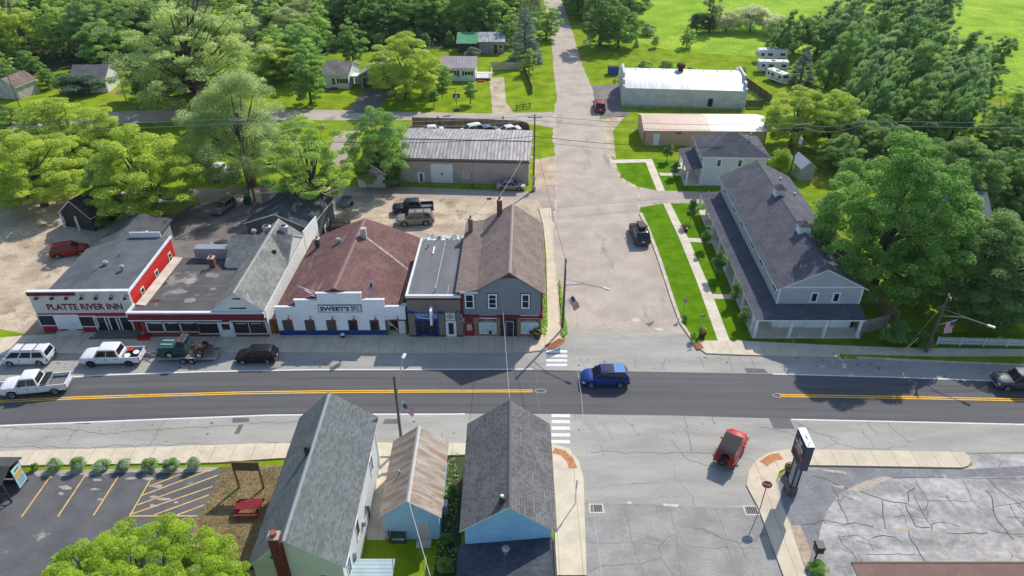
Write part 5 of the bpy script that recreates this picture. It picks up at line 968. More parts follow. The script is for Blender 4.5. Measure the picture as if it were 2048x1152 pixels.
    cm = MB(pm_); cm.add([tuple(p) for p in B + T] + [((c1 * .6 + c2 * .4), -w1 * .85, H + .035), ((c1 * .6 + c2 * .4), w1 * .85, H + .035), ((c1 * .2 + c2 * .8), w1 * .85, H + .03), ((c1 * .2 + c2 * .8), -w1 * .85, H + .03)],
        [(0, 4, 5, 1), (2, 6, 7, 3), (1, 5, 6, 2), (3, 7, 4, 0), (4, 8, 9, 5), (5, 9, 10, 6), (6, 10, 11, 7), (7, 11, 8, 4), (8, 11, 10, 9), (0, 1, 2, 3)])
    cab = cm.build('cabin', t, bev=.05, seg=2, smooth=38)
    if roofcol:
        rm_ = MB(roofcol); rm_.prism([(c1 - .02, H + .0), (c1 * .6 + c2 * .4, H + .045), (c1 * .2 + c2 * .8, H + .045), (c2, H - .02), (c2, H + .03), (c1 * .2 + c2 * .8, H + .09), (c1 * .6 + c2 * .4, H + .09), (c1, H + .05)], -w1 * .96, w1 * .96, axis='y'); rm_.build('roof_panel', t, bev=.03)
    def pane(nm, c, a, bb, lo, hi, out): g = MB(CARGLASS); quad_pane(g, c, a, bb, lo, hi, V(out)); return g.build(nm, t)
    pane('windshield', [B[0], B[1], T[1], T[0]], .06, .94, .1, .9, (1, 0, 0)); pane('rear_window', [B[3], B[2], T[2], T[3]], .08, .92, .22, .86, (-1, 0, 0))
    ln = c0 - c3; fw_ = .11
    for s in (0, 1):
        c = [B[3], B[0], T[0], T[3]] if s == 0 else [B[2], B[1], T[1], T[2]]
        edges = [.05 + (.9 * i / panes) for i in range(panes + 1)]
        for i in range(panes): pane('side_window', c, edges[i] + .018, edges[i + 1] - .018, .13, .9, (0, -1 if s == 0 else 1, 0))
    # wheels
    for sx in (-1, 1):
        for sy in (-1, 1):
            m = MB(TYRE); y1 = sy * (W / 2 - .015); y0 = sy * (W / 2 - .25); n = 18
            vs = []
            for (r, y) in ((wr * .62, y0), (wr * .95, y0), (wr, y0 + sy * .03), (wr, y1 - sy * .03), (wr * .95, y1), (wr * .64, y1)): vs += [(r * math.cos(2 * math.pi * j / n), y - sy * (W / 2 - .13), r * math.sin(2 * math.pi * j / n)) for j in range(n)]
            fs = [(k * n + j, k * n + (j + 1) % n, (k + 1) * n + (j + 1) % n, (k + 1) * n + j) for k in range(5) for j in range(n)]
            if sy > 0: fs = [f[::-1] for f in fs]
            m.add(vs, fs); wo = m.build('wheel', t, smooth=40); wo.location = (sx * ax, sy * (W / 2 - .13), wr)
            rm = MB(RIM if not dark else flat('black rim', (.05, .05, .055), .35), BLACK); yo = sy * .095
            rm.add([(wr * .64 * math.cos(2 * math.pi * j / n), yo - sy * .03, wr * .64 * math.sin(2 * math.pi * j / n)) for j in range(n)], [tuple(range(n)) if sy < 0 else tuple(range(n))[::-1]], BLACK)
            for k in range(6):
                a = k * math.pi / 3; ca, sa = math.cos(a), math.sin(a); p_ = lambda r, h: (r * ca - h * sa, yo, r * sa + h * ca)
                rm.add([p_(.02, -.035), p_(wr * .64, -.05), p_(wr * .64, .05), p_(.02, .035)], [(0, 1, 2, 3) if sy < 0 else (3, 2, 1, 0)])
            rm.tube([(wr * .61 * math.cos(2 * math.pi * j / 16), yo, wr * .61 * math.sin(2 * math.pi * j / 16)) for j in range(17)], .025, 4, cap=False)
            rm.build('rim', wo)
            mm = MB(BLACK); mm.box(sx * ax - ar * .9, sx * ax + ar * .9, sy * (W / 2 - .32) - .03, sy * (W / 2 - .32) + .03, wr * .9, wr * 1.9)
    for s in (-1, 1):
        y = s * W / 2 * .72
        m = MB(CLEARLAMP); m.box(xf - .32, xf - .05, y * 1.06 - .17, y * 1.06 + .17, q['nose'] - .27, q['nose'] - .1); m.build('headlight', t, bev=.03)
        m = MB(REDLAMP); xz = tz if bed is None else zb; m.box(xr - .004, xr + .16, s * W / 2 * .84 - .09, s * W / 2 * .84 + .09, xz - .42, xz - .1); m.build('taillight', t, bev=.02)
        m = MB(pm_); m.box(c0 - .55, c0 - .38, s * (w0 + .02), s * (w0 + .22), zb - .02, zb + .14) if s > 0 else m.box(c0 - .55, c0 - .38, -(w0 + .22), -(w0 + .02), zb - .02, zb + .14); m.build('mirror', t, bev=.03)
        hm = MB(BLACK)
        for k in range(min(panes, 2)):
            x = c0 - .55 - ln * .38 * (k + .75); hm.box(x - .1, x + .1, s * W / 2 * .99 - .03, s * W / 2 * .99 + .03, zb - .25, zb - .2)
        hm.build('door_handle', t)
    m = MB(BLACK); m.box(xf - .1, xf + .012, -W * .28, W * .28, cl + .3, q['nose'] - .2); m.build('grille', t)
    for bx0, bx1, bz in ((xf - .1, xf + .05, .08), (xr - .06, xr + .1, .1)):
        m = MB(flat('grey bumper', (.1, .1, .105)) if not bed else STEEL); m.box(bx0, bx1, -W * .41, W * .41, cl + bz, cl + bz + .21); m.build('bumper', t, bev=.03)
    if plate: m = MB(WHITE); m.box(xr - .075, xr - .06, -.16, .16, cl + .4, cl + .55); m.build('licence_plate', t)
    m = MB(BLACK); m.box(-ax + ar, ax - ar, -W * .35, W * .35, cl - .06, cl + .1); m.build('underbody', t)
    sm = MB(flat('door gap', (.02, .02, .02))); 
    for s in (-1, 1):
        for k in range(panes + 1):
            x = c0 - .25 - (ln - .35) * k / panes
            if bed is not None and k == panes: continue
            yy = s * W / 2 * .996
            sm.box(x - .008, x + .008, yy - .014, yy + .014, max(cl + .14, zbot(x) + .05), zb - .2)
    sm.build('door_seam', t)
    if rack:
        m = MB(BLACK)
        for s in (-1, 1): m.box(c2 + .1, c1 - .1, s * w1 * .82 - .025, s * w1 * .82 + .025, H + .06, H + .1)
        for k in (.3, .7): m.box(c1 * (1 - k) + c2 * k - .03, c1 * (1 - k) + c2 * k + .03, -w1 * .82, w1 * .82, H + .1, H + .13)
        m.build('roof_rack', t)
    return t
def pose(f, r, kind, side, z=0):                 # near-side wheel contact points -> place and heading
    pf, pr = P(*f, z), P(*r, z); d = pf - pr; wb = SPEC[kind]['wb']; s = max(.88, min(1.12, d.length / wb)); d.normalize(); n = Vector((-d.y, d.x, 0)) * (-1 if side == 'L' else 1)
    mid = (pf + pr) / 2 + n * (SPEC[kind]['W'] * s / 2 - .05) * (1); return (mid.x, mid.y, z), math.atan2(d.y, d.x), s
def park(kind, name, label, cat, col, f, r, side='L', z=.008, **k):
    l, a, s = pose(f, r, kind, side, 0); return vehicle(kind, name, label, cat, col, (l[0], l[1], z), a, s, **k)
WHT = (.72, .73, .74); BLK = (.012, .012, .014); SILV = (.3, .29, .27)
park('van', 'minivan', 'white minivan parked at the kerb, leftmost of the parked row before the inn', 'minivan', WHT, (22, 733), (81, 732), rack=True)
wp = park('crew', 'pickup_truck', 'white crew cab pickup with loose tyres in its bed, hitched to the flatbed trailer', 'pickup truck', WHT, (184, 735), (260, 733), panes=2, dark=True)
mv = park('ext', 'pickup_truck', 'white extended cab pickup with grey tool box driving in the lane at the left edge', 'pickup truck', WHT, (27, 797), (112, 789), panes=2, dark=False)
m = MB(STEEL, BLACK); m.box(-1.45, -.9, -.85, .85, 1.0, 1.42); m.box(-1.47, -.88, -.87, .87, 1.42, 1.47, BLACK); m.build('tool_box', mv)
park('suv', 'suv', 'black suv parked at the kerb behind the trailer before the bar', 'suv', BLK, (486, 730), (536, 729))
bs = park('suv', 'suv', 'bright blue suv driving through the crossing on the main road', 'suv', (.012, .045, .24), (1182, 776), (1240, 776), rack=False)
m = MB(M_('panorama glass', (.02, .02, .025), rough=.05, fine=0, spec=.7)); m.box(-.75, .25, -.5, .5, 1.735, 1.755); m.build('sunroof', bs)
m = MB(M_('sunlit blue roof tone', (.05, .22, .55), rough=.3, fine=0, coat=.6)); m.box(-1.8, -.78, -.66, .66, 1.72, 1.75); m.build('roof_panel', bs)  # paler plate over the rear roof: sunlight put into its colour
# red off-roader turning out of the side street
jr, jr2, jf = P(1432, 923), P(1468, 935), P(1488, 896); d_ = (jf - jr2); hd = math.atan2(d_.y, d_.x); dn = d_.normalized(); nn = Vector((-dn.y, dn.x, 0)); cj = (jr2 + jf) / 2 + nn * .85
jp = vehicle('jeep', 'off_roader', 'red off-roader with black soft top and spare wheel turning in the crossing', 'off-roader', (.5, .022, .018), (cj.x, cj.y, .008), hd, 1.0, panes=2, roofcol=flat('black soft top', (.022, .022, .024), .8), dark=True)
m = MB(TYRE); m.add([(-2.2 + (.22 if k else 0), .4 * math.cos(2 * math.pi * j / 18), 1.0 + .4 * math.sin(2 * math.pi * j / 18)) for k in (0, 1) for j in range(18)], [tuple(range(18)), tuple(range(18, 36))[::-1]] + [(j, 18 + j, 18 + (j + 1) % 18, (j + 1) % 18) for j in range(18)]); sp = m.build('spare_wheel', jp, bev=.03); sp.location.x -= .2
m = MB(flat('dark rim centre', (.06, .06, .062), .4)); m.add([(-2.41, .2 * math.cos(2 * math.pi * j / 14), 1.0 + .2 * math.sin(2 * math.pi * j / 14)) for j in range(14)], [tuple(range(14))]); m.build('rim', sp).location.x = 0.2 - .002
m = MB(BLACK)
for sx in (-1, 1):
    for sy in (-1, 1): m.box(sx * 1.4 - .55, sx * 1.4 + .5, sy * .93 - (.12 if sy > 0 else .08), sy * .93 + (.08 if sy > 0 else .12), .86, .93)
m.build('fender', jp, bev=.03)
m = MB(WHITE); m.box(-2.24, -2.2, .5, .78, .62, .76); m.build('licence_plate', jp)
park('crew', 'pickup_truck', 'grey pickup entering the road from the right edge of the picture', 'pickup truck', (.085, .095, .105), (2014, 783), (2086, 786), panes=2)
rbx = park('suv', 'suv', 'dark grey suv with roof box parked beside the lawn kerb', 'suv', (.05, .05, .055), (1288, 463), (1298, 487), side='R', rack=True)
# the camera sees its right side: re-seat on the other side of its wheels
m = MB(BLACK); m.prism([(-1.3, 1.84), (.4, 1.84), (.55, 1.95), (.2, 2.1), (-1.2, 2.14), (-1.4, 2.0)], -.38, .38, axis='y'); m.build('roof_box', rbx, bev=.06)
park('suv', 'suv', 'red suv parked on the sandy yard beside the inn', 'suv', (.32, .012, .018), (163, 511), (117, 518), side='R')
park('suv', 'suv', 'grey suv with sunroof parked under the tree behind the diner', 'suv', (.16, .16, .17), (451, 428), (467, 416), side='L')
park('suv', 'suv', 'white suv parked beside the dark trailer in the shade', 'suv', WHT, (441, 361), (453, 346), side='L')
npk = park('crew', 'pickup_truck', 'dark navy pickup parked behind the grey suv in the gravel lot', 'pickup truck', (.014, .02, .045), (801, 431), (853, 428), panes=2)
park('bigsuv', 'suv', 'large warm grey suv parked in the gravel lot behind the small shop', 'suv', (.24, .22, .2), (809, 454), (852, 452), rack=True)
park('suv', 'suv', 'black suv almost hidden behind the bar roof', 'suv', (.02, .02, .022), (658, 468), (686, 466))
park('sedan', 'sedan', 'silver sedan parked by the warehouse wall', 'sedan', (.34, .32, .29), (1038, 382), (1004, 381), side='R')
park('suv', 'suv', 'dark red suv parked by the workshop apron', 'suv', (.22, .012, .03), (1207, 213), (1210, 224), side='R')
for i, (x, c, lb) in enumerate([(848, WHT, 'white car furthest left behind the warehouse roof'), (930, WHT, 'white car beside the blue grey one behind the warehouse'), (958, (.1, .13, .17), 'blue grey car behind the warehouse'), (1003, WHT, 'white car furthest right behind the warehouse roof')]):
    vehicle('sedan' if i != 1 else 'suv', 'parked_car', lb, 'car', c, (P(x + 12, 268).x, P(x + 12, 268).y, .01), R(205 if i else 190), 1., panes=2, group='cars parked behind the warehouse')
gt = P(763, 172); vehicle('crew', 'pickup_truck', 'white pickup parked inside the open garage', 'pickup truck', WHT, (gt.x + .3, gt.y + 1.5, .01), R(-90), .72, panes=2)
# flatbed trailer with the old green truck
f0, f1, bk = P(318, 727), P(428, 727), P(438, 706); dx = (f0 - f1).normalized(); a_ = math.atan2(dx.y, dx.x); mid = (f0 + f1) / 2; nrm = Vector((dx.y, -dx.x, 0)); nrm = nrm if nrm.y > 0 else -nrm; mid = mid + nrm * 1.05
tr = thing('flatbed_trailer', 'galvanised tandem axle flatbed trailer carrying the old green truck', 'trailer', (mid.x, mid.y, .008), a_); LT_ = 5.9
DECK = M_('weathered deck planks', rgb(150, 140, 130), rgb(116, 106, 98), scale=2, fine=.2, lines=[('y', .22, .03, (.06, .05, .045), .8)])
m = MB(DECK); m.box(-LT_ / 2, LT_ / 2, -.85, .85, .5, .58); m.build('deck', tr)
m = MB(STEEL); [m.box(-LT_ / 2, LT_ / 2, s * .9 - .05, s * .9 + .05, .42, .6) for s in (-1, 1)]; m.box(LT_ / 2, LT_ / 2 + .08, -.95, .95, .42, .95); m.box(-LT_ / 2 - .1, -LT_ / 2, -.95, .95, .42, .6); m.build('frame', tr)
m = MB(STEEL); [m.tube([(LT_ / 2 + .05, s * .7, .5), (LT_ / 2 + 1.2, 0, .5)], .05, 6) for s in (-1, 1)]; m.tube([(LT_ / 2 + 1.1, 0, .5), (LT_ / 2 + 1.5, 0, .52)], .06, 6); m.tube([(LT_ / 2 + .9, 0, 0), (LT_ / 2 + .9, 0, .9)], .05, 6); m.build('drawbar', tr)
for s in (-1, 1):
    m = MB(STEEL); m.box(-1.0, .62, s * 1.1 - .13, s * 1.1 + .13, .74, .78); m.box(-1.1, -1.0, s * 1.1 - .13, s * 1.1 + .13, .5, .78); m.box(.62, .72, s * 1.1 - .13, s * 1.1 + .13, .5, .78); m.build('fender', tr, bev=.02)
    for x in (-.62, .22):
        m = MB(TYRE); n = 16
        m.add([(.33 * math.cos(2 * math.pi * j / n), y, .33 * math.sin(2 * math.pi * j / n)) for y in (-.11, .11) for j in range(n)], [tuple(range(n)), tuple(range(n, 2 * n))[::-1]] + [(j, n + j, n + (j + 1) % n, (j + 1) % n) for j in range(n)]); w_ = m.build('wheel', tr, bev=.02); w_.location = (x, s * 1.1, .33)
        m = MB(RIM); y = s * .113; m.add([(.2 * math.cos(2 * math.pi * j / n), y, .2 * math.sin(2 * math.pi * j / n)) for j in range(n)], [tuple(range(n)) if s < 0 else tuple(range(n))[::-1]]); m.build('rim', w_)
GRN = (.03, .075, .085); GP = paint('teal green truck', GRN)
og = thing('old_truck', 'old dark green truck without its bed, rusty frame bare, strapped on the flatbed trailer', 'truck', (mid.x, mid.y, .59), a_)
m = MB(GP); m.prism([(.25, .5), (.9, .5)] + arch(1.55, .45, .42) + [(2.2, .5), (2.6, .55), (2.62, 1.2), (2.5, 1.28), (1.15, 1.34), (-.25, 1.34), (-.25, .5)], -.92, .92, axis='y'); m.build('body', og, bev=.05, smooth=38)
B = [Vector((1.0, -.86, 1.3)), Vector((1.0, .86, 1.3)), Vector((-.22, .86, 1.3)), Vector((-.22, -.86, 1.3))]; T = [Vector((.5, -.74, 1.92)), Vector((.5, .74, 1.92)), Vector((-.15, .74, 1.92)), Vector((-.15, -.74, 1.92))]
m = MB(GP); m.add(B + T, [(0, 4, 5, 1), (2, 6, 7, 3), (1, 5, 6, 2), (3, 7, 4, 0), (4, 7, 6, 5)]); m.build('cabin', og, bev=.05, smooth=38)
for nm, c, o_ in (('windshield', [B[0], B[1], T[1], T[0]], (1, 0, 0)), ('rear_window', [B[3], B[2], T[2], T[3]], (-1, 0, 0)), ('side_window', [B[3], B[0], T[0], T[3]], (0, -1, 0)), ('side_window', [B[2], B[1], T[1], T[2]], (0, 1, 0))):
    g = MB(CARGLASS); quad_pane(g, c, .12, .88, .15, .85, Vector(o_)); g.build(nm, og)
m = MB(flat('pale hood stripe', rgb(150, 180, 160))); m.box(1.25, 2.45, .25, .4, 1.335, 1.345); m.box(1.25, 2.45, -.4, -.25, 1.335, 1.345); m.build('hood_stripe', og)
m = MB(flat('amber roof lamp', rgb(220, 90, 60))); [m.box(.32, .44, y - .06, y + .06, 1.94, 2.02) for y in (-.6, -.3, 0, .3, .6)]; m.build('roof_lamp', og)
m = MB(M_('rusty frame steel', rgb(128, 84, 70), rgb(74, 52, 46), scale=4, fine=.2)); [m.box(-2.5, -.25, s * .42 - .05, s * .42 + .05, .5, .66) for s in (-1, 1)]; [m.box(x, x + .1, -.42, .42, .54, .62) for x in (-2.4, -1.7, -.9)]; m.tube([(-1.45, -.85, .38), (-1.45, .85, .38)], .09, 8); m.box(-1.8, -1.1, -.3, .3, .62, .9); m.tube([(-.6, -.3, .62), (-1.2, .3, 1.0), (-2.2, .3, .9)], .05, 6); m.tube([(-.5, .35, 1.2), (-1.6, -.2, .8)], .04, 6); m.build('chassis_frame', og)
for x in (1.55, -1.45):
    for s in (-1, 1):
        m = MB(TYRE); n = 16; m.add([(.38 * math.cos(2 * math.pi * j / n), y, .38 * math.sin(2 * math.pi * j / n)) for y in (-.12, .12) for j in range(n)], [tuple(range(n)), tuple(range(n, 2 * n))[::-1]] + [(j, n + j, n + (j + 1) % n, (j + 1) % n) for j in range(n)]); w_ = m.build('wheel', og, bev=.02); w_.location = (x, s * .84, .38)
        m = MB(flat('cream rim', (.5, .48, .42), .4)); y = s * .123; m.add([(.23 * math.cos(2 * math.pi * j / n), y, .23 * math.sin(2 * math.pi * j / n)) for j in range(n)], [tuple(range(n)) if s < 0 else tuple(range(n))[::-1]]); m.build('rim', w_)
# loose tyres lying in the white pickup bed
for i, (x, y) in enumerate(((-1.75, .35), (-2.5, -.2))):
    m = MB(TYRE, WHITE); m.lathe([(.2, 0), (.4, .02), (.42, .1), (.4, .2), (.2, .22)], 16); m.lathe([(.2, .221), (.3, .222)], 16, WHITE); o = m.build('loose_tyre', smooth=40)
    wm = wp.matrix_basis; o.location = wm @ Vector((x, y, .85)); o.rotation_euler = (.1, .15, 0); tag(o, ['spare tyre lying in the white pickup bed nearest its cab', 'spare tyre lying in the white pickup bed nearest its tailgate'][i], 'tyre', 'loose tyres in the pickup bed')
m = MB(flat('red toolbox', rgb(190, 60, 50))); m.box(-.3, .3, -.18, .18, 0, .25); m.box(-.32, .32, -.2, .2, .25, .29); m.tube([(-.12, 0, .29), (-.12, 0, .36), (.12, 0, .36), (.12, 0, .29)], .015, 5)
o = m.build('toolbox', bev=.02); o.location = wp.matrix_basis @ Vector((-1.75, -.55, .85)); o.rotation_euler.z = a_ + .3; tag(o, 'small red toolbox in the bed of the white pickup', 'toolbox')
# campers
RVW = M_('camper fibreglass', (.74, .74, .73), (.66, .66, .65), scale=.8, fine=.03, rough=.4)
def camper(label, x, y, rz, L, W, H, kind, z0=.0):
    p = P(x, y); t = thing('camper', label, 'camper', (p.x, p.y, 0), rz, 'campers parked at the edge of the grove'); t.scale = (.8, .8, .85)
    fr_ = [(L / 2, .9), (L / 2 - .15, H), (-L / 2, H), (-L / 2, .5), (L / 2 - .5, .5)] if kind == 'trailer' else [(L / 2 - .1, .45), (L / 2, 1.6), (L / 2 - .35, H), (-L / 2, H), (-L / 2, .45)]
    if kind == 'fifth': fr_ = [(L / 2, 1.5), (L / 2 - .1, H - .3), (L / 2 - .6, H), (-L / 2, H), (-L / 2, .5), (L / 2 - 1.9, .5), (L / 2 - 1.9, 1.3)]
    m = MB(RVW); m.prism(fr_, -W / 2, W / 2, axis='y'); m.build('body', t, bev=.12, seg=2, smooth=40)
    for s in (-1, 1):
        for a, c, z in ((.08, .24, .55), (.5, .66, .55), (.78, .88, .55)):
            g = MB(GLASS); g.box(-L / 2 + L * a, -L / 2 + L * c, s * W / 2 - .02, s * W / 2 + .02, H * z, H * z + .65); g.build('window', t)
        g = MB(flat('camper stripe', rgb(130, 120, 124))); g.box(-L / 2 + .2, L / 2 - 2.0, s * W / 2 - .012, s * W / 2 + .012, 1.0, 1.2); g.build('stripe', t)
        g = MB(RVW); g.box(-L / 2 + L * .34, -L / 2 + L * .42, s * W / 2 - .01, s * W / 2 + .025, .6, 2.3); g.build('door', t)
        for x_ in (-.5, .4):
            w_ = MB(TYRE); n = 14; w_.add([(x_ + .34 * math.cos(2 * math.pi * j / n), s * (W / 2 - .15) + yy, .34 + .34 * math.sin(2 * math.pi * j / n)) for yy in (-.12, .12) for j in range(n)], [tuple(range(n)), tuple(range(n, 2 * n))[::-1]] + [(j, n + j, n + (j + 1) % n, (j + 1) % n) for j in range(n)]); w_.build('wheel', t)
    g = MB(BLACK); g.box(-L / 2 - .012, -L / 2 + .03, -W * .36, W * .36, H - .95, H - .45); g.build('rear_window', t)
    g = MB(GLASS); g.box(L / 2 - .3, L / 2 - .02, -W * .36, W * .36, 1.6, 2.1); g.build('front_window', t)
    g = MB(flat('roof unit', rgb(190, 186, 180))); g.box(-.5, .4, -.4, .4, H, H + .28); g.build('air_conditioner', t, bev=.04); g = MB(flat('roof hatch', rgb(140, 136, 130))); [g.box(u, u + .4, .2, .6, H, H + .1) for u in (-L * .35, L * .28)]; g.build('roof_hatch', t)
camper('white fifth wheel camper with grey stripes, backmost of the parked campers', 1540, 123, R(178), 8.2, 2.5, 3.3, 'fifth')
camper('white camper with rounded nose parked broadside between two others', 1542, 144, R(176), 8.0, 2.4, 2.9, 'trailer')
camper('smaller white camper facing the fence with brown rear window, nearest of the parked campers', 1552, 163, R(115), 6.0, 2.3, 2.6, 'trailer')
# small trailers
def utility_trailer(label, x, y, rz, L, W, h, m_, cat='trailer'):
    p = P(x, y); t = thing('utility_trailer', label, cat, (p.x, p.y, 0), rz)
    m = MB(m_); m.box(-L / 2, L / 2, -W / 2, W / 2, .5, .58); m.build('deck', t)
    m = MB(STEEL); [m.box(-L / 2, L / 2, s * W / 2 - .03, s * W / 2 + .03, .58, .58 + h) for s in (-1, 1)]; m.box(L / 2 - .03, L / 2 + .03, -W / 2, W / 2, .58, .58 + h); m.tube([(L / 2, 0, .52), (L / 2 + 1.1, 0, .5)], .05, 6); m.build('rail', t)
    for s in (-1, 1):
        w_ = MB(TYRE); n = 14; w_.add([(.3 * math.cos(2 * math.pi * j / n), s * (W / 2 + .14) + yy, .3 + .3 * math.sin(2 * math.pi * j / n)) for yy in (-.1, .1) for j in range(n)], [tuple(range(n)), tuple(range(n, 2 * n))[::-1]] + [(j, n + j, n + (j + 1) % n, (j + 1) % n) for j in range(n)]); w_.build('wheel', t)
utility_trailer('dark flat trailer parked in the shade beside the white suv', 466, 356, R(100), 3.6, 1.9, .25, flat('dark trailer deck', rgb(84, 82, 84)))
utility_trailer('small grey trailer on the gravel under the pale green tree', 692, 410, R(80), 2.6, 1.6, .35, flat('grey trailer deck', rgb(120, 116, 112)))
# ---------------------------------------------------------------- street furniture
def flag_mesh(t, L, Hh, at, ex, ez=Vector((0, 0, -1)), wave=.12, parent=None):
    """striped flag hanging from a staff; at = top corner at the hoist, ex = fly direction, ez = down the hoist"""
    RS, WS, BS = flat('flag red', rgb(186, 30, 50)), flat('flag white', (.72, .72, .72)), flat('flag blue', rgb(40, 50, 104))
    m = MB(RS, WS, BS); n = 10; ey = ex.cross(ez).normalized()
    pt = lambda i, j: tuple(at + ex * (L * i / n) + ez * (Hh * j / 13 + .15 * Hh * (i / n) ** 2) + ey * (wave * math.sin(i * 1.1 + j * .15) * (i / n)))
    for j in range(13):
        for i in range(n): m.add([pt(i, j), pt(i + 1, j), pt(i + 1, j + 1), pt(i, j + 1)], [(0, 1, 2, 3)], BS if (i < 4 and j < 7) else (RS if j % 2 == 0 else WS))
    for r_ in range(5):
        for c_ in range(4):
            i, j = .5 + c_ * .95, .7 + r_ * 1.35; q = Vector(pt(i, j)) + ey * .006; q2 = Vector(pt(i, j)) - ey * .006; s_ = .022 * L
            for qq in (q, q2): m.add([tuple(qq + ex * s_ * math.cos(k * 2.513) + ez * s_ * math.sin(k * 2.513)) for k in range(5)], [(0, 1, 2, 3, 4)], WS)
    return m.build('flag_cloth', parent or t, uv=False)
def flag_on(label, base, tip, L=1.1, Hh=.75, ex=None, frac=.95):
    base, tip = Vector(base), Vector(tip); t = thing('flag', label, 'flag', base); m = MB(WHITE); m.tube([(0, 0, 0), tip - base], .025, 6); m.lathe([(.03, 0), (.05, .04), (.01, .09)], 8, None, tuple(tip - base)); m.build('flag_staff', t)
    d = (tip - base); ex = ex or Vector((d.x, d.y, 0)).normalized(); flag_mesh(t, L, Hh, d * frac, Vector(ex), -d.normalized()); return t
def pole(name, label, b, top, arms=(), rad=.14, lean=None, m=WOODPOLE, cat='utility pole', h=None):
    bp = P(*b); h = h or height_at(bp, top[1]); t = thing(name, label, cat, bp); q = MB(m)
    tx = lean if lean is not None else Vector((0, 0, 0)); q.tube([(0, 0, 0), (tx.x * .5, tx.y * .5, h * .5), (tx.x, tx.y, h)], [rad, rad * .85, rad * .7], 9); q.build('shaft', t, smooth=50); t['h'] = 0; del t['h']
    return t, bp, h
def crossarm(t, z, half, ang, n=3):
    m = MB(flat('grey crossarm wood', rgb(150, 140, 128))); T = Matrix.Rotation(ang, 3, 'Z'); f = lambda x, y, z_: T @ Vector((x, y, z_))
    m.box(-half, half, -.2, -.1, z - .06, z + .06, None, f); m.build('crossarm', t)
    for i in range(n):
        x = -half + .12 + (2 * half - .24) * i / (n - 1); k = MB(flat('insulator grey', rgb(190, 190, 190), .3)); p = f(x, -.15, z + .06); k.lathe([(.05, 0), (.07, .08), (.03, .16)], 8, None, tuple(p)); k.build('insulator', t)
def lamp_arm(t, z, tip):
    m = MB(STEEL); tip = Vector(tip); mid = tip * .5; m.tube([(0, 0, z - .9), (mid.x, mid.y, z - .1 + tip.z * .5), (tip.x, tip.y, z + tip.z)], .045, 6); m.tube([(0, 0, z - .1), (mid.x, mid.y, z + tip.z * .5 - .02)], .025, 5); m.build('lamp_arm', t)
    d = Vector((tip.x, tip.y, 0)).normalized(); n = Vector((-d.y, d.x, 0)); m = MB(flat('lamp head grey', rgb(200, 200, 200), .4)); o = Vector((tip.x, tip.y, z + tip.z))
    m.box(-.1, .6, -.14, .14, -.08, .08, None, lambda x, y, z_: o + d * x + n * y + Vector((0, 0, z_))); m.build('lamp_head', t, bev=.04)
def wire(label, pts, r=.02, sag=.6, m=None, n=10):
    q = MB(m or flat('cable black', (.04, .04, .042)))
    path = []
    for a, b in zip(pts, pts[1:]):
        a, b = Vector(a), Vector(b)
        path += [a.lerp(b, i / n) - Vector((0, 0, sag * 4 * (i / n) * (1 - i / n))) for i in range(n)]
    path.append(Vector(pts[-1])); q.tube(path, r, 5); return tag(q.build('overhead_wire', uv=False), label, 'wire', 'overhead wires')
CABW = flat('pale cable', rgb(176, 176, 178), .5)
# poles
pA, bA, hA = pole('utility_pole', 'dark wooden utility pole beside the willow left of the pale green tree', (510, 402), (486, 236)); crossarm(pA, hA - .3, 1.1, 0)
pB, bB, hB = pole('utility_pole', 'wooden utility pole with meter box at the corner of the warehouse', (1067, 380), (1072, 229)); crossarm(pB, hB - .35, 1.0, .0)
m = MB(STEEL); m.box(-.25, .25, -.4, -.15, 1.6, 2.4); m.build('meter_box', pB); m = MB(STEEL); m.box(-.3, .3, -.45, -.14, .1, .8); m.build('utility_cabinet', pB)
pD, bD, hD = pole('utility_pole', 'utility pole with grey transformer behind the apartment building', (1578, 357), (1601, 246)); crossarm(pD, hD - .2, 1.2, .3)
m = MB(flat('transformer grey', rgb(196, 198, 200), .4)); m.lathe([(.24, 0), (.28, .05), (.28, .75), (.2, .9), (.1, .95)], 14, None, (.42, -.1, hD - 3.2)); m.tube([(.42, -.1, hD - 2.3), (.42, -.1, hD - 2.05)], .05, 6); m.build('transformer', pD, smooth=40)
e_top = P(1716, 243, 8.6); bE = Vector((e_top.x, e_top.y, 0)); pE = thing('utility_pole', 'utility pole whose crossarm rises behind the big maple', 'utility pole', bE); m = MB(WOODPOLE); m.tube([(0, 0, 0), (0, 0, 8.7)], [.14, .1], 9); m.build('shaft', pE); crossarm(pE, 8.5, 1.1, .2)
pF, bF, hF = pole('utility_pole', 'leaning grey utility pole with street lamp and flag on the right sidewalk', (1851, 706), (1903, 590)); crossarm(pF, hF - .25, .5, 1.3, 2)
lamp_arm(pF, hF - 1.6, (3.1, -2.6, -.2))
pC, bC, hC = pole('utility_pole', 'dark street lamp pole with flag beside the corner store', (1125, 660), (1129, 518)); tC = P(1208, 577, 6.9); lamp_arm(pC, 6.7, (tC.x - bC.x, tC.y - bC.y, .25))
pG, bG, hG = pole('utility_pole', 'bare grey pole with long lamp arm and small flag behind the rusty roofed shed', (804, 893), (793, 752)); tG = P(806, 716, 8.0); lamp_arm(pG, hG - 1.6, (tG.x - bG.x, tG.y - bG.y, 8.0 - hG + 1.6))
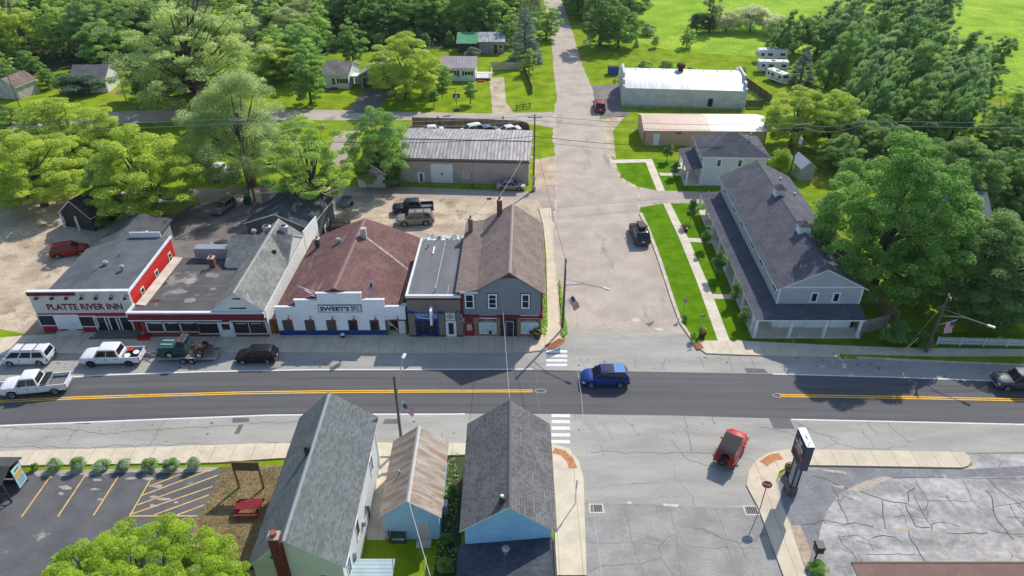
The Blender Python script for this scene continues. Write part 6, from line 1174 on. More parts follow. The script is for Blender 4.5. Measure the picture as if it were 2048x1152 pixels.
for b_, t_, lb in (((45, 228), (20, 146), 'leaning pale utility pole by the small shed at the far left'), ((254, 206), (238, 136), 'slim dark pole before the white gable house'), ((790, 203), (784, 136), 'slim pole at the edge of the open garage driveway'), ((1523, 290), (1538, 226), 'grey pole behind the white half of the pole shed'), ((503, 410), (487, 306), 'short pale steel pole in front of the dark pole by the diner')):
    t_o, bb, hh = pole('utility_pole', lb, b_, t_, rad=.1); 
    if b_[0] == 45: crossarm(t_o, hh - .3, .9, .2)
    if b_[0] == 790: lamp_arm(t_o, hh - .9, (-2.0, -.4, .4))
    if b_[0] == 254: lamp_arm(t_o, hh - .6, (2.2, .2, .3))
# overhead wires
W1 = [(-160, bA.y + 4, 8.4), (bA.x, bA.y, hA - .1), (bB.x, bB.y, hB - .15), (bD.x, bD.y, hD), (bE.x, bE.y, 8.7), (160, bE.y + 2, 8.6)]
o3 = Vector((0, .9, 0))
wire('upper pale power line running across the whole town behind the main street', W1, .032, .7, CABW)
wire('lower pale power line running parallel below the upper one', [(p[0], p[1] - .9, p[2] - .35) for p in W1], .032, .85, CABW)
wire('thick lower cable crossing the side street from the warehouse corner', [(bA.x, bA.y, hA - 2.6), (bB.x, bB.y, hB - 3.2), (bD.x, bD.y, hD - 3.3), (bE.x, bE.y, 5.6), (150, bE.y, 5.6)], .035, 1.0)
wire('dark lower cable nearest the apartment roof', [(bB.x, bB.y, hB - 4.0), (bD.x, bD.y, hD - 5.0), (150, bE.y - 2, 4.4)], .02, .7)
wire('service cable from the warehouse corner pole to the corner store roof', [(bB.x, bB.y, hB - 3), (bB.x - 6, 77.5, 6.9)], .018, .7, CABW)
wire('service cable from the warehouse corner pole to the small shop stack', [(bB.x, bB.y, hB - 3.1), (-5.2, 74.0, 7.2)], .018, .8)
wire('cable from the corner lamp pole to the warehouse corner pole', [(bC.x, bC.y, hC - .1), (bB.x, bB.y, hB - 2.5)], .018, .9)
wire('cable crossing the main road from the corner lamp pole toward the near sidewalk', [(bC.x, bC.y, hC - .3), (5.6, 44, 7.6), (5.7, 18, 7.4)], .022, .9, CABW)
wire('thin pale cable crossing the main road from the corner store to the blue house', [(-1.0, 61.3, 4.9), (-.2, 43.6, 7.5)], .02, .35, CABW)
wire('cable from the leaning lamp pole out of the right edge', [(bF.x, bF.y, hF - .3), (110, bF.y + 2, 7.5)], .02, .8); wire('second cable from the leaning lamp pole out of the right edge', [(bF.x, bF.y, hF - .7), (110, bF.y + 1, 7.1)], .02, .8)
wire('stay cable from the leaning lamp pole to the ground guard', [(bF.x, bF.y, hF - .8), tuple(P(1803, 706, .1))], .015, 0, STEEL)
wire('twisted service cable coming down from the rusty shed gable to the lower right', [(-7.6, 35.6, 4.5), (-2.4, 20.0, 7.5)], .03, .5, CABW); wire('thin service cable beside the twisted one at the rusty shed', [(-7.4, 35.6, 4.3), (-3.4, 20, 7.4)], .018, .4)
gq = P(1803, 706); t_ = thing('guy_wire_guard', 'yellow stay wire guard leaning beside the sidewalk under the maple', 'guard', gq); m = MB(flat('safety yellow', rgb(226, 180, 50))); m.tube([(0, 0, 0), (1.25, .15, 1.9)], .05, 6); m.lathe([(.09, 0), (.09, .12), (.03, .14)], 8, STEEL); m.build('guard_sleeve', t_)
# flags
flag_on('flag on the corner lamp pole beside the side street', (bC.x + .1, bC.y - .1, 3.6), (bC.x + .9, bC.y - .5, 4.9), 1.4, .95, Vector((.6, -.2, -.75)).normalized())
flag_on('drooping flag on the leaning lamp pole before the picket fence', (bF.x + .1, bF.y, 3.6), (bF.x + 1.7, bF.y - .1, 4.3), 1.3, .9, Vector((.1, -.1, -1)).normalized())
flag_on('small flag on the bare pole over the near lane', (bG.x + .15, bG.y, 3.3), (bG.x + .45, bG.y + .3, 5.0), 1.2, .8, Vector((.75, .1, -.55)).normalized())
SB = Bd('tmp', 'tmp', (560, 672), (815, 671)); bpy.data.objects.remove(SB.root)
def sw(u, z, v=0): return Vector((SB.o.x + u * SB.c - v * SB.s, SB.o.y + u * SB.s + v * SB.c, z))
flag_on('flag leaning left from the left step of the bar parapet', sw(4.7, 5.4, .3), sw(3.1, 6.6, -.3), 1.3, .85, Vector((.75, -.2, -.6)).normalized())
flag_on('flag leaning right from the right step of the bar parapet', sw(9.5, 5.5, .3), sw(10.6, 6.9, .1), 1.3, .85, Vector((.15, -.2, -1)).normalized())
flag_on('flag hanging low over the entrance of the bar', sw(11.5, 2.6, -.1), sw(12.9, 1.7, -1.2), 1.0, .6, Vector((-.5, .1, .3)).normalized())
flag_on('small flag on the front corner of the corner store', (-5.2, 61.3, 2.9), (-5.6, 60.7, 3.7), .9, .6, Vector((.5, -.3, -.8)).normalized())
# blade sign on the small shop
t_ = thing('blade_sign', 'tall white blade sign standing out from the front of the small shop', 'sign', (-8.35, 61.3, 0)); m = MB(WHITE); m.box(-.12, .12, -1.25, -.25, 2.55, 4.4); m.build('sign_panel', t_, bev=.05); m = MB(DARKMETAL); [m.box(-.03, .03, -.25, .2, z, z + .06) for z in (2.8, 4.1)]; m.build('bracket', t_)
m = MB(flat('sign picture', rgb(150, 150, 140))); [m.box(s * .122 - .004, s * .122 + .004, -1.1, -.4, 2.7, 3.5) for s in (-1, 1)]; m.build('sign_picture', t_)
# bench, flower pots
def bench(label, p, rz, L=1.5, m_=None):
    t = thing('bench', label, 'bench', p, rz); c = m_ or flat('dark bench wood', rgb(62, 40, 36)); m = MB(c); [m.box(-L / 2, L / 2, y, y + .12, .42, .46) for y in (-.2, -.05, .1)]; m.build('seat', t); m = MB(c); [m.box(-L / 2, L / 2, .24 + i * .02, .28 + i * .02, .55 + i * .15, .66 + i * .15) for i in range(3)]; m.build('backrest', t)
    for x in (-L / 2 + .1, L / 2 - .1): m = MB(DARKMETAL); m.box(x - .03, x + .03, -.2, .27, 0, .42); m.box(x - .03, x + .03, .27, .31, 0, .95); m.build('leg', t)
p_ = P(856, 675); bench('dark bench before the blue shop window', (p_.x, p_.y, .13), 0, 2.1)
def pot(label, p, c1, c2, s=1.):
    t = thing('flower_pot', label, 'flower pot', p); t.scale = (s,) * 3; m = MB(flat('dark pot', rgb(64, 58, 56))); m.lathe([(.25, 0), (.36, .5), (.4, .52), (.4, .58), (.3, .58)], 14); m.build('pot', t, smooth=40)
    for nm, c, k, r_ in (('foliage', (.06, .14, .03), 260, .42), ('blossom', c1, 70, .44), ('blossom', c2, 60, .44)):
        v = []; f = []
        for i in range(k):
            d = Vector((random.gauss(0, 1), random.gauss(0, 1), abs(random.gauss(0, 1)))).normalized(); c0 = Vector((0, 0, .62)) + d * r_ * random.uniform(.7, 1.05); a = d.orthogonal().normalized(); a.rotate(Matrix.Rotation(random.uniform(0, 6), 3, d)); b_ = d.cross(a); h = .07
            j = len(v); v += [c0 - a * h, c0 - b_ * h, c0 + a * h, c0 + b_ * h]; f.append((j, j + 1, j + 2, j + 3))
        q = MB(LEAF if nm == 'foliage' else flat('blossom' + str(c), c)); q.add([tuple(x) for x in v], f); o = q.build(nm, t, uv=False); o.color = (*c, 1)
    return t
q = P(1075, 678); pot('flower pot with red and yellow blooms at the corner store front', (q.x, q.y, .13), (.4, .03, .04), (.6, .45, .08), 1.2)
q = P(1404, 674); pot('flower pot with yellow blooms at the lawn corner', (q.x, q.y, .01), (.6, .4, .02), (.6, .5, .05), 1.1)
q = P(1577, 947); pot('flower pot with red and yellow flowers beside the tall sign', (q.x, q.y, .02), (.45, .02, .03), (.6, .55, .1), 1.1)
# stop sign
sp = P(1519, 1020); t_ = thing('stop_sign', 'red octagonal stop sign on a thin leaning post at the near right corner', 'road sign', sp); hs = height_at(sp, 968)
m = MB(DARKMETAL); m.tube([(0, 0, 0), (.02, 0, hs + .3)], .035, 6); m.build('post', t_)
f = Pl((0, -.05, 0), (.94, -.34, 0), (-.34, -.94, 0)); m = MB(flat('sign red', rgb(176, 22, 40), .4), STEEL)
for r_, c_, mt in ((.42, .02, WHITE), (.385, .024, None)):
    m.add([f(r_ * math.cos(math.pi / 8 + i * math.pi / 4), hs + r_ * math.sin(math.pi / 8 + i * math.pi / 4), c_) for i in range(8)], [tuple(range(8))], mt)
m.add([f(.42 * math.cos(math.pi / 8 + i * math.pi / 4), hs + .42 * math.sin(math.pi / 8 + i * math.pi / 4), .0) for i in range(8)], [tuple(range(8))[::-1]], STEEL); m.build('sign_face', t_)
SB.root = t_; SB.k = 0; SB.text('STOP', f, -.29, hs - .13, .29, hs + .13, WHITE, c=.026, th=.006, bold=.02)
# tall roadside sign
sb = Vector((23.05, 40.55, 0)); t_ = thing('pylon_sign', 'tall dark blue pylon sign with white lettering on a stone base', 'sign', sb, R(-90))
SG = flat('slate blue sign metal', rgb(62, 76, 94), .45); SGT = flat('pale sign top', rgb(176, 196, 206), .4)
m = MB(M_('grey field stone', rgb(120, 116, 110), rgb(80, 78, 76), scale=4, fine=.25)); m.box(-.55, .55, -.36, .36, 0, .9); m.build('stone_base', t_, bev=.05)
m = MB(flat('grey sign cladding', rgb(150, 154, 162))); m.box(-.42, .42, -.22, .22, .9, 3.5); m.build('column', t_); m = MB(flat('dark sign edge', rgb(40, 44, 54))); [m.box(x - .05, x + .05, y - .05, y + .05, .9, 3.5) for x in (-.42, .42) for y in (-.22, .22)]; m.build('column_edge', t_)
m = MB(SG); m.box(-1.07, 1.07, -.31, .31, 3.5, 6.1); m.build('cabinet', t_, bev=.02); m = MB(SGT); m.box(-1.07, 1.07, -.31, .31, 6.102, 6.14); m.build('cabinet_top', t_); m = MB(BLACK); m.box(-.2, .2, -.06, .06, 6.14, 6.16); m.tube([(.8, -.1, 6.14), (.8, -.1, 6.4), (.88, -.1, 6.5)], .03, 5); m.build('top_fitting', t_)
for s in (-1, 1):
    f = Pl((0, s * .31, 0), (-s, 0, 0), (0, s, 0)); g = MB(flat('dark sign face', rgb(46, 46, 54), .4)); g.box(-.98, .98, 3.6, 6.0, .0, .02, None, f); fo = g.build('sign_face', t_)
    g = MB(flat('orange stripe', rgb(196, 112, 84))); g.box(-.98, .98, 4.42, 4.62, .02, .03, None, f); g.build('stripe', fo); g = MB(BLACK); g.box(-.8, .6, 3.68, 4.36, .02, .03, None, f); g.build('message_screen', fo)
    SB.root = t_; SB.text('THE', f, -.3, 5.45, .3, 5.75, WHITE, c=.022, th=.02, bold=.02, parent=fo); SB.text('HONOR', f, -.75, 5.0, .75, 5.35, WHITE, c=.022, th=.02, bold=.02, parent=fo); SB.strokes(f, -.5, 4.72, .5, 4.86, WHITE, c=.022, parent=fo)
# planter lantern and shrub by the sign, brown billboard, picnic table
lp_ = P(1630, 1118); t_ = thing('path_lantern', 'square dark lantern on a post above the flower bed at the bottom right', 'lantern', lp_); m = MB(BLACK); m.box(-.05, .05, -.05, .05, 0, 1.0); m.build('post', t_); m = MB(flat('lantern black', (.03, .03, .035), .4)); m.box(-.3, .3, -.3, .3, 1.0, 1.6); m.build('lantern_box', t_); m = MB(BLACK); m.prism([(-.36, 1.6), (.36, 1.6), (.28, 1.74), (-.28, 1.74)], -.36, .36, axis='y'); m.build('lantern_roof', t_)
q1, q2 = P(479, 975), P(528, 976); t_ = thing('notice_billboard', 'brown two post billboard seen from behind on the dry lawn', 'billboard', q1, math.atan2(q2.y - q1.y, q2.x - q1.x)); Lb = (q2 - q1).length; OCH = flat('ochre post', rgb(128, 92, 48)); hB_ = height_at(q1, 926)
for x in (0, Lb): m = MB(OCH); m.box(x - .07, x + .07, -.07, .07, 0, hB_ + .1); m.build('post', t_)
m = MB(flat('olive board back', rgb(110, 100, 76)), OCH); m.box(.07, Lb - .07, -.03, .03, hB_ - .85, hB_); m.box(-.12, Lb + .12, -.09, .09, hB_ + .1, hB_ + .16, OCH); m.build('board', t_)
q = P(500, 1022); t_ = thing('picnic_table', 'dark red picnic table on the dry lawn beside the hall', 'picnic table', q, R(2)); RT = M_('red painted planks', rgb(142, 40, 50), rgb(116, 30, 40), scale=3, fine=.1)
m = MB(RT); [m.box(-1.05, 1.05, -.42 + i * .21, -.23 + i * .21, .72, .77) for i in range(4)]; m.build('table_top', t_)
for s in (-1, 1): m = MB(RT); m.box(-1.05, 1.05, s * .72 - .14, s * .72 + .14, .42, .46); m.build('seat', t_)
for x in (-.75, .75):
    m = MB(RT); [m.tube([(x, s * .62, 0), (x, s * .15, .72)], .045, 4) for s in (-1, 1)]; m.box(x - .04, x + .04, -.8, .8, .36, .42); m.build('leg_frame', t_)
# coffee board, guy posts behind the blue shed
q = P(798, 1082); t_ = thing('coffee_board', 'dark green board lettered in white leaning on the blue shed', 'sign', (q.x - .0, q.y, 0)); m = MB(flat('bottle green board', rgb(44, 84, 66))); m.prism([(-.25, 0), (-.05, 0), (.1, 1.0), (-.1, 1.0)], -.55, .55, axis='x'); m.build('board', t_)
f = Pl((0, -.25, 0), (1, 0, 0), (0, -1, .2)); SB.root = t_; SB.text('OFFEE', Pl((0, -.16, 0), (1, 0, 0), (0, -1, .0)), -.48, .35, .46, .55, WHITE, c=.03, th=.02, bold=.02); m = MB(OCH); m.box(-.75, -.6, -.2, -.05, 0, 1.25); m.build('post', t_)
# mail box, yard toys, road signs
def sign_post(name, label, x, y, h, face, w_=.45, hh=.6, m_=None, rz=0, cat='road sign'):
    q = P(x, y); t = thing(name, label, cat, q, rz); m = MB(STEEL); m.box(-.03, .03, -.03, .03, 0, h); m.build('post', t); m = MB(m_ or WHITE); m.box(-w_ / 2, w_ / 2, -.055, -.032, h - hh, h); m.build('sign_face', t); return t
sign_post('road_sign', 'small grey backed road sign on the lawn kerb strip', 1366, 630, 2.3, 0, .4, .55, flat('sign back grey', rgb(150, 150, 146)))
sign_post('road_sign', 'green street name post at the lawn corner', 1398, 672, 2.8, 0, .6, .2, flat('street name green', rgb(40, 110, 80)), R(20))
sign_post('road_sign', 'slim grey sign post on the near sidewalk before the apartment building', 1585, 688, 1.6, 0, .25, .3, STEEL)
sign_post('road_sign', 'slim post at the end of the apartment drive', 1413, 408, 2.0, 0, .2, .3, STEEL)
sign_post('road_sign', 'left white square sign under the dark roadside trees', 1169, 92, 1.5, 0, .8, .9); sign_post('road_sign', 'right white square sign under the dark roadside trees', 1179, 92, 1.5, 0, .8, .9)
sign_post('road_sign', 'small sign on a slim post by the lot fence behind the warehouse', 1006, 252, 1.8, 0, .35, .5, STEEL); sign_post('road_sign', 'sign post before the crossing beside the warehouse yard', 876, 246, 1.3, 0, .3, .4, STEEL)
sign_post('road_sign', 'slim white post beside the near sidewalk behind the rusty shed', 885, 888, 1.6, 0, .1, .5)
sp2 = sign_post('road_sign', 'tall narrow sign post on the near corner sidewalk casting a long shadow', 1150, 1010, 3.0, 0, .18, .9, STEEL, R(90))
q = P(1164, 122); t_ = thing('mailbox', 'dark mailbox on a post beside the upper street', 'mailbox', q); m = MB(WOODPOLE); m.box(-.06, .06, -.06, .06, 0, 1.1); m.build('post', t_); m = MB(BLACK); m.prism([(-.14, 1.1), (.14, 1.1), (.14, 1.28), (.07, 1.38), (-.07, 1.38), (-.14, 1.28)], -.28, .28, axis='y'); m.build('box', t_)
q = P(914, 222); t_ = thing('basketball_hoop', 'portable basketball hoop at the yard edge by the far road', 'basketball hoop', q); m = MB(BLACK); m.box(-.5, .5, -.3, .4, 0, .25); m.build('base', t_); m = MB(BLACK); m.tube([(0, .2, .2), (0, -.1, 2.6)], .05, 6); m.build('pole', t_); m = MB(flat('backboard grey', rgb(190, 190, 190)), BLACK); m.box(-.7, .7, -.2, -.15, 2.5, 3.4); m.box(-.62, .62, -.215, -.2, 2.58, 3.32, BLACK); m.box(-.28, .28, -.22, -.215, 2.65, 3.1); m.build('backboard', t_); m = MB(flat('rim orange', rgb(210, 90, 40))); m.tube([(.23 * math.cos(i * .45), -.45 + .23 * math.sin(i * .45), 2.62) for i in range(15)], .02, 4); m.build('hoop', t_)
q = P(898, 200); t_ = thing('swing_set', 'dark metal swing set on the cottage lawn', 'swing set', q); m = MB(flat('swing metal', rgb(70, 90, 80), .5)); [m.tube([(x, s * .9, 0), (x, 0, 2.3)], .04, 5) for x in (-1.3, 1.3) for s in (-1, 1)]; m.tube([(-1.3, 0, 2.3), (1.3, 0, 2.3)], .04, 5); m.build('frame', t_)
for x in (-.5, .6): m = MB(DARKMETAL); [m.tube([(x + s * .2, 0, 2.3), (x + s * .2, 0, .6)], .012, 4) for s in (-1, 1)]; m.box(x - .22, x + .22, -.1, .1, .56, .6); m.build('swing_seat', t_)
q = P(1226, 148); t_ = thing('dumpster', 'blue dumpster behind the workshop gable', 'dumpster', q); m = MB(flat('blue dumpster', rgb(40, 84, 150))); m.prism([(-.9, .15), (.7, .15), (.9, 1.5), (-.9, 1.7)], -1.1, 1.1, axis='x'); m.build('bin', t_); m = MB(BLACK); m.prism([(-.95, 1.71), (.95, 1.51), (.95, 1.57), (-.95, 1.77)], -1.12, 1.12, axis='x'); m.build('lid', t_)
q = P(1238, 162); t_ = thing('scrap_pile', 'pile of grey timber and scrap leaning by the workshop gable', 'scrap', q); m = MB(flat('grey scrap', rgb(96, 96, 92))); [m.box(-1 + i * .3, -.85 + i * .3, -1.2, 1.0, .1 + .25 * (i % 3), .2 + .25 * (i % 3), None, lambda x, y, z: Vector((x + y * .3 * math.sin(i), y, z + abs(y) * .3))) for i in range(7)]; m.build('timber', t_)
q = P(496, 408); t_ = thing('wheelie_bin', 'dark green bin with raised lid behind the diner', 'bin', q); m = MB(flat('bin green', rgb(28, 70, 52))); m.prism([(-.35, 0), (.35, 0), (.42, 1.0), (-.42, 1.0)], -.4, .4, axis='x'); m.build('bin', t_); m = MB(flat('lid green', rgb(40, 150, 90))); m.box(-.42, .42, .3, .4, 1.0, 1.6); m.build('lid', t_)
q = P(686, 676); t_ = thing('round_stand', 'small round white topped stand before the bar front', 'stand', (q.x, q.y, .13)); m = MB(flat('dark stand', (.03, .03, .03))); m.lathe([(.2, 0), (.2, .25), (.3, .3), (.3, .36)], 14); m.build('body', t_); m = MB(WHITE); m.lathe([(.26, .362), (.22, .39)], 14); m.build('top', t_)
q = P(548, 677); t_ = thing('alley_gate', 'brown wooden gate closing the gap between diner and bar', 'gate', (q.x - .35, q.y + .7, .1)); m = MB(flat('brown gate boards', rgb(110, 72, 40))); m.box(-.35, .75, 0, .06, 0, 1.9); m.build('boards', t_); m = MB(flat('yellow broom', rgb(196, 176, 90))); m.tube([(.3, -.12, .1), (.15, -.02, 1.3)], .025, 5); m.lathe([(.14, .0), (.05, .2)], 8, None, (.3, -.13, 0)); m.build('broom', t_)
# benches and boards on the gardens
q = P(1373, 460); bench('small wooden bench on the lawn near the first small tree', (q.x, q.y, .02), R(70), 1.3, flat('warm bench wood', rgb(190, 140, 80)))
# fences
def fence(name, label, pts, h, m, cat='fence', kind='board', gap=2.4, z=0.):
    pts = [Vector((p.x, p.y, 0)) for p in pts]; t = thing(name, label, cat, pts[0]); o = pts[0]; bm_ = MB(m)
    for a, b in zip(pts, pts[1:]):
        L = (b - a).length; d = (b - a).normalized(); n = Vector((-d.y, d.x, 0)); T = lambda x, y, z_: (a - o) + d * x + n * y + Vector((0, 0, z_))
        k = max(1, round(L / gap))
        for i in range(k + 1): pm_ = MB(m); pm_.box(L * i / k - .06, L * i / k + .06, -.06, .06, 0, h + .08, None, T); pm_.build('post', t, uv=False)
        if kind == 'board':
            w_ = .16; kk = int(L / w_)
            for i in range(kk): dz = random.uniform(-.02, .02); bm_.box(i * w_ + .008, i * w_ + w_ - .008, .065, .09, .05, h + dz, None, T)
        elif kind == 'picket':
            for i in range(int(L / .17)): bm_.prism([(i * .17, .1), (i * .17 + .09, .1), (i * .17 + .09, h - .12), (i * .17 + .045, h), (i * .17, h - .12)], .065, .085, axis='y') if False else bm_.box(i * .17, i * .17 + .09, .065, .085, .08, h - (.0 if i % 1 == 0 else .1), None, T)
            bm_.box(0, L, .03, .062, .25, .33, None, T); bm_.box(0, L, .03, .062, h - .35, h - .27, None, T)
        elif kind == 'rail':
            for zz in (.35, .8): bm_.box(0, L, -.03, .03, zz, zz + .14, None, T)
    bm_.build('boards' if kind == 'board' else ('pickets' if kind == 'picket' else 'rails'), t, uv=False); return t
FW = M_('weathered fence wood', rgb(118, 102, 88), rgb(88, 76, 66), scale=1.5, fine=.2); FT = M_('tan fence wood', rgb(176, 146, 112), rgb(150, 122, 92), scale=1.5, fine=.15)
fence('board_fence', 'weathered board fence around the car lot behind the warehouse', PX((826, 251), (960, 254), (1040, 258), (1053, 262), (1058, 268)), 1.5, FW)
fence('board_fence', 'dark weathered fence running from the workshop toward the campers', PX((1488, 172), (1540, 210)), 1.9, FW); fence('board_fence', 'short fence between the workshop and the bright maple', PX((1489, 216), (1525, 216)), 1.5, FW)
fence('board_fence', 'pale board fence at the end of the sandy driveway', PX((983, 140), (1043, 140)), 1.7, M_('pale fence wood', rgb(206, 192, 172), rgb(176, 150, 122), scale=.5, fine=.15)); fence('board_fence', 'dark narrow fence running down the lawn beside the spruce', PX((1046, 140), (1064, 188)), 1.5, FW)
fence('rail_fence', 'low grey split rail on the corner lawn', PX((1033, 220), (1060, 216)), 1.0, FW, kind='rail', gap=1.2)
fence('board_fence', 'tan board fence behind the apartment building', PX((1655, 470), (1700, 540), (1745, 610), (1790, 650)), 1.8, FT); fence('board_fence', 'grey board fence beside the porch of the apartment building', PX((1722, 668), (1770, 656)), 1.7, M_('grey fence wood', rgb(176, 166, 152), rgb(150, 140, 126), scale=1.5))
fence('picket_fence', 'white picket fence along the right sidewalk', PX((1872, 690), (2060, 695), (2300, 706)), 1.0, WHITE, kind='picket')
fence('board_fence', 'tan lattice fence panels leaning behind the bar', PX((640, 462), (655, 430)), 1.7, M_('orange fence wood', rgb(190, 130, 80), rgb(150, 100, 62), scale=1.5))
fence('board_fence', 'white panel fence along the gravel lot behind the bar', PX((652, 470), (676, 408)), 1.2, WHITE)
fence('board_fence', 'low weathered fence under the vines at the old garage', PX((772, 374), (800, 372)), 1.2, FW)
# a sleeper-edged bed and odd things
t_ = thing('manhole_cover', 'dark round manhole cover in the alley by the silver sedan', 'manhole cover', (P(978, 398).x, P(978, 398).y, .012)); m = MB(DARKMETAL, KERB); m.lathe([(.42, 0), (.42, .008)], 16); m.lathe([(.5, 0), (.5, .005)], 16, KERB); m.build('cover', t_)
# ---------------------------------------------------------------- trees and plants
def leaves(name, cen, rad, n, size, up=.35, droop=0., asp=.62, shell=.55, lean=0.):
    """n small leaf faces spread through clumps; cen (k,3), rad (k,3)"""
    cen, rad = np.asarray(cen, float), np.asarray(rad, float); wgt = (rad[:, 0] * rad[:, 2]) ** 1.0; k = RNG.choice(len(cen), n, p=wgt / wgt.sum())
    d = RNG.normal(size=(n, 3)); d[:, 2] = np.where(d[:, 2] < -.25, np.abs(d[:, 2]) * .6, d[:, 2]); d /= np.linalg.norm(d, axis=1)[:, None]; rr = shell + (1.12 - shell) * RNG.random((n, 1)) ** .7
    p = cen[k] + d * rad[k] * rr
    nm = d * .38 + RNG.normal(size=(n, 3)) * .45 + np.array([0, 0, up]); nm /= np.linalg.norm(nm, axis=1)[:, None]
    t = np.cross(nm, RNG.normal(size=(n, 3)))
    if droop: t = t * (1 - droop) + np.array([0, 0, -1.]) * droop; t -= nm * (t * nm).sum(1)[:, None]
    t /= np.linalg.norm(t, axis=1)[:, None] + 1e-9; b = np.cross(nm, t); s = size * (.65 + .7 * RNG.random((n, 1)))
    a1, b1 = t * s, b * s * asp
    fold = nm * s * .18
    v = np.stack([p - a1, p - b1 * 1. + fold, p + a1, p + b1 + fold], 1).reshape(-1, 3)
    if lean: v[:, 0] += lean * np.maximum(v[:, 2], 0)
    return mesh_quads(name, v, np.repeat(RNG.uniform(-1, 1, len(cen))[k], 4))
def mesh_quads(name, v, tone=None):
    n = len(v) // 4; me = bpy.data.meshes.new(name); me.vertices.add(n * 4); me.vertices.foreach_set('co', v.astype(np.float32).ravel()); me.loops.add(n * 4); me.loops.foreach_set('vertex_index', np.arange(n * 4, dtype=np.int32))
    me.polygons.add(n); me.polygons.foreach_set('loop_start', np.arange(0, n * 4, 4, dtype=np.int32)); me.polygons.foreach_set('loop_total', np.full(n, 4, dtype=np.int32)); me.materials.append(LEAF)
    if tone is not None: me.attributes.new('tone', 'FLOAT', 'POINT').data.foreach_set('value', tone.astype(np.float32))
    me.update(); return me
BARK = M_('tree bark', rgb(104, 92, 80), rgb(70, 62, 54), scale=3, stretch=(3, 3, .6), fine=.2)
def trunk_mesh(name, h, r, tips, z0=.25, lean=0.):
    m = MB(BARK); top = h * .7
    m.tube([(0, 0, -.1), (.04 * h * .3, 0, h * .2), (lean * h * .4, .1, h * .45), (lean * top, 0, top)], [r * 1.25, r, r * .7, r * .25], 8)
    for t in tips:
        t = Vector(t); zs = min(top * .9, max(h * z0, t.z * random.uniform(.35, .6))); s = Vector((lean * zs, 0, zs)); md = s.lerp(t, .5) + Vector((random.uniform(-.3, .3), random.uniform(-.3, .3), -.05 * h * .5)); m.tube([s, md, t], [r * .38, r * .24, r * .06], 5)
    o = m.build(name, uv=False, smooth=60); me = o.data; bpy.data.objects.remove(o); return me
def clumps_broad(R_, z0, z1, n, cr, flat_=.75, seed=0, fill=.35, shape=.5):
    g = np.random.default_rng(seed); out = []
    while len(out) < n:
        d = g.normal(size=3); d /= np.linalg.norm(d)
        if d[2] < -.9: continue
        f = g.uniform(.8, 1.1) if g.random() > fill else g.uniform(.3, .75)
        zc = z0 + (z1 - z0) * .42; c = np.array([d[0] * R_ * f, d[1] * R_ * f, zc + d[2] * ((z1 - zc) if d[2] > 0 else (zc - z0)) * f])
        c[:2] *= (1 - shape * max(0, d[2]) ** 2 * .25); out.append(c)
    cen = np.array(out); r = cr * g.uniform(.65, 1.25, (n, 1)); return cen, np.concatenate([r, r, r * flat_], 1)
PROTO = {}
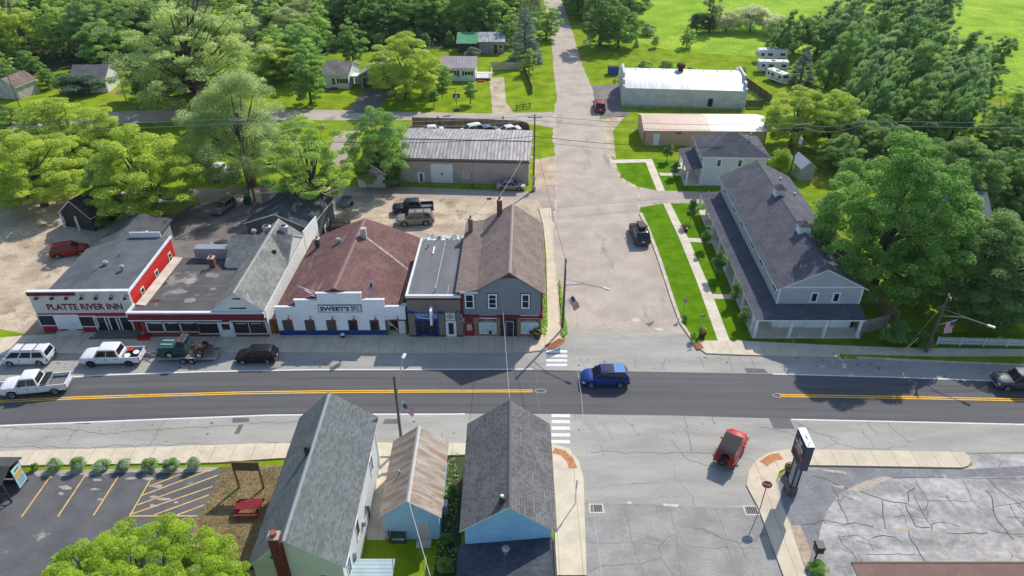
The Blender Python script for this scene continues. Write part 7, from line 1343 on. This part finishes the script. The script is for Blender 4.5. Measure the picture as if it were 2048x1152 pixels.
def proto(kind, seed=0):
    k = (kind, seed)
    if k in PROTO: return PROTO[k]
    sd = seed * 17 + len(kind)
    if kind == 'broad':      # full rounded crown: height 10, radius 4.2
        c, r = clumps_broad(3.75, .6, 9.4, 190, .6, .78, sd, .25); me = leaves(kind, c, r, 76000, .07, up=.8); tr = trunk_mesh('t', 10, .28, c[::8])
    elif kind == 'hero':     # dense many-lobed maple: height 10, radius 5
        c, r = clumps_broad(4.3, .3, 9.5, 330, .56, .74, sd, .2, 1.3); me = leaves(kind, c, r, 110000, .07, up=.75); tr = trunk_mesh('t', 10, .4, c[::10])
    elif kind == 'tall':     # open upright crown, sky between the clumps
        c, r = clumps_broad(2.7, .5, 9.6, 110, .54, .85, sd, .4); me = leaves(kind, c, r, 42000, .078, up=.8, shell=.3); tr = trunk_mesh('t', 10, .2, c[::5])
    elif kind == 'airy':     # thin see-through crown on visible limbs
        c, r = clumps_broad(3.8, 1.6, 9.5, 120, .52, .68, sd, .45); me = leaves(kind, c, r, 46000, .07, up=.8, shell=.15); tr = trunk_mesh('t', 10, .24, c[::3], .2)
    elif kind == 'cotton':   # great spreading cottonwood, fine leaves, limbs showing
        c, r = clumps_broad(4.2, .6, 9.6, 260, .44, .8, sd, .5); me = leaves(kind, c, r, 60000, .06, up=.8, shell=.1); tr = trunk_mesh('t', 10, .22, c[::4], .12)
    elif kind == 'willow':
        c, r = clumps_broad(3.8, .9, 9.4, 130, .75, 1.0, sd, .2); r[:, 2] *= 1.3; me = leaves(kind, c, r, 80000, .095, up=.5, droop=.6, asp=.22, shell=.35); tr = trunk_mesh('t', 10, .35, c[::7])
    elif kind == 'grove':    # wind-leant, ragged upright crown
        c, r = clumps_broad(2.5, .3, 9.0, 105, .37, 1.15, sd, .5, 1.4); r[:, 2] *= 2.2; me = leaves(kind, c, r, 32000, .095, up=.75, droop=.2, asp=.42, shell=.1, lean=.2); tr = trunk_mesh('t', 10, .16, c[::6] + np.array([.5, 0, 0]), lean=.1)
    elif kind == 'spruce':
        g = np.random.default_rng(sd); cen = []; rad = []
        for i in range(30):
            z = .5 + 9.2 * (i / 29); R_ = 2.6 * (1 - z / 10.1) ** .85
            for j in range(max(3, int(13 * R_ / 2.6) + 2)): a = g.uniform(0, 6.28); q = R_ * g.uniform(.5, 1.05); cen.append([q * math.cos(a), q * math.sin(a), z - .28 * q]); rad.append([.3 + .1 * R_, .3 + .1 * R_, .17])
        me = leaves(kind, cen, rad, 22000, .1, up=.6, asp=.32, shell=.1); tr = trunk_mesh('t', 10, .2, [])
    elif kind == 'bush':     # rounded shrub: height 2, radius 1.2
        c, r = clumps_broad(.85, .25, 1.75, 36, .36, .8, sd, .2); me = leaves(kind, c, r, 11000, .045, up=.8); tr = trunk_mesh('t', 1.6, .06, c[::4])
    elif kind == 'young':    # small street tree: height 3.5, egg crown on a thin stem
        c, r = clumps_broad(.62, 1.0, 3.4, 30, .33, 1.0, sd, .3, 1.); me = leaves(kind, c, r, 4500, .075, up=.6); tr = trunk_mesh('t', 3.5, .05, c[::4])
    elif kind == 'near':     # big crown close to the camera
        c, r = clumps_broad(5.6, 2.0, 9.4, 760, .4, .8, sd, .12, .9); me = leaves(kind, c, r, 300000, .046, up=.7); tr = trunk_mesh('t', 10, .35, c[::9])
    PROTO[k] = (me, tr); return PROTO[k]
DIM = {'cotton': (10.3, 4.6), 'broad': (10.3, 4.4), 'hero': (10.2, 4.95), 'tall': (10.3, 3.3), 'airy': (10.1, 4.4), 'willow': (10.3, 4.5), 'grove': (10.3, 3.0), 'spruce': (10, 2.7), 'bush': (2.05, 1.2), 'young': (3.7, .95), 'near': (10.2, 6.2)}
NT_ = [0]
def tree(kind, label, x, y, top, wpx, col, group=None, name='tree', cat='tree', seed=None, base=None, h=None, rad=None, rz=None):
    """base at ground point under picture (x, y); crown top seen at row top, crown wpx pixels wide"""
    b = base or P(x, y); NT_[0] += 1; seed = (NT_[0] % 3) if seed is None else seed
    H, R_ = DIM[kind]; rr = rad or wpx / 2 * dep(b, 4) / FPX
    if h is None:
        b2 = Vector((b.x, b.y + rr * .35, 0)); h = height_at(b2, top)
    me, tr = proto(kind, seed); t = thing(name, label, cat, b, rz if rz is not None else (random.uniform(-.5, .5) if kind == 'grove' else random.uniform(0, 6.28)), group); t.scale = (rr / R_, rr / R_, h / H)
    o = bpy.data.objects.new('crown' if name == 'tree' or 'tree' in name else 'foliage', me); COL.objects.link(o); o.parent = t; o.color = (*col, 1)
    q = bpy.data.objects.new('trunk' if 'tree' in name else 'stems', tr); COL.objects.link(q); q.parent = t; return t
YG = (.43, .55, .085); LG = (.36, .54, .12); MG = (.25, .43, .1); DGr = (.2, .35, .09); SV = (.42, .51, .22); BL = (.22, .3, .25); BY = (.31, .46, .045)
T_ = [
 ('broad', 'bright yellow green tree leftmost before the alley at the left edge', 90, 412, 240, 205, YG), ('broad', 'bright yellow green tree behind the inn roof', 318, 432, 238, 225, YG), ('broad', 'yellow green tree behind the two by the inn, nearest the white gable house', 150, 335, 182, 215, YG),
 ('broad', 'smaller dark green tree overhanging the black garage', 222, 436, 318, 88, MG), ('willow', 'large silvery willow shading the parked white suv', 505, 372, 138, 235, (.38, .50, .18)), ('airy', 'pale green open tree with visible limbs behind the diner', 632, 428, 222, 195, (.34, .5, .1)),
 ('broad', 'mid green bushy tree against the warehouse end wall', 764, 370, 200, 128, MG), ('tall', 'slender dark green tree beside the white cottage', 622, 208, 84, 78, MG), ('broad', 'big rounded yellow tree beside the open garage', 815, 196, 56, 158, YG), ('tall', 'small bright tree between the yellow tree and the metal roofed cottage', 885, 178, 120, 50, LG),
 ('cotton', 'huge open cottonwood left of the cottages', 400, 214, -60, 330, (.44, .55, .2)), ('spruce', 'blue spruce beside the upper street', 1050, 122, 10, 78, BL), ('tall', 'bright tree behind the blue spruce by the street', 1092, 78, 0, 70, LG), ('tall', 'bright tree left of the blue spruce', 1022, 92, 18, 55, LG), ('tall', 'narrow green tree before the spruce on the lawn', 1058, 148, 94, 34, LG),
 ('tall', 'upright green tree behind the white cottage', 708, 128, 32, 66, MG), ('broad', 'dark tree in front of the roadside signs', 1200, 92, -40, 92, DGr), ('broad', 'dark bushy tree right of the roadside signs', 1236, 96, 6, 88, MG), ('tall', 'thin tall tree standing in the meadow bushes', 1420, 62, -45, 52, SV), ('tall', 'small upright tree on the edge of the meadow', 1373, 96, 52, 34, LG),
 ('broad', 'bright maple left half of the pair beside the pole shed', 1580, 292, 164, 125, YG), ('broad', 'bright maple right half of the pair beside the pole shed', 1652, 300, 170, 128, YG),
 ('spruce', 'dark blue spruce beside the campers', 1600, 166, 88, 62, BL), ('tall', 'bare looking green tree before the right hand field', 1995, 280, 165, 85, LG), ('grove', 'lone windblown tree on the right hand field', 1985, 132, 62, 66, MG), ('grove', 'dark wind leant tree at the field end of the grove', 1950, 200, 130, 70, DGr),
 ('airy', 'thin tree half hidden at the right edge above the dark trees', 2040, 285, 165, 80, MG), ('broad', 'dark rounded tree at the left edge by the far road', 12, 292, 196, 110, DGr), ('tall', 'tree shading the white gable house from the right', 300, 196, 60, 90, DGr), ('broad', 'olive green tree at the shaded end of the far road', 318, 208, 130, 60, SV),
]
for a in T_: tree(a[0], a[1], *a[2:6], a[6])
tree('hero', 'largest maple with dense many lobed dark green crown right of the apartment building', 0, 0, 0, 0, (.2, .39, .075), base=Vector((41.7, 70.2, 0)), h=19.4, rad=9.0)
tree('hero', 'dark dense tree on the right edge behind the picket fence', 0, 0, 0, 0, (.17, .30, .085), base=Vector((52.0, 67, 0)), h=11.8, rad=8.2, seed=1)
tree('hero', 'dense dark tree above the right edge tree', 0, 0, 0, 0, DGr, base=Vector((61, 92, 0)), h=10.5, rad=6.8, seed=2)
tree('near', 'bright green maple filling the bottom left corner in front of the parking lot', 0, 0, 0, 0, BY, base=Vector((-23.4, 25.6, 0)), h=10.5, rad=7.3)
# young trees along the garden path
for i, (x, y, top, lb) in enumerate([(1380, 444, 396, 'backmost young tree along the garden path of the apartment building'), (1409, 498, 448, 'second young tree from the back along the garden path'), (1434, 555, 500, 'broad young tree in the middle of the garden path row'), (1465, 608, 562, 'second young tree from the front along the garden path'), (1482, 656, 610, 'frontmost young tree along the garden path row'), (1333, 322, 283, 'young tree beside the upper garden path before the pole shed'), (1349, 354, 320, 'young tree before the porch of the hip roofed house')]):
    tree('young', lb, x, y, top, 34 if i == 2 else 24, DGr if i != 3 else MG, name='young_tree')
tree('young', 'thin young tree in the shade beside the apartment porch', 1762, 690, 646, 22, MG, name='young_tree'); tree('young', 'small round young tree on the cottage lawn', 941, 208, 162, 34, LG, name='young_tree'); tree('young', 'short young tree left of the swing set', 868, 214, 178, 28, MG, name='young_tree')
# the wind-leant grove on the right
gr = [(1556, 118), (1590, 104), (1628, 112), (1664, 100), (1700, 92), (1742, 84), (1786, 76), (1828, 70), (1858, 66), (1646, 176), (1686, 160), (1726, 146), (1768, 136), (1812, 124), (1850, 118), (1700, 226), (1742, 214), (1786, 200), (1830, 190), (1876, 182), (1730, 262), (1790, 258), (1840, 244), (1886, 232), (1890, 160), (1850, 290), (1900, 280), (1640, 68), (1760, 50), (1830, 40), (1690, 55)]
for i, (x, y) in enumerate(gr):
    row = 'front edge' if y > 205 else ('middle' if y > 130 else 'far edge'); tree('grove', 'wind leant dark green tree in the ' + row + ' of the grove right of the campers', x + random.uniform(-6, 6), y, y - (116 if y > 130 else 92) * random.uniform(.7, 1.25), (118 if y > 130 else 98) * random.uniform(.7, 1.15), [(.23, .41, .12), MG, (.21, .39, .11), (.3, .45, .17)][i % 4], group='wind leant trees of the grove, ' + row)
# woods across the back
def wood(n, xs, ys, kinds, cols, where, hh=(9, 13), seed=1):
    g = random.Random(seed); k = 0; pts = []
    while k < n:
        x, y = g.uniform(*xs), g.uniform(*ys); p = P(x, y)
        if any((p - q).length < 3.3 for q in pts): 
            k += .05; continue
        pts.append(p); k += 1; kd = g.choice(kinds); hgt = g.uniform(*hh); tree(kd, where, 0, 0, 0, 0, g.choice(cols), group=where, base=p, name='shrub' if kd == 'bush' else 'tree', cat='shrub' if kd == 'bush' else 'tree', h=hgt, rad=hgt * (.5 if kd == 'broad' else .4) * g.uniform(.85, 1.2))
wood(44, (-60, 290), (0, 124), ['broad', 'tall', 'broad'], [LG, YG, LG, SV, YG], 'leafy tree of the bright woods at the upper left', (8, 12), 3)
wood(9, (-30, 120), (118, 180), ['broad', 'tall'], [LG, MG], 'lower leafy tree behind the small shed at the far left', (4, 7), 4)
wood(16, (190, 340), (10, 140), ['tall', 'broad'], [MG, MG, LG], 'dark tree behind the white gable house', (10, 14), 5)
wood(32, (420, 700), (-20, 96), ['broad', 'tall', 'airy'], [LG, SV, YG, LG], 'pale leafy tree behind the white cottage', (6, 10), 6)
wood(42, (690, 1010), (-40, 80), ['tall', 'broad', 'tall'], [DGr, MG, LG, MG], 'tall dark tree in the woods behind the green roofed shed', (10, 15), 7)
wood(20, (690, 1000), (72, 96), ['bush'], [MG, SV, DGr], 'low shrub at the front edge of the dark woods', (2.5, 4), 17)
fc, frd = [], []
g_ = random.Random(8); pts_ = []
while len(pts_) < 70:
    p = P(g_.uniform(-120, 1050), g_.uniform(-130, -42)); pts_.append(p); H_ = g_.uniform(8, 13); c, r = clumps_broad(H_ * .34, H_ * .15, H_ * .95, 26, H_ * .12, .8, len(pts_)); fc.append(c + np.array([p.x, p.y, 0])); frd.append(r)
fw_ = bpy.data.objects.new('far_woods', leaves('far_woods', np.concatenate(fc), np.concatenate(frd), 70000, .32, up=.8)); COL.objects.link(fw_); fw_.color = (*MG, 1); tag(fw_, 'unbroken far woods along the top edge left of the road', 'woods', kind='stuff')
wood(10, (1158, 1270), (-60, 50), ['broad', 'tall'], [DGr, MG], 'dark roadside tree at the top of the street', (8, 12), 9)
wood(7, (1020, 1062), (-60, 40), ['tall'], [MG, LG], 'green roadside tree left of the street at the top edge', (7, 10), 10)
wood(10, (1975, 2130), (300, 430), ['broad', 'tall'], [DGr, MG], 'dark tree crowding the right edge behind the maple', (6, 9), 11)
wood(6, (1660, 1900), (270, 350), ['broad', 'tall'], [DGr, MG], 'dark tree behind the largest maple', (6, 9), 12)
wood(9, (540, 640), (96, 175), ['broad', 'tall'], [MG, YG, LG], 'leafy tree beside the slender tree left of the white cottage', (7, 10), 13)
wood(8, (395, 480), (230, 350), ['broad', 'tall'], [LG, MG], 'small leafy tree under the willow edge', (3.5, 6), 14)
wood(8, (300, 420), (120, 205), ['broad', 'tall'], [MG, LG, DGr], 'shady tree under the cottonwood', (6, 9), 15)
# shrubs
def bush(label, x, y, top, w_, col, name='shrub', cat='shrub', group=None): return tree('bush', label, x, y, top, w_, col, group, name, cat)
for x, y, top, w_, col, lb in [(165, 188, 138, 92, (.16, .24, .15), 'round grey green bush before the white gable house'), (1294, 70, 44, 40, SV, 'pale bush at the near edge of the meadow'), (1392, 66, 24, 42, (.15, .22, .1), 'dark round bush left of the meadow thicket'), (1418, 66, 30, 36, (.15, .22, .1), 'second dark round bush of the meadow thicket'), (1452, 64, 20, 62, (.6, .64, .36), 'pale flowering bush in the middle of the meadow thicket'), (1500, 62, 8, 88, (.62, .66, .38), 'largest pale flowering bush of the meadow thicket'), (1545, 70, 22, 68, (.6, .64, .36), 'pale bush at the right end of the meadow thicket'),
    (1288, 140, 118, 38, LG, 'bright round shrub behind the workshop left of its ventilator'), (1332, 140, 118, 34, LG, 'bright shrub behind the workshop beside the first'), (1383, 142, 132, 30, LG, 'low shrub behind the workshop right of its ventilator'), (1482, 142, 132, 26, MG, 'little shrub behind the right end of the workshop'), (1558, 350, 296, 52, (.34, .5, .05), 'bright evergreen shrub behind the apartment building'), (1580, 340, 306, 30, MG, 'dark shrub right of the bright evergreen shrub'), (945, 116, 92, 36, (.24, .32, .2), 'round silvery bush before the green roofed shed'), (1310, 96, 70, 20, SV, 'small pale shrub at the path into the meadow'),
    (894, 1085, 1062, 30, DGr, 'dark shrub in the gap between rusty shed and blue house'), (892, 1140, 1112, 40, MG, 'ivy like shrub at the foot of the blue house'), (906, 990, 968, 24, DGr, 'deep green shrub in the shaded gap behind the rusty shed'), (1632, 1146, 1118, 44, MG, 'leafy shrub under the path lantern'), (1842, 692, 660, 46, DGr, 'dark shrub beside the leaning lamp pole'), (1790, 684, 640, 60, DGr, 'dark shrub at the foot of the largest maple'), (785, 372, 330, 46, DGr, 'vines heaped against the old garage'), (1385, 682, 660, 14, LG, 'weedy tuft at the kerb corner'), (1370, 642, 628, 14, MG, 'weedy clump around the road sign on the lawn'), (240, 428, 398, 40, DGr, 'dark shrub behind the inn rear roof'), (205, 455, 425, 36, MG, 'shrub beside the black garage')]:
    bush(lb, x, y, top, w_, col)
tree('spruce', 'tiny dark conifer at the meadow edge', 1272, 94, 74, 14, DGr, name='conifer_tree'); 
# flowering shrubs along the lot: foliage with white blossom
for i, x in enumerate((73, 113, 160, 206, 250, 302, 346, 390)):
    y = 938 - (x - 70) * .008; t = bush('white flowering shrub along the parking lot edge, ' + ['small one nearest the shelter', 'second from the shelter', 'third from the shelter', 'fourth from the shelter', 'fourth from the billboard', 'third from the billboard', 'second from the billboard', 'nearest the billboard'][i], x, y, 928 - (5 if i == 0 else random.uniform(10, 17)), 17 if i == 0 else random.uniform(30, 36), MG, 'flowering_shrub', 'flowering shrub', 'white flowering shrubs along the parking lot')
    if i:
        c, r = clumps_broad(.85, .5, 1.75, 22, .42, .8, i + 60, .1); me = leaves('blossom', c, r, 1000, .05, up=.8, shell=.95); me.materials.clear(); me.materials.append(flat('white blossom', (.62, .63, .58))); o = bpy.data.objects.new('blossom', me); COL.objects.link(o); o.parent = t
# ground cover: uncountable undergrowth at the edge of the woods, weeds along walls and kerbs
def cover(name, label, polys, n, size, cols, hgt=.5):
    for ci, col in enumerate(cols):
        V_ = []
        for poly, share in polys:
            pv = [Vector((p.x, p.y, 0)) for p in poly]; tri = tessellate_polygon([pv]); ar = np.array([((pv[b] - pv[a]).cross(pv[c] - pv[a])).length for a, b, c in tri]); k = RNG.choice(len(tri), int(n * share / len(cols)), p=ar / ar.sum())
            a_, b_, c_ = (np.array([list(pv[t[j]]) for t in tri])[k] for j in range(3)); u, v = RNG.random((len(k), 1)), RNG.random((len(k), 1)); f = u + v > 1; u = np.where(f, 1 - u, u); v = np.where(f, 1 - v, v); p = a_ + (b_ - a_) * u + (c_ - a_) * v
            p[:, 2] += RNG.random(len(k)) ** 1.5 * hgt; V_.append(p)
        p = np.concatenate(V_); nn = len(p); nm = RNG.normal(size=(nn, 3)) * .6 + np.array([0, 0, .7]); nm /= np.linalg.norm(nm, axis=1)[:, None]; t = np.cross(nm, RNG.normal(size=(nn, 3))); t /= np.linalg.norm(t, axis=1)[:, None]; b = np.cross(nm, t); s = size * (.6 + .8 * RNG.random((nn, 1)))
        me = mesh_quads(name, np.stack([p - t * s, p - b * s * .5, p + t * s, p + b * s * .5], 1).reshape(-1, 3)); o = bpy.data.objects.new(name, me); COL.objects.link(o); o.color = (*col, 1); tag(o, label + [' (brighter)', ' (darker)', ''][ci % 3] if False else label, 'undergrowth', kind='stuff')
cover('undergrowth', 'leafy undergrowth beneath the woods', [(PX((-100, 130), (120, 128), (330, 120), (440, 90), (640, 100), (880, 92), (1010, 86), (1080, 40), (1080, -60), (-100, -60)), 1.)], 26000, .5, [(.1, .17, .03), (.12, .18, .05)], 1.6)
cover('dry_tufts', 'sparse dry grass tufts on the sandy lawn beside the hall', [(PX((443, 934), (590, 932), (500, 1130), (400, 1090), (395, 1034), (421, 992)), 1.)], 15000, .045, [(.42, .34, .2), (.2, .24, .07), (.3, .24, .14)], .1)
cover('wall_weeds', 'weeds growing along the building feet and kerbs', [(PX((1078, 575), (1092, 575), (1094, 672), (1083, 672)), .12), (PX((1118, 556), (1126, 600), (1135, 668), (1124, 676)), .12), (PX((1243, 213), (1490, 220), (1490, 224), (1243, 218)), .2), (PX((800, 372), (1055, 378), (1055, 374), (800, 366)), .06), (PX((880, 905), (918, 905), (912, 1152), (872, 1152)), .05), (PX((1494, 150), (1530, 205), (1500, 212)), .15)], 9000, .12, [LG], .45)
# ---------------------------------------------------------------- summer air
hz = MB(); hz.mats = []
hm = bpy.data.materials.new('haze air'); hm.use_nodes = True; hn = hm.node_tree; hn.nodes.remove(hn.nodes['Principled BSDF'])
pv_ = nd(hn, 'VolumePrincipled'); pv_.inputs['Color'].default_value = (.82, .9, 1, 1); pv_.inputs['Density'].default_value = .00009; pv_.inputs['Anisotropy'].default_value = .3
hn.links.new(pv_.outputs[0], hn.nodes['Material Output'].inputs['Volume']); hz.mats = [hm]; hz.box(-620, 620, -80, 950, -1.2, 52)
tag(hz.build('haze', uv=False), kind='stuff')
